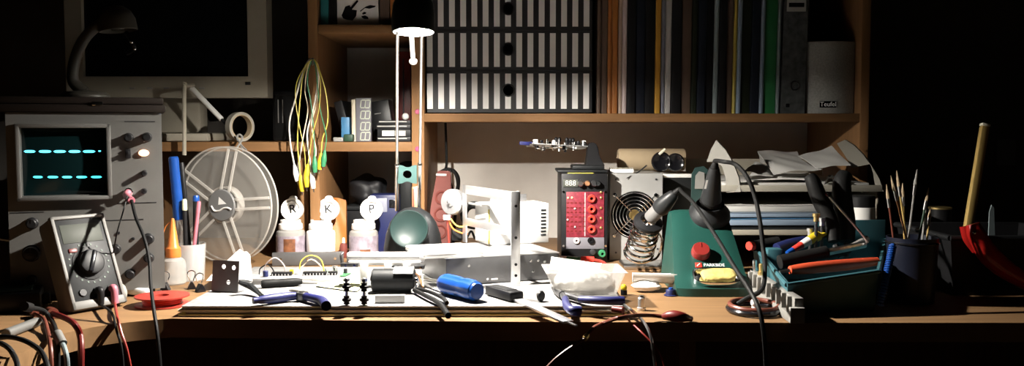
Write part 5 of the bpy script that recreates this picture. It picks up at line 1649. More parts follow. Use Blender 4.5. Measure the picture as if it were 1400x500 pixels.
for i in range(44):
    x = L * rnd.uniform(.04, .96); y = rnd.uniform(-.001, .022); h = rnd.uniform(.003, .009); r = rnd.uniform(.0012, .0028)
    up_ = 1 if (rnd.random() < .62 or x > L * .8) else -1
    m = MB(mm @ Matrix.Translation((x, y, .0008 * up_)))
    if rnd.random() < .55: m.cyl((0, 0, 0), (0, 0, h * up_), r, seg=12, bev=.0003)
    else: m.box((0, 0, h * up_ / 2), (r * 2.2, r * 1.6, h), bev=.0003)
    T2.part('component', m, rnd.choice(['chrome', 'alu', 'black_plastic', 'white_plastic', 'black_gloss', 'chrome']))
for x in (.43, .49, .62, .68, .73):
    m = MB(mm @ Matrix.Translation((L * x, .010, .0008))); m.cyl((0, 0, 0), (0, 0, .0045), .0008, seg=8); m.ball((0, 0, .0085), .0034, sc=(.9, .9, 1.25)); T2.part('component', m, 'black_plastic')
m = MB(mm); m.tube([(.0, .004, .001), (-.003, .004, .0015), (-.0055, .004, .001)], .0018, seg=8); m.bx(-.020, -.004, .001, .007, -.0030, .0026, bev=.0006); T2.part('edge_connector', m, 'blue_grip', label='small blue connector')
m = MB(mm); m.tube([(L * .02, .002, -.002), (L * .10, -.001, -.0075), (L * .3, .001, -.0055), (L * .55, -.001, -.004), (L * .8, .002, -.0062)], .0010, seg=6); T2.part('loose_wire', m, 'chrome')

# ================================================================== computer power supply
PY = 1.45
x0, x1, _, zq = rectw(833.5, 906, 237, 350, PY)
T = Thing('fan_power_supply', 'grey metal computer power supply standing on end with a fan grille', 'power supply', ((x0 + x1) / 2, PY + .06, DZ))
fc = P(868, 294, PY); fr_ = S(33, PY)
n = 40
w0, w1 = x0, x1
hole = [(fc.x + fr_ * math.cos(2 * PI * k / n), fc.z + fr_ * math.sin(2 * PI * k / n)) for k in range(n)]
zb_ = DZ + .0004
out = []
for k in range(n):
    a = 2 * PI * k / n; dx, dz = math.cos(a), math.sin(a); t = 1e9
    for lim, dd, o in ((w1, dx, fc.x), (w0, dx, fc.x), (zq, dz, fc.z), (zb_, dz, fc.z)):
        if abs(dd) > 1e-6 and (lim - o) / dd > 0: t = min(t, (lim - o) / dd)
    out.append((fc.x + dx * t, fc.z + dz * t))
m = MB()
vs = [(x, PY, z) for x, z in hole] + [(x, PY, z) for x, z in out] + [(x, PY + .003, z) for x, z in hole]
fs = []
for k in range(n):
    j = (k + 1) % n
    fs += [(k, j, n + j, n + k), (k, j, 2 * n + j, 2 * n + k)]
m.poly(vs, fs)
for x, z in ((w0, zb_), (w1, zb_), (w1, zq), (w0, zq)):
    near = sorted(range(n), key=lambda k: (out[k][0] - x) ** 2 + (out[k][1] - z) ** 2)
    a = [k for k in near if abs(out[k][0] - x) < 1e-6][:1]; b_ = [k for k in near if abs(out[k][1] - z) < 1e-6][:1]
    if a and b_: m.poly([(x, PY, z), (out[a[0]][0], PY, out[a[0]][1]), (out[b_[0]][0], PY, out[b_[0]][1])], [(0, 1, 2)])
m.bx(w0, w0 + .001, PY, PY + .14, zb_, zq, bev=0); m.bx(w1 - .001, w1, PY, PY + .14, zb_, zq, bev=0)
m.bx(w0, w1, PY, PY + .14, zq - .001, zq, bev=0); m.bx(w0, w1, PY, PY + .14, zb_, zb_ + .001, bev=0); m.bx(w0, w1, PY + .139, PY + .14, zb_, zq, bev=0)
T.part('metal_case', m, 'psu_grey')
gm = axes((fc.x, PY - .0015, fc.z), (1, 0, 0), (0, 0, 1), (0, -1, 0))
for rr in (.0355, .030, .0245, .019, .0135):
    m = MB(gm); m.torus(rr, .0009, None, 48, 8); T.part('grille_ring', m, 'chrome')
for k in range(4):
    a = R(45 + 90 * k)
    m = MB(gm); m.cyl((.008 * math.cos(a), .008 * math.sin(a), -.001), (.046 * math.cos(a), .046 * math.sin(a), -.001), .0009, seg=8); T.part('grille_spoke', m, 'chrome')
    m = MB(gm); m.lathe([(0, 0), (.0036, 0), (.0030, .0016), (0, .002)], Matrix.Translation((.046 * math.cos(a), .046 * math.sin(a), 0)), 16); T.part('grille_screw', m, 'chrome')
fm_ = axes((fc.x, PY + .014, fc.z), (1, 0, 0), (0, 0, 1), (0, -1, 0))
m = MB(fm_); m.lathe([(0, -.010), (.012, -.010), (.0125, .004), (.011, .006), (0, .006)], None, 28); fan = T.part('fan_hub', m, 'charcoal')
m = MB(fm_); m.lathe([(0, .0062), (.0085, .0062), (.0085, .0066), (0, .0066)], None, 24); T.part('hub_sticker', m, 'brass', parent=fan)
for k in range(7):
    a = 2 * PI * k / 7
    mk = fm_ @ Matrix.Rotation(a, 4, 'Z')
    m = MB(mk); m.sheet([(.011, -.007, -.006), (.034, -.012, -.006), (.036, .008, .004), (.0115, .005, .004)], .0010, 0, 5, 5, 1, .002); T.part('fan_blade', m, 'black_plastic')
m = MB(); m.bx(w0 + .002, w1 - .002, PY + .03, PY + .032, zb_ + .002, zq - .002, bev=0); T.part('fan_backing', m, 'black_plastic')
for u, v in ((842, 245), (897, 245), (839, 300), (842, 345), (899, 340)):
    c = P(u, v, PY); m = MB(); m.cyl((c.x, PY + .0002, c.z), (c.x, PY - .0010, c.z), .0016, seg=12); T.part('case_screw', m, 'dark_steel')
ztp = zq

# on top of it: tan roll, strip, black clip
rc_ = P(858, 220, 1.53); rr = .0185
xr_0, xr_1 = X(846, 1.53), X(938, 1.53)
T = Thing('cardboard_roll', 'tan paper roll lying on top of the fan power supply', 'roll', ((xr_0 + xr_1) / 2, 1.545, ztp))
m = MB(axes((xr_0, 1.545, ztp + rr + .0004), (0, 1, 0), (0, 0, 1), (1, 0, 0))); L = xr_1 - xr_0
m.lathe([(.0135, 0), (rr - .003, 0), (rr - .0008, .0012), (rr, .004), (rr, L - .002), (rr - .001, L), (.0135, L), (.0135, 0)], None, 40); T.part('outer_wrap', m, 'tan_card')
m = MB(axes((xr_0 + .0008, 1.545, ztp + rr + .0004), (0, 1, 0), (0, 0, 1), (1, 0, 0))); m.lathe([(.011, 0), (.0133, 0), (.0133, L - .002), (.011, L - .002), (.011, 0)], None, 32); T.part('core', m, 'tan_cover')
T = Thing('ribbed_strip', 'white ribbed connector strip lying on the power supply before the roll', 'strip', P(847, 236, 1.47))
a, b_ = X(827, 1.47), X(866, 1.47)
a = max(a, x0 + .001)
m = MB(); m.bx(a, b_, 1.462, 1.480, ztp + .0004, ztp + .0065, bev=.001); T.part('strip_base', m, 'white_plastic')
n = 12
for k in range(n):
    x = a + .0015 + (b_ - a - .003) * k / (n - 1); m = MB(); m.bx(x - .0008, x + .0008, 1.4615, 1.4805, ztp + .0062, ztp + .0082, bev=.0003); T.part('rib', m, 'cream_plastic')
T = Thing('black_clip', 'black two lobed clip leaning against the tan roll', 'clip', P(915, 236, 1.50))
for u, v, r in ((904, 222, 13.5), (923, 221, 12.5)):
    c = P(u, v, 1.505); k_ = S(r, 1.505)
    m = MB(axes((c.x, 1.506, ztp + k_ + .0006), (1, 0, .0), (0, 0, 1), (0, -1, 0))); m.lathe([(0, -.006), (k_ * .9, -.006), (k_, -.003), (k_, .003), (k_ * .86, .006), (k_ * .6, .0035), (0, .002)], None, 32); T.part('lobe', m, 'black_gloss')
c = P(914, 226, 1.503); m = MB(); m.box((c.x, 1.506, ztp + .010), (.010, .009, .008), bev=.002); T.part('bridge', m, 'black_plastic')
m = MB(); m.tube([P(901, 211, 1.500), P(909.5, 203.5, 1.500)], .0022, seg=10, smooth=False); T.part('pale_pin', m, 'pale_stick', label='short pale stick')
m = MB(); m.tube([P(884, 226, 1.462), P(872, 235.5, 1.456), P(857, 243.5, 1.447)], lambda t: .0013 - .0005 * t, seg=8)
solo('thin_needle', 'thin dark needle leaning over the front of the power supply top', 'needle', m, 'dark_steel', P(872, 235, 1.455))

# box right of it
T = Thing('storage_box', 'dark storage box with a white top edge right of the power supply', 'box', P(925, 340, 1.53))
a, b_ = X(907.5, 1.50), X(952, 1.50)
zc = P(925, 243, 1.50).z
m = MB(); m.bx(a + .001, b_, 1.502, 1.66, DZ + .0004, zc, bev=.001); T.part('box_body', m, 'charcoal')
m = MB(); m.bx(a, b_ + .001, 1.500, 1.662, zc + .0003, zc + .0062, bev=.001); T.part('lid', m, 'white_paper')

# ================================================================== soldering iron in its spring holder
sb = D(886, 366)
T = Thing('iron_stand', 'metal coil spring holder for a soldering iron on a flat plate', 'holder', (sb.x, sb.y, DZ))
m = MB(); m.bx(X(852, sb.y), X(926, sb.y), sb.y - .018, sb.y + .045, DZ + .0004, DZ + .0062, bev=.0015); T.part('base_plate', m, 'steel')
c0, c1 = P(876, 352, 1.315), P(885, 306, 1.300)
c0 = P(872, 350, 1.335); c1 = P(886, 305, 1.295)
mm = along(c0, c1); L = (c1 - c0).length
pts = []
turns = 6.5; N = 150
for i in range(N + 1):
    t = i / N; a = 2 * PI * turns * t; r = .0175 + .0035 * (1 - t)
    pts.append(mm @ Vector((r * math.cos(a), r * math.sin(a), L * t)))
m = MB(); m.tube(pts, .0021, seg=8, smooth=False); T.part('coil_spring', m, 'chrome')
m = MB(mm @ Matrix.Translation((0, 0, L - .002))); m.lathe([(.0105, 0), (.0205, 0), (.0215, .002), (.0205, .006), (.0125, .009), (.0105, .008), (.0105, 0)], None, 36); T.part('collar', m, 'black_plastic')
m = MB(); m.tube([P(880, 358, 1.34), P(898, 352, 1.35), P(905, 330, 1.345), P(897, 312, 1.31)], .0018, seg=8); T.part('support_wire', m, 'chrome')
i0 = mm @ Vector((0, 0, L + .0085)); i1 = P(923, 264, 1.262)
ax_ = (i1 - i0)
im = along(i0, i1); IL = ax_.length
T = Thing('soldering_iron', 'dark soldering iron with a grey sleeve resting in the coil holder', 'soldering iron', i0)
m = MB(im); m.lathe([(0, 0), (.0085, 0), (.0098, .002), (.0102, .012), (.0098, IL * .42), (.0075, IL * .45), (0, IL * .45)], None, 28); T.part('sleeve', m, 'sleeve_grey')
m = MB(im); m.lathe([(0, IL * .36), (.0108, IL * .36), (.0128, IL * .44), (.0120, IL * .6), (.0098, IL * .78), (.0080, IL * .93), (.0055, IL * 1.0), (0, IL * 1.0)], None, 28); T.part('handle', m, 'iron_grey')
m = MB(im); m.lathe([(.0030, IL * .99), (.0050, IL * .99), (.0036, IL * 1.14), (.0020, IL * 1.2), (0, IL * 1.2)], None, 20); T.part('cable_guard', m, 'black_rubber')
m = MB(im); m.cyl((0, 0, -.016), (0, 0, -.0005), .0022, .0030, seg=12); T.part('heating_tip', m, 'chrome')
e = im @ Vector((0, 0, IL * 1.17))
m = MB(); m.tube([e, P(933, 263, 1.235), P(948, 277, 1.19), P(966, 303, 1.13), P(985, 333, 1.07), P(1005, 366, 1.01), P(1026, 398, .955), P(1038, 424, .93), P(1044, 455, .925), P(1047, 500, .93), P(1048, 545, .94)], .0025, seg=10); T.part('cable', m, 'black_rubber')

# ================================================================== green soldering station
gl, gr = D(926, 406), D(1024, 402)
T = Thing('soldering_station', 'dark green soldering station with a red knob and yellow sponge', 'soldering station', ((gl.x + gr.x) / 2, gl.y + .06, DZ))
xd_ = Vector((1, 0, 0)).lerp(gr - gl, 0); 
gW = gr.x - gl.x
gm = frame((gl.x, gl.y, DZ + .0004), 0, 0, 0)
zT = .098; dT = .125
# side profile (y, z)
prf = [(0, 0), (0, .010), (.004, .012), (.034, .028), (.102, zT - .003), (.108, zT), (dT, zT), (dT + .006, zT - .006), (dT + .006, 0)]
nx_ = 11
vs, fs = [], []
for i in range(nx_):
    f = i / (nx_ - 1)
    for y, z in prf:
        t = max(0, (z - .015) / (zT - .015))
        ins = .010 * t
        x = ins + (gW - 2 * ins) * f
        e = 1 - (2 * abs(f - .5)) ** 6
        yy = y + (.006 * (1 - e) if y < .02 else 0)
        zz2 = z - (.003 * (1 - e) if z > .01 else 0)
        vs.append((x, yy, zz2))
np_ = len(prf)
for i in range(nx_ - 1):
    for k in range(np_):
        j = (k + 1) % np_
        fs.append((i * np_ + k, i * np_ + j, (i + 1) * np_ + j, (i + 1) * np_ + k))
fs.append(tuple(range(np_))); fs.append(tuple(range((nx_ - 1) * np_, nx_ * np_)))
m = MB(gm); m.poly(vs, fs); T.part('housing', m, 'green_plastic')
s0, s1 = Vector((0, .034, .028)), Vector((0, .102, zT - .003))
sd = (s1 - s0).normalized(); sn = Vector((0, -sd.z, sd.y))
slm = gm @ axes(s0, (1, 0, 0), sd, sn)
def ons(u, v):
    n_ = slm.to_3x3() @ Vector((0, 0, 1)); o = slm.translation; d = ray(u, v); c = Vector((0, 0, CZ))
    return slm.inverted() @ (c + d * ((o - c).dot(n_) / d.dot(n_)))
kp = ons(957.5, 346)
m = MB(slm @ Matrix.Translation((kp.x, kp.y, 0))); m.lathe([(0, -.001), (.0120, -.001), (.0122, .003), (.0112, .009), (.0102, .0105), (0, .0105)], None, 32); m.box((0, .006, .0108), (.0012, .007, .0008), bev=0); T.part('dial_knob', m, 'knob_red', label='round red dial knob')
lp = ons(955, 362.5)
m = MB(slm @ Matrix.Translation((lp.x, lp.y, 0))); m.box((0, 0, .0003), (.0085, .0075, .0012), bev=.0002); lg = T.part('logo_square', m, 'red_plastic')
m = MB(slm @ Matrix.Translation((lp.x, lp.y, .0010))); m.tube([(-.0022, -.002, 0), (.0018, .002, 0)], .0007, seg=6, smooth=False); T.part('logo_mark', m, 'white_ink', parent=lg)
m = MB(slm @ Matrix.Translation((lp.x + .0065, lp.y, .0005))); m.text('PARKSIDE', .0062, Matrix.Identity(4), .0002, 'LEFT'); T.part('lettering', m, 'white_ink')
# sponge tray on the low front slope
trm = gm @ Matrix.Translation((0, .0185, .0190)) @ Matrix.Rotation(math.atan2(.016, .030), 4, 'X') @ Matrix.Translation((0, -.023, -.0200))
tx0, tx1 = P(946, 390, gl.y + .02).x - gl.x, P(1012, 390, gl.y + .02).x - gl.x
ou = []
for k in range(36):
    a = 2 * PI * k / 36; ca, sa = math.cos(a), math.sin(a)
    ou.append(((tx0 + tx1) / 2 + (tx1 - tx0) / 2 * abs(ca) ** .6 * (1 if ca > 0 else -1), .023 + .0165 * abs(sa) ** .6 * (1 if sa > 0 else -1)))
cxm = (tx0 + tx1) / 2
inn = [(cxm + (x - cxm) * .93, .023 + (y - .023) * .88) for x, y in ou]
no = 36
vs = [(x, y, .0165) for x, y in ou] + [(x, y, .0268) for x, y in ou] + [(x, y, .0268) for x, y in inn] + [(x, y, .0215) for x, y in inn]
fs = []
for k in range(no):
    j = (k + 1) % no
    for a in range(3): fs.append((a * no + k, a * no + j, (a + 1) * no + j, (a + 1) * no + k))
fs.append(tuple(range(3 * no, 4 * no)))
m = MB(trm); m.poly(vs, fs); T.part('sponge_tray', m, 'chrome')
bm = bmesh.new(); bmesh.ops.create_icosphere(bm, subdivisions=5, radius=1)
for v in bm.verts:
    c = v.co
    for i in range(3): c[i] = math.copysign(abs(c[i]) ** .55, c[i])
    c *= 1 + .03 * math.sin(7 * c.x + 3 * c.y) + .02 * math.sin(19 * c.x) * math.sin(17 * c.y)
mb = MB(); mb._merge(bm, trm @ Matrix.Translation((cxm + .002, .023, .0262)) @ Matrix.Rotation(R(4), 4, 'Z') @ Matrix.Diagonal((.0215, .0118, .0045, 1)))
so_ = solo('cleaning_sponge', 'yellow soldering sponge in the silver tray of the green station', 'sponge', mb, 'sponge', trm @ Vector((cxm, .023, .022)))
# iron holder funnel and second iron
hb = gm @ Vector((.060, .112, zT - .002))
hx = P(968, 296, hb.y)
hb = Vector((hx.x, hb.y - .004, DZ + zT - .012))
hax = (P(977, 229, hb.y - .040) - hb).normalized()
hm2 = along(hb, hb + hax)
m = MB(hm2); m.lathe([(0, 0), (.0265, 0), (.0285, .006), (.0270, .014), (.0215, .020), (.0185, .026), (.0170, .026), (.0150, .018), (0, .016)], None, 36); T.part('iron_holder', m, 'charcoal')
j0 = hb + hax * .019; j1 = P(977, 229, hb.y - .040)
jm = along(j0, j1); JL = (j1 - j0).length
T = Thing('soldering_iron', 'thick black soldering iron standing upright in the green station', 'soldering iron', j0)
m = MB(jm); m.lathe([(0, 0), (.0125, 0), (.0140, .004), (.0140, .016), (.0122, JL * .42), (.0108, JL * .62), (.0088, JL * .86), (.0062, JL), (0, JL)], None, 30); T.part('handle', m, 'iron_grey')
m = MB(jm); m.lathe([(.0128, JL * .12), (.0146, JL * .12), (.0146, JL * .20), (.0128, JL * .20)], None, 30); T.part('grip_ring', m, 'black_rubber')
m = MB(jm); c = jm.inverted() @ (P(966, 249, j1.y + .012)); m.sheet([jm.inverted() @ P(962.5, 258, j1.y - .004), jm.inverted() @ P(965.5, 258, j1.y - .004), jm.inverted() @ P(968, 246, j1.y - .004), jm.inverted() @ P(965.5, 246, j1.y - .004)], .0006, 0, 2, 2); T.part('white_band', m, 'grey_paper')
m = MB(jm); m.lathe([(.0030, JL * .985), (.0056, JL * .985), (.0045, JL * 1.08), (.0030, JL * 1.12), (0, JL * 1.12)], None, 20); T.part('cable_guard', m, 'black_rubber')
e = jm @ Vector((0, 0, JL * 1.10))
m = MB(); m.tube([e, e + (j1 - j0).normalized() * .004, P(990, 221, 1.16), P(1006, 225, 1.15), P(1022, 243, 1.13), P(1033, 272, 1.12), P(1040, 310, 1.10), P(1044, 345, 1.09), P(1046, 372, 1.07), P(1041, 396, 1.05), P(1020, 408, 1.05), D(1004, 418, DZ + .004)], .0028, seg=10); T.part('cable', m, 'black_rubber')

# things between the stand and the station
T = Thing('white_scoop', 'white curved plastic scoop lying before the coil holder', 'scoop', D(893, 396))
sc0 = D(866, 398); 
mm = frame((sc0.x, sc0.y + .010, DZ + .0100), 0, 0, -6)
n = 14
pr_o = [(math.cos(R(180 + 180 * i / n)) * .0160, math.sin(R(180 + 180 * i / n)) * .0125) for i in range(n + 1)]
pr_i = [(math.cos(R(180 + 180 * i / n)) * .0144, math.sin(R(180 + 180 * i / n)) * .0107) for i in range(n, -1, -1)]
m = MB(mm @ axes((0, 0, .012), (0, -1, .12), (0, .12, 1), (1, 0, 0))); m.prism(pr_o + pr_i, .056); m.prism(pr_o, .0014); T.part('scoop_body', m, 'white_plastic')
mb, c = lump('tissue', '', '', 866, 906, 386, 403, sc0.y - .014, 'tissue', .022, 12, base=DZ + .0004)
solo('crumpled_tissue', 'crumpled white tissue on the desk just below the white scoop', 'tissue', mb, 'tissue', (c[0], c[1], DZ))
T = Thing('blue_stopper', 'small dark blue cap between the tissue and the green station', 'cap', D(917, 404))
c = D(917, 404)
m = MB(Matrix.Translation((c.x, c.y, DZ + .0004))); m.lathe([(0, 0), (.0085, 0), (.0085, .001), (.0065, .0015), (.006, .007), (.0055, .0078), (0, .0078)], None, 24); T.part('stopper_body', m, 'deep_blue')
m = MB(Matrix.Translation((c.x, c.y, DZ + .0083))); m.lathe([(0, 0), (.003, 0), (.0028, .002), (0, .0022)], None, 16); T.part('stopper_tip', m, 'blue_plastic')
T = Thing('yellow_lamp_bulb', 'tiny yellow indicator bulb beside the translucent tub', 'bulb', D(853, 402))
c = D(853, 403)
m = MB(Matrix.Translation((c.x, c.y, DZ + .0004))); m.lathe([(0, 0), (.0042, 0), (.0042, .006), (0, .006)], None, 16); T.part('socket', m, 'black_plastic')
m = MB(); m.ball((c.x, c.y, DZ + .0095), .0040, sc=(1, 1, 1.1)); T.part('glass', m, 'yellow_bulb')
T = Thing('metal_stud', 'short silver metal stud standing on the desk right of the papers', 'stud', D(877, 424))
c = D(877, 424)
m = MB(Matrix.Translation((c.x, c.y, DZ + .0004))); m.lathe([(0, 0), (.0052, 0), (.0052, .003), (.0042, .0035), (.0042, .014), (.0036, .0148), (0, .0148)], None, 20); T.part('shank', m, 'alu')
m = MB(Matrix.Translation((c.x, c.y, DZ + .0155))); m.lathe([(0, 0), (.0030, 0), (.0026, .002), (0, .0024)], None, 6); T.part('head', m, 'steel')

# red lead with clip and other leads at the front edge
T = Thing('red_clip_lead', 'red lead with a dark red clip lying over the desk edge', 'test lead', D(920, 434))
q = [D(906, 432.5, DZ + .005), D(918, 431.5, DZ + .007), D(932, 433, DZ + .0065), D(945, 435.5, DZ + .003)]
m = MB(); m.tube(q, lambda t: .0030 + .0032 * math.sin(PI * min(1, t * 1.05)), seg=14); T.part('clip_boot', m, 'red_dark')
m = MB(); m.tube([D(906, 432.5, DZ + .005), D(890, 431, DZ + .007), D(868, 431, DZ + .0125), D(845, 434.5, DZ + .0165), P(826, 441, .960), P(812, 448, .945), P(803, 458, .94)], .0022, seg=10); T.part('lead', m, 'brown_wire')
m = MB(); m.tube([P(803, 458, .94), P(799, 463, .935)], .0030, seg=10, smooth=False); tip = T.part('brass_tip', m, 'brass')
m = MB(); m.tube([P(799, 463, .935), P(780, 475, .93), P(760, 490, .925), P(735, 515, .92)], .0016, seg=8); T.part('tail', m, 'brown_wire')
T = Thing('steel_cable', 'thin grey wire curving over the desk edge right of the pliers', 'wire', D(856, 420, DZ + .014))
m = MB(); m.tube([D(850, 414, PZ + .003), D(862, 423, PZ + .002), D(872, 431, DZ + .006), P(884, 446, .968), P(890, 462, .958), P(893, 480, .955), P(897, 510, .955)], .0017, seg=8); T.part('strand', m, 'steel')
T = Thing('thin_red_wire', 'thin dark red wire beside the grey wire at the pile corner', 'wire', D(850, 426))
m = MB(); m.tube([D(846, 420, PZ + .002), D(852, 428, PZ), P(862, 440, .985), P(878, 455, .965), P(900, 480, .955), P(912, 510, .955)], .0010, seg=6); T.part('strand', m, 'red_wire')
T = Thing('red_plug', 'small dark red plug at the right corner of the paper pile', 'plug', D(848, 421, PZ))
m = MB(); m.tube([D(838, 422, PZ + .004), D(852, 424, PZ + .004)], .0036, seg=12, smooth=False); T.part('plug_body', m, 'red_dark')
# ================================================================== letter tray with papers on the right
TY = 1.34
tx0, tx1 = X(984, TY), X(1208, TY)
zU = P(1100, 262, TY).z; zUt = P(1100, 253, TY).z
TB = 1.60
T = Thing('letter_tray', 'two tier pale desk tray with curved side fins, right of the green station', 'tray', ((tx0 + tx1) / 2, 1.47, DZ))
m = MB(); m.bx(tx0, tx1, TY + .001, TB, zU, zU + .003, bev=.0006); m.bx(tx0, tx1, TY, TY + .004, zU, zUt, bev=.001); T.part('upper_tier', m, 'cream_plastic')
zL = DZ + .052
m = MB(); m.bx(tx0 + .002, tx1 - .002, TY + .006, TB, zL, zL + .003, bev=.0006); m.bx(tx0 + .002, tx1 - .002, TY + .005, TY + .008, zL, zL + .008, bev=.001); T.part('lower_tier', m, 'beige_plastic')
m = MB(); m.bx(tx0, tx1, TB, TB + .003, DZ + .0004, zUt + .03, bev=.0006); T.part('back_wall', m, 'beige_plastic')
# curved fins (profiles in depth and height)
def fin(x, y0, y1, ztop, th=.003, z0=None):
    z0 = zU if z0 is None else z0
    out = []
    n = 12
    for i in range(n + 1):
        t = i / n
        out.append((y0 + (y1 - y0) * t * .55, z0 + (ztop - z0) * math.sin(t * PI / 2) ** .8))
    out += [(y0 + (y1 - y0) * .62, ztop - .002), (y1, z0 + (ztop - z0) * .45), (y1, z0)]
    mb = MB(); mb.prism(out, th, axes((x, 0, 0), (0, 1, 0), (0, 0, 1), (1, 0, 0))); return mb
# left fin stands turned so that its broad face shows
fa = P(1012, 262, TY - .002); ft = P(978, 192, TY + .035)
lf = [P(1013, 262, TY - .001), P(1010, 243, TY + .001), P(1002, 222, TY + .007), P(992, 205, TY + .016), P(979, 191.5, TY + .03), P(972, 204, TY + .035), P(966, 221, TY + .036), P(977, 221, TY + .032), P(987, 227, TY + .022), P(992, 243, TY + .01), P(993, 263, TY + .001)]
def slab(pts, off, name, mt, TT):
    off = Vector(off); n = len(pts)
    mb = MB(); mb.poly([tuple(p) for p in pts] + [tuple(p + off) for p in pts], [tuple(range(n)), tuple(range(2 * n - 1, n - 1, -1))] + [(i, (i + 1) % n, n + (i + 1) % n, n + i) for i in range(n)])
    return TT.part(name, mb, mt)
slab(lf, (.0025, .0035, 0), 'side_fin', 'fin_grey', T)
rf = [P(1208, 262, TY - .001), P(1202, 244, TY + .01), P(1192, 228, TY + .03), P(1180, 211, TY + .055), P(1167, 198, TY + .08), P(1155, 191, TY + .10), P(1144, 196, TY + .11), P(1154, 211, TY + .085), P(1165, 229, TY + .06), P(1190, 224, TY + .035), P(1194, 238, TY + .02), P(1196, 252, TY + .008)]
slab(rf, (.0030, .0025, 0), 'side_fin', 'fin_grey', T)
for x in (tx0 + .001, tx1 - .004):
    m = MB(); m.bx(x, x + .003, TY + .012, TB, DZ + .0004, zU, bev=.0006); T.part('side_wall', m, 'beige_plastic')
lf2 = [P(945, 262, TY + .05), P(946, 238, TY + .05), P(951, 229, TY + .052), P(962, 227, TY + .055), P(968, 232, TY + .055), P(969, 262, TY + .05)]
T2 = Thing('rounded_plate', 'pale rounded plastic plate standing between storage box and letter tray', 'plate', P(957, 330, TY + .05))
q = [Vector((p.x, p.y, p.z)) for p in lf2]; q[0].z = q[-1].z = DZ + .0004
slab(q, (0, .004, 0), 'plate_body', 'teal_grey', T2)
q2 = [P(950, 258, TY + .049), P(951, 240, TY + .049), P(956, 234, TY + .050), P(963, 236, TY + .050), P(964, 258, TY + .049)]
slab(q2, (0, .0012, 0), 'inset_panel', 'grey_connector', T2)
# sheets in the upper tier
zs = zUt + .001
def paper(label, pts, bump, seed, mt='grey_paper', name='paper_sheet', group='loose papers in the upper tray'):
    mb = MB(); mb.sheet([P(*p) for p in pts], .0007, bump, 12, 10, seed)
    return solo(name, label, 'paper', mb, mt, P(*pts[0]), group)
m = MB(); m.bx(tx0 + .012, tx1 - .012, TY + .02, TB - .01, zU + .0034, zUt + .0022, bev=.001)
T = Thing('paper_stack', 'flat stack of papers at the bottom of the upper tray', 'papers', ((tx0 + tx1) / 2, 1.47, zU + .003))
T.part('sheets', m, 'grey_paper')
m = MB(); m.sheet([P(1018, 245, TY + .022), P(1110, 246, TY + .022), P(1105, 236, TY + .16), P(1030, 235, TY + .16)], .0006, .0012, 12, 8, 3); T.part('top_sheet', m, 'white_paper', label='white top sheet with a curled edge')
paper('crumpled white sheet at the left end of the upper tray', [(1017, 234, TY + .03), (1056, 242, TY + .03), (1066, 226, TY + .10), (1032, 222, TY + .10)], .0022, 11)
paper('large creased sheet in the middle of the upper tray', [(1058, 238, TY + .035), (1124, 231, TY + .035), (1093, 219, TY + .12), (1036, 208, TY + .12)], .0018, 12)
paper('white sheet with a raised back edge at the right of the upper tray', [(1118, 229, TY + .04), (1163, 226, TY + .04), (1137, 200, TY + .15), (1091, 214, TY + .14)], .0012, 13)
paper('grey sheet leaning at the back of the upper tray', [(1040, 222, TY + .125), (1096, 220, TY + .13), (1090, 207, TY + .20), (1036, 207, TY + .20)], .0012, 14, 'grey_paper')
T = Thing('crumpled_film', 'crumpled bit of shiny film at the tray edge behind the black handles', 'film', P(1136, 248, TY + .02))
m = MB(); m.sheet([P(1127, 250, TY + .012), P(1150, 251, TY + .012), P(1152, 240, TY + .035), P(1133, 239, TY + .035)], .0005, .0045, 14, 10, 15); T.part('film', m, 'chrome')
m = MB(); m.sheet([P(1146, 247, TY + .013), P(1158, 248, TY + .013), P(1160, 241, TY + .03), P(1148, 240, TY + .03)], .0005, .0030, 10, 8, 16); T.part('torn_edge', m, 'grey_paper')
# papers in the lower tier
z = zL + .0034
for i, (lb, mt, h, dx0, dx1, dy) in enumerate((
        ('dark folder at the bottom of the lower tray pile', 'charcoal', .010, .009, .02, .002), ('blue folder in the lower tray pile', 'sky_blue', .012, .008, .075, -.001),
        ('light blue folder under the white papers in the lower tray', 'light_blue', .007, .010, .085, -.001), ('thick white papers on top of the lower tray pile', 'grey_paper', .012, .012, .09, .002))):
    T = Thing('paper_pile' if i == 3 else 'folder', lb, 'folder' if i < 3 else 'papers', ((tx0 + tx1) / 2, TY + .1, z), 'folders in the lower tray')
    m = MB(); m.bx(tx0 + dx0, tx1 - dx1, TY + .010 + dy, TB - .02, z, z + h * .8, bev=.0016 if i != 2 else .0008); T.part('sheets', m, mt if i != 1 else 'light_blue')
    m = MB(); m.sheet([(tx0 + dx0 - .001, TY + .0095 + dy, z + h * .83), (tx1 - dx1 + .003, TY + .0095 + dy, z + h * .83), (tx1 - dx1 + .003, TB - .02, z + h * .83), (tx0 + dx0 - .001, TB - .02, z + h * .83)], .0008, .0004, 10, 6, 20 + i); T.part('cover', m, mt)
    z += h + .0004

# ================================================================== tool crate
FLc, FRc, BRc, BLc = Vector((.308, 1.015, 0)), Vector((.418, 1.035, 0)), Vector((.520, 1.265, 0)), Vector((.332, 1.255, 0))
zr_f, zr_b = DZ + .037, DZ + .052
T = Thing('tool_crate', 'teal open tool crate full of tools, right of the green station', 'crate', ((FLc.x + BRc.x) / 2, 1.14, DZ))
cor = [FLc, FRc, BRc, BLc]; zr = [zr_f, zr_f + .012, zr_b + .006, zr_b]
cen = sum(cor, Vector()) / 4
z0 = DZ + .0006
def lerpc(c, f): return cen + (c - cen) * f
vs = [tuple(lerpc(c, .94) + Vector((0, 0, z0))) for c in cor] + [tuple(c + Vector((0, 0, z))) for c, z in zip(cor, zr)] + [tuple(lerpc(c, .965) + Vector((0, 0, z))) for c, z in zip(cor, zr)] + [tuple(lerpc(c, .91) + Vector((0, 0, z0 + .003))) for c in cor]
fs = [(0, 1, 2, 3), (12, 13, 14, 15)]
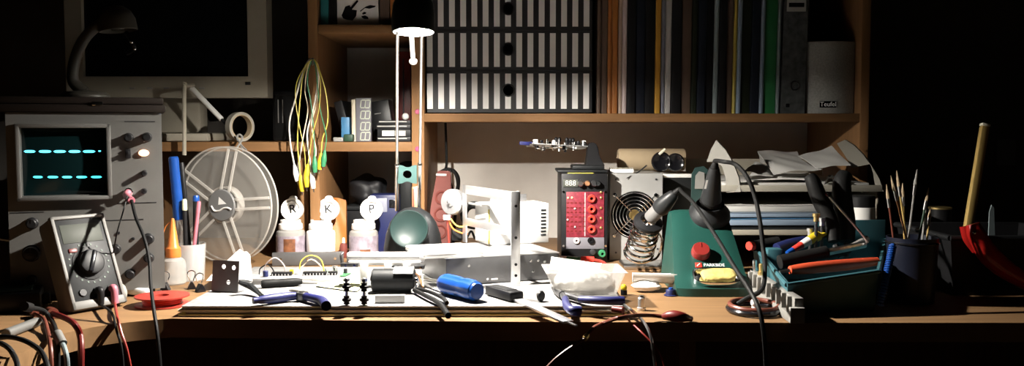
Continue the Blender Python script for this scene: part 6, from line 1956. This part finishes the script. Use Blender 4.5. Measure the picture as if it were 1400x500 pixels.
for a in range(3):
    for k in range(4):
        j = (k + 1) % 4; fs.append((4 * a + k, 4 * a + j, 4 * a + 4 + j, 4 * a + 4 + k))
m = MB(); m.poly(vs, fs); T.part('crate_body', m, 'teal_plastic')
m = MB()
for k in range(4):
    j = (k + 1) % 4
    m.tube([lerpc(cor[k], 1.008) + Vector((0, 0, zr[k] - .002)), lerpc(cor[j], 1.008) + Vector((0, 0, zr[j] - .002))], .0026, seg=8, smooth=False)
T.part('rim', m, 'teal_plastic')
m = MB(); a, b_ = lerpc(BLc, .97), lerpc(BRc, .97)
xdir = (b_ - a).normalized(); mm = axes(a + Vector((0, -.002, z0 + .003)), xdir, Vector((-xdir.y, xdir.x, 0)), (0, 0, 1)); L = (b_ - a).length
m = MB(mm); m.bx(L * .45, L, -.002, .0, 0, .080, bev=.0008); T.part('back_divider', m, 'teal_plastic')
a, b_ = lerpc(FLc, .97), lerpc(BLc, .97)
mid = (a + b_) / 2
m = MB(); c = cen
m.bx(mid.x + .004, mid.x + .024, 1.16, 1.178, z0 + .003, zr_b + .004, bev=.002); T.part('corner_block', m, 'teal_plastic')

IZ = DZ + .012
# tools inside and rising from the crate
def rodtool(name, label, cat, pts, r, mt, tip=None, tipm='steel', rt=.0015, group=None):
    T = Thing(name, label, cat, pts[0], group)
    L = len(pts)
    m = MB(); m.tube(pts, r, seg=14); T.part('handle', m, mt)
    if tip:
        m = MB(); m.tube(tip, rt, seg=8, smooth=len(tip) > 2); T.part('shaft', m, tipm)
    return T
hf = lambda t: .0058 + .0030 * math.sin(PI * min(1, max(0, t * 1.05))) 
rodtool('red_screwdriver', 'screwdriver with a long orange red handle lying across the crate', 'screwdriver',
        [P(1080, 369, 1.07), P(1110, 366, 1.075), P(1160, 361.5, 1.085), P(1200, 357, 1.09)], lambda t: .0072 - .0022 * abs(2 * t - 1) ** 2, 'orange_red', [P(1082, 369, 1.07), P(1066, 372, 1.068)], rt=.0022)
rodtool('black_file', 'long black handled file lying behind the red screwdriver', 'file',
        [P(1066, 358, 1.11), P(1100, 351, 1.115), P(1130, 345, 1.12)], lambda t: .0085, 'black_rubber', [P(1128, 345, 1.12), P(1182, 334, 1.14)], 'steel', .0045)
T = Thing('glue_tube', 'slim glue tube with yellow, white, red and blue bands in the crate', 'tube', P(1078, 345, 1.15))
q0, q1 = P(1076, 346, 1.145), P(1125, 318, 1.17)
mm = along(q0, q1); L = (q1 - q0).length
for i, (a, b_, mt) in enumerate(((0, .16, 'blue_plastic'), (.165, .40, 'red_plastic'), (.405, .60, 'white_plastic'), (.605, .86, 'yellow_plastic'))):
    r0 = .0030 + .0045 * a; r1 = .0030 + .0045 * b_
    m = MB(mm); m.lathe([(0, L * a), (r0, L * a), (r1, L * b_), (0, L * b_)], None, 20); T.part('tube_band', m, mt)
m = MB(mm); m.box((0, 0, L * .93), (.016, .003, L * .13), bev=.001); T.part('crimped_end', m, 'yellow_plastic')
rodtool('black_handled_pliers', 'tall black tool handle leaning left, nearest the station cable', 'pliers',
        [P(1140, 330, 1.16), P(1136, 305, 1.17), P(1122, 275, 1.18), P(1112, 250, 1.185), P(1107, 241, 1.19)], lambda t: .0075 + .0030 * math.sin(PI * t), 'black_rubber', [P(1142, 335, 1.16), P(1150, 352, 1.15)], 'dark_steel', .004)
rodtool('black_handled_snips', 'tall thick black tool handle standing upright behind the steel rod', 'snips',
        [P(1158, 330, 1.17), P(1157, 305, 1.18), P(1152, 275, 1.19), P(1151, 250, 1.195), P(1156, 238, 1.20)], lambda t: .0095 + .0030 * math.sin(PI * t), 'black_rubber', [P(1158, 333, 1.17), P(1156, 352, 1.16)], 'dark_steel', .004)
T = Thing('steel_rod', 'thin steel rod leaning diagonally out of the crate', 'rod', P(1180, 325, 1.14))
m = MB(); m.tube([P(1132, 266, 1.15), P(1180, 322, 1.135), P(1186, 332, 1.133)], .0017, seg=10); T.part('shaft', m, 'steel')
m = MB(); m.tube([P(1131, 264.5, 1.15), P(1134, 268.5, 1.149)], .0024, seg=10, smooth=False); T.part('end_ferrule', m, 'chrome')
T = Thing('yellow_green_marker', 'dark marker with a yellow green end lying in the back of the crate', 'marker', P(1130, 318, 1.2))
q0, q1 = P(1112, 322, 1.20), P(1150, 298, 1.21); mm = along(q0, q1); L = (q1 - q0).length
m = MB(mm); m.lathe([(0, 0), (.006, 0), (.0064, L * .6), (0, L * .6)], None, 18); T.part('barrel', m, 'black_plastic')
m = MB(mm); m.lathe([(0, L * .605), (.0070, L * .605), (.0064, L * .98), (.003, L), (0, L)], None, 18); T.part('cap', m, 'yellow_wire')
for i, (u, v, lb) in enumerate(((1116, 296, 'small brass coloured fitting between the tall handles'), (1124, 302, 'small silver fitting between the tall handles'), (1108, 316, 'grey glinting fitting beside the glue tube'))):
    T = Thing('metal_fitting', lb, 'fitting', P(u, v, 1.16 + .01 * i), 'small fittings glinting in the crate')
    c = P(u, v, 1.16 + .01 * i)
    m = MB(Matrix.Translation(c)); m.lathe([(0, -.006), (.0035, -.006), (.0035, 0), (.0048, .0005), (.0048, .004), (0, .0045)], None, 6 if i else 20); T.part('body', m, 'brass' if i == 0 else 'steel')
    m = MB(); m.cyl(c + Vector((0, 0, -.045)), c + Vector((0, 0, -.006)), .0022, seg=10); T.part('stem', m, 'dark_steel')
rodtool('blue_file', 'dark blue handled file lying in the left of the crate', 'file', [P(1062, 340, 1.18), P(1080, 334, 1.19), P(1100, 330, 1.20)], lambda t: .0075, 'deep_blue', [P(1098, 330, 1.20), P(1130, 324, 1.21)], 'dark_steel', .003)
rodtool('red_tipped_driver', 'dark screwdriver with a bright red end at the left of the crate', 'screwdriver', [P(1030, 336, 1.20), P(1042, 334, 1.205), P(1064, 330, 1.21)], lambda t: .0070, 'black_rubber', [P(1030, 336, 1.20), P(1024, 336, 1.195)], 'red_plastic', .0060)
rodtool('grey_chisel', 'pale grey flat scraper lying at the right back of the crate', 'scraper', [P(1128, 349, 1.14), P(1145, 344, 1.15), P(1160, 340, 1.155)], lambda t: .006, 'black_rubber', [P(1158, 340, 1.155), P(1186, 326, 1.165)], 'grey_connector', .0045)

# comb connector at the front left foot of the crate
T = Thing('terminal_comb', 'grey ribbed terminal strip running diagonally beside the crate', 'terminal strip', D(1064, 420))
a, b_ = D(1028, 396), D(1092, 441)
a.z = b_.z = DZ + .0004
xdir = (b_ - a).normalized(); ydir = Vector((-xdir.y, xdir.x, 0)); L = (b_ - a).length
a = a - ydir * .009
mm = axes(a, xdir, ydir, (0, 0, 1))
m = MB(mm); m.bx(0, L, -.002, .014, 0, .010, bev=.001); m.bx(0, L, .004, .014, .009, .0265, bev=.001); T.part('strip_body', m, 'comb_grey')
n = 9
for k in range(n):
    x = L * (.10 + .84 * k / (n - 1)); m = MB(mm); m.bx(x - .0022, x + .0022, -.001, .0045, .0095, .0265, bev=.0006); T.part('rib', m, 'comb_grey')
for f, mt in ((.06, 'chrome'), (.22, 'brass')):
    m = MB(mm @ Matrix.Translation((L * f, .009, .0266))); m.lathe([(0, 0), (.0042, 0), (.0042, .004), (.0030, .0045), (.0030, .013), (.0022, .014), (0, .014)], None, 20); T.part('terminal_post', m, mt)
m = MB(mm); m.bx(L - .001, L + .006, -.002, .014, 0, .017, bev=.001); T.part('end_plate', m, 'grey_connector')
# coil ring with white plug
T = Thing('coiled_cable', 'dark coiled cable ring lying flat near the desk edge', 'cable', D(1030, 427))
c = D(1030, 427)
rx_ = (D(1064, 427).x - D(997, 427).x) / 2
m = MB(Matrix.Translation((c.x, c.y, DZ + .0040)) @ Matrix.Diagonal((1, 1.15, 1, 1)))
m.torus(rx_, .0030, None, 44, 10); T.part('cable_loop', m, 'black_gloss')
m = MB(Matrix.Translation((c.x + .001, c.y + .002, DZ + .0085)) @ Matrix.Rotation(R(3), 4, 'X')); m.torus(rx_ * .96, .0027, None, 44, 10); T.part('cable_loop', m, 'brown_wire')
T = Thing('white_plug', 'small white plug standing inside the coiled cable ring', 'plug', D(1032, 430))
c = D(1032, 431)
m = MB(Matrix.Translation((c.x, c.y, DZ + .0004))); m.lathe([(0, 0), (.0050, 0), (.0052, .004), (.0038, .006), (.0036, .010), (0, .010)], None, 20); T.part('foot', m, 'white_plastic')
m = MB(Matrix.Translation((c.x, c.y, DZ + .0145))); m.ball((0, 0, 0), .0050, sc=(1, 1, 1.05)); T.part('knob', m, 'white_plastic')

# ================================================================== jar, brush pot, blue strap, bin at the far right
JY = 1.30
c = P(1186, 300, JY)
T = Thing('labelled_jar', 'black jar with a white label behind the tool crate', 'jar', (c.x, JY + .015, DZ))
jc = (P(1203, 300, JY).x - P(1166, 300, JY).x) / 2 
jx = (P(1203, 300, JY).x + P(1166, 300, JY).x) / 2
jr = jc * 1.02
ztj = P(1186, 268, JY).z - DZ
m = MB(Matrix.Translation((jx, JY + jr, DZ + .0004))); m.lathe([(0, 0), (jr, 0), (jr, ztj - .024), (jr * .9, ztj - .018), (0, ztj - .018)], None, 36); T.part('glass', m, 'black_gloss')
m = MB(Matrix.Translation((jx, JY + jr, DZ + ztj - .0172))); m.lathe([(0, 0), (jr * .96, 0), (jr * .96, .015), (jr * .88, .017), (0, .017)], None, 36); T.part('lid', m, 'black_plastic')
z0_, z1_ = P(1186, 305, JY).z, P(1186, 284, JY).z
n = 12; vs = []; fs = []
for i in range(n + 1):
    a = R(-152 + 112 * i / n)
    for r_ in (jr + .0002, jr + .0007):
        vs += [(r_ * math.cos(a), r_ * math.sin(a), z0_), (r_ * math.cos(a), r_ * math.sin(a), z1_)]
for i in range(n):
    k = 4 * i; fs += [(k + 2, k + 6, k + 7, k + 3), (k, k + 1, k + 5, k + 4), (k + 1, k + 3, k + 7, k + 5), (k, k + 4, k + 6, k + 2)]
m = MB(Matrix.Translation((jx, JY + jr, 0))); m.poly(vs, fs); T.part('label', m, 'white_paper')

bc = P(1246, 380, 1.10)
T = Thing('brush_pot', 'dark pot holding thin brushes, right of the tool crate', 'pot', (bc.x, 1.10, DZ))
ph = P(1246, 328, 1.07).z - DZ
m = MB(Matrix.Translation((bc.x, 1.10, DZ + .0004))); m.lathe([(0, 0), (.026, 0), (.0295, ph - .002), (.0300, ph), (.0285, ph), (.0250, .002), (0, .002)], None, 40); T.part('pot_wall', m, 'pot_black')
m = MB(Matrix.Translation((bc.x, 1.10, DZ + ph - .006))); m.torus(.0300, .0014, None, 44, 8); T.part('rim_band', m, 'black_gloss')
br = [((1218, 240), 'copper', 'reddish brush leaning furthest left in the pot'), ((1226, 233), 'stick_wood', 'thin pale brush at the upper left of the pot'), ((1234, 250), 'stick_wood', 'shorter pale brush in the middle of the pot'),
      ((1254, 231), 'grey_connector', 'tallest grey brush standing straight in the pot'), ((1212, 252), 'brown_wire', 'short brown brush at the left rim of the pot'), ((1270, 256), 'dark_green', 'dark green brush leaning right in the pot'),
      ((1266, 283), 'grey_connector', 'short grey brush at the right of the pot'), ((1272, 282), 'stick_wood', 'short pale stick at the right rim of the pot')]
for i, ((u, v), mt, lb) in enumerate(br):
    top = P(u, v, 1.09 + .006 * (i % 4))
    a = 2 * PI * i / len(br)
    ft_ = Vector((bc.x + .012 * math.cos(a), 1.10 + .012 * math.sin(a), DZ + .004))
    T = Thing('paint_brush', lb, 'brush', ft_, 'brushes in the dark pot')
    d = top - ft_
    m = MB(); m.tube([ft_, ft_ + d * .80], .0013, seg=8, smooth=False); T.part('handle', m, mt)
    m = MB(); m.tube([ft_ + d * .80, ft_ + d * .88], .0019, seg=8, smooth=False); T.part('ferrule', m, 'steel')
    m = MB(); m.tube([ft_ + d * .88, ft_ + d * .95, top], lambda t: .0022 * (1 - t) + .0003, seg=8, smooth=False); T.part('bristles', m, 'tan_card' if mt != 'grey_connector' else 'grey_connector')
T = Thing('blue_spiral_strap', 'bright blue ridged strap hanging down beside the dark pot', 'strap', P(1202, 410, 1.03))
pts = [P(1221, 334, 1.055), P(1216, 358, 1.045), P(1210, 385, 1.035), P(1203, 416, 1.028)]
sp_ = smooth_path(pts, 8)
m = MB(); m.tube(sp_, .0030, seg=10, smooth=False); T.part('core', m, 'blue_plastic')
m = MB()
for i in range(1, len(sp_)):
    d = (sp_[i] - sp_[i - 1]).normalized(); m.torus(.0034, .0012, along(sp_[i], sp_[i] + d), 16, 6)
T.part('ridges', m, 'blue_plastic')

# bin with the wooden stick and a red handled tool
bx0, bx1 = .545, .72
zbn = P(1340, 322, 1.13).z
T = Thing('waste_bin', 'black open bin at the far right of the desk', 'bin', ((bx0 + bx1) / 2, 1.21, DZ))
def oq(a, z): return [(bx0 - a, 1.13 - a, z), (bx1 + a, 1.13 - a, z), (bx1 + a, 1.29 + a, z), (bx0 - a, 1.29 + a, z)]
vs = oq(-.010, DZ + .0005) + oq(0, zbn) + oq(-.004, zbn) + oq(-.014, DZ + .004)
fs = [(0, 1, 2, 3), (12, 13, 14, 15)]
for a in range(3):
    for k in range(4):
        j = (k + 1) % 4; fs.append((4 * a + k, 4 * a + j, 4 * a + 4 + j, 4 * a + 4 + k))
m = MB(); m.poly(vs, fs); T.part('bin_wall', m, 'black_plastic')
m = MB()
q = [Vector(v) for v in oq(.001, zbn - .003)]
for k in range(4): m.tube([q[k], q[(k + 1) % 4]], .0035, seg=8, smooth=False)
T.part('rim', m, 'charcoal')
T = Thing('wooden_stick', 'long pale wooden stick standing up at the far right', 'stick', P(1322, 330, 1.17))
s0_, s1_ = P(1318, 345, 1.17), P(1347, 169, 1.20)
mm = along(s0_, s1_, (0, -1, 0)); L = (s1_ - s0_).length
m = MB(mm); m.bx(-.0052, .0052, -.0040, .0040, -.03, L - .004, bev=.0012); T.part('shaft', m, 'stick_wood')
m = MB(mm); m.bx(-.0056, .0056, -.0044, .0044, L - .0038, L, bev=.0012); T.part('end_cap', m, 'pale_stick')
T = Thing('red_handle_tool', 'glossy red curved tool handle hooked over the black bin', 'tool', P(1345, 340, 1.12))
hp = [(1330, 306, 9), (1334, 318, 12), (1342, 333, 13), (1354, 350, 15), (1372, 366, 14), (1396, 381, 12), (1425, 394, 11)]
cl_ = smooth_path([P(u, v, 1.115 - .002 * i) for i, (u, v, r) in enumerate(hp)], 6)
rr_ = [h[2] for h in hp]
def rfun(t):
    f = t * (len(rr_) - 1); i = min(int(f), len(rr_) - 2); g = f - i
    return S(rr_[i] * (1 - g) + rr_[i + 1] * g, 1.115)
m = MB(); m.tube(cl_, rfun, seg=20, smooth=False); T.part('grip', m, 'red_gloss')
m = MB(); m.tube([P(1319, 309, 1.122), P(1323, 326, 1.12), P(1334, 342, 1.12)], lambda t: .0062 - .001 * t, seg=14); T.part('side_lug', m, 'red_gloss')
m = MB(); m.ball(P(1332, 318, 1.1035), .0022); T.part('rivet', m, 'chrome')  # chrome bead added as the highlight on the red grip
T = Thing('grey_scraper', 'grey blade standing in the bin right of the wooden stick', 'scraper', P(1356, 320, 1.19))
m = MB(); q = [P(1351, 340, 1.19), P(1361, 340, 1.19), P(1359, 284, 1.19), P(1356, 280, 1.19), P(1353, 290, 1.19)]; 
slab(q, (0, .002, 0), 'blade', 'sea_cover', T)
q = [P(1349, 352, 1.188), P(1363, 352, 1.188), P(1362, 330, 1.188), P(1350, 330, 1.188)]; slab(q, (0, .006, 0), 'handle', 'charcoal', T)
T = Thing('lidded_can', 'dark can with a thin pale rim behind the brush pot', 'can', P(1294, 350, 1.32))
c = P(1294, 285, 1.34)
m = MB(Matrix.Translation((c.x, 1.36, DZ + .0004))); h = c.z - DZ; m.lathe([(0, 0), (.016, 0), (.016, h - .003), (0, h - .003)], None, 32); T.part('can_body', m, 'black_plastic')
m = MB(Matrix.Translation((c.x, 1.36, DZ + h - .002))); m.lathe([(0, 0), (.0165, 0), (.0165, .0025), (.0150, .0030), (0, .0022)], None, 32); T.part('can_rim', m, 'brass')

# ================================================================== clutter at the left front corner
c = D(18, 425)
T = Thing('black_adapter', 'black adapter box lying at the left front of the desk', 'adapter', D(20, 425))
mm = frame((D(20, 425).x, D(20, 425).y, DZ + .0004), 0, 0, 24)
m = MB(mm); m.bx(-.06, .028, -.012, .05, 0, .022, bev=.004); T.part('casing', m, 'black_plastic')
m = MB(mm); m.bx(-.05, .018, -.004, .042, .0221, .0235, bev=.0006); T.part('top_plate', m, 'dark_green')
m = MB(mm); m.bx(.0285, .036, .008, .022, .004, .016, bev=.001); T.part('socket', m, 'charcoal')
T = Thing('metal_tube', 'short pale metal tube lying across the tan desk corner', 'tube', D(30, 448))
a, b_ = D(8, 456, DZ + .0055), D(50, 440, DZ + .0055)
m = MB(); m.cyl(a, b_, .0050, seg=24, bev=.0006); T.part('tube_body', m, 'scope_grey')
m = MB(); d = (b_ - a).normalized(); m.cyl(b_ + d * .0002, b_ + d * .004, .0044, seg=24, bev=.0005); T.part('end_ring', m, 'steel')
def lead(name, label, pts, r, mt, plug=None, group=None, cat='cable'):
    T = Thing(name, label, cat, pts[0], group)
    m = MB(); m.tube(pts, r, seg=10); T.part('strand', m, mt)
    d = (pts[0] - pts[1]).normalized()
    m = MB(); m.tube([pts[0] - d * .002, pts[0] + d * .014], r * 1.9, seg=12, smooth=False); T.part('plug', m, plug or mt)
lead('black_cable', 'black cable arching over the tan desk corner, uppermost', [D(-20, 462, DZ + .012), D(8, 460, DZ + .013), D(30, 464, DZ + .014), D(46, 472, DZ + .010), P(58, 483, .815), P(66, 505, .79), P(70, 540, .78)], .0024, 'black_rubber', group='cables at the left desk corner')
lead('black_cable', 'black cable at the very left of the tan desk corner', [D(-30, 470, DZ + .0115), D(-4, 468, DZ + .012), D(10, 474, DZ + .012), D(18, 484, DZ + .006), P(24, 500, .79), P(28, 540, .77)], .0024, 'black_rubber', group='cables at the left desk corner')
lead('brown_cable', 'dark brown cable lying from the adapter over the desk edge', [D(48, 428, DZ + .006), D(60, 436, DZ + .010), D(64, 448, DZ + .006), P(68, 466, .885), P(70, 490, .87), P(71, 540, .865)], .0021, 'brown_wire', group='cables at the left desk corner')
lead('dull_red_cable', 'thick dull red cable bending down beside the multimeter', [D(72, 428, DZ + .008), D(90, 435, DZ + .012), D(102, 443, DZ + .011), P(109, 457, .925), P(111, 480, .915), P(110, 540, .91)], .0032, 'red_dark', 'brown_wire', group='cables at the left desk corner')
lead('pale_cable', 'short pale green cable end hanging below the desk edge at left', [P(84, 468, .89), P(88, 476, .885), P(91, 488, .88), P(92, 505, .88), P(92, 545, .88)], .0026, 'sea_cover', 'meter_grey', group='cables at the left desk corner')
lead('black_cable', 'black cable tangled left of the multimeter foot', [D(40, 420, DZ + .024), D(58, 424, DZ + .014), D(68, 434, DZ + .006), D(74, 445, DZ + .006), P(78, 463, .893), P(79, 500, .885), P(79, 545, .88)], .0026, 'black_rubber', group='cables at the left desk corner')
# ================================================================== world and view
wd = bpy.data.worlds.new('world')
scn.world = wd
wd.use_nodes = True
wd.node_tree.nodes['Background'].inputs['Color'].default_value = (1.0, .82, .62, 1)
wd.node_tree.nodes['Background'].inputs['Strength'].default_value = .002
scn.view_settings.view_transform = 'Standard'
scn.view_settings.look = 'None'
scn.view_settings.gamma = 1
scn.view_settings.use_curve_mapping = False
scn.view_settings.exposure = 0
scn.cycles.use_denoising = True
scn.cycles.sample_clamp_indirect = 6
scn.cycles.max_bounces = 10
scn.cycles.transparent_max_bounces = 24
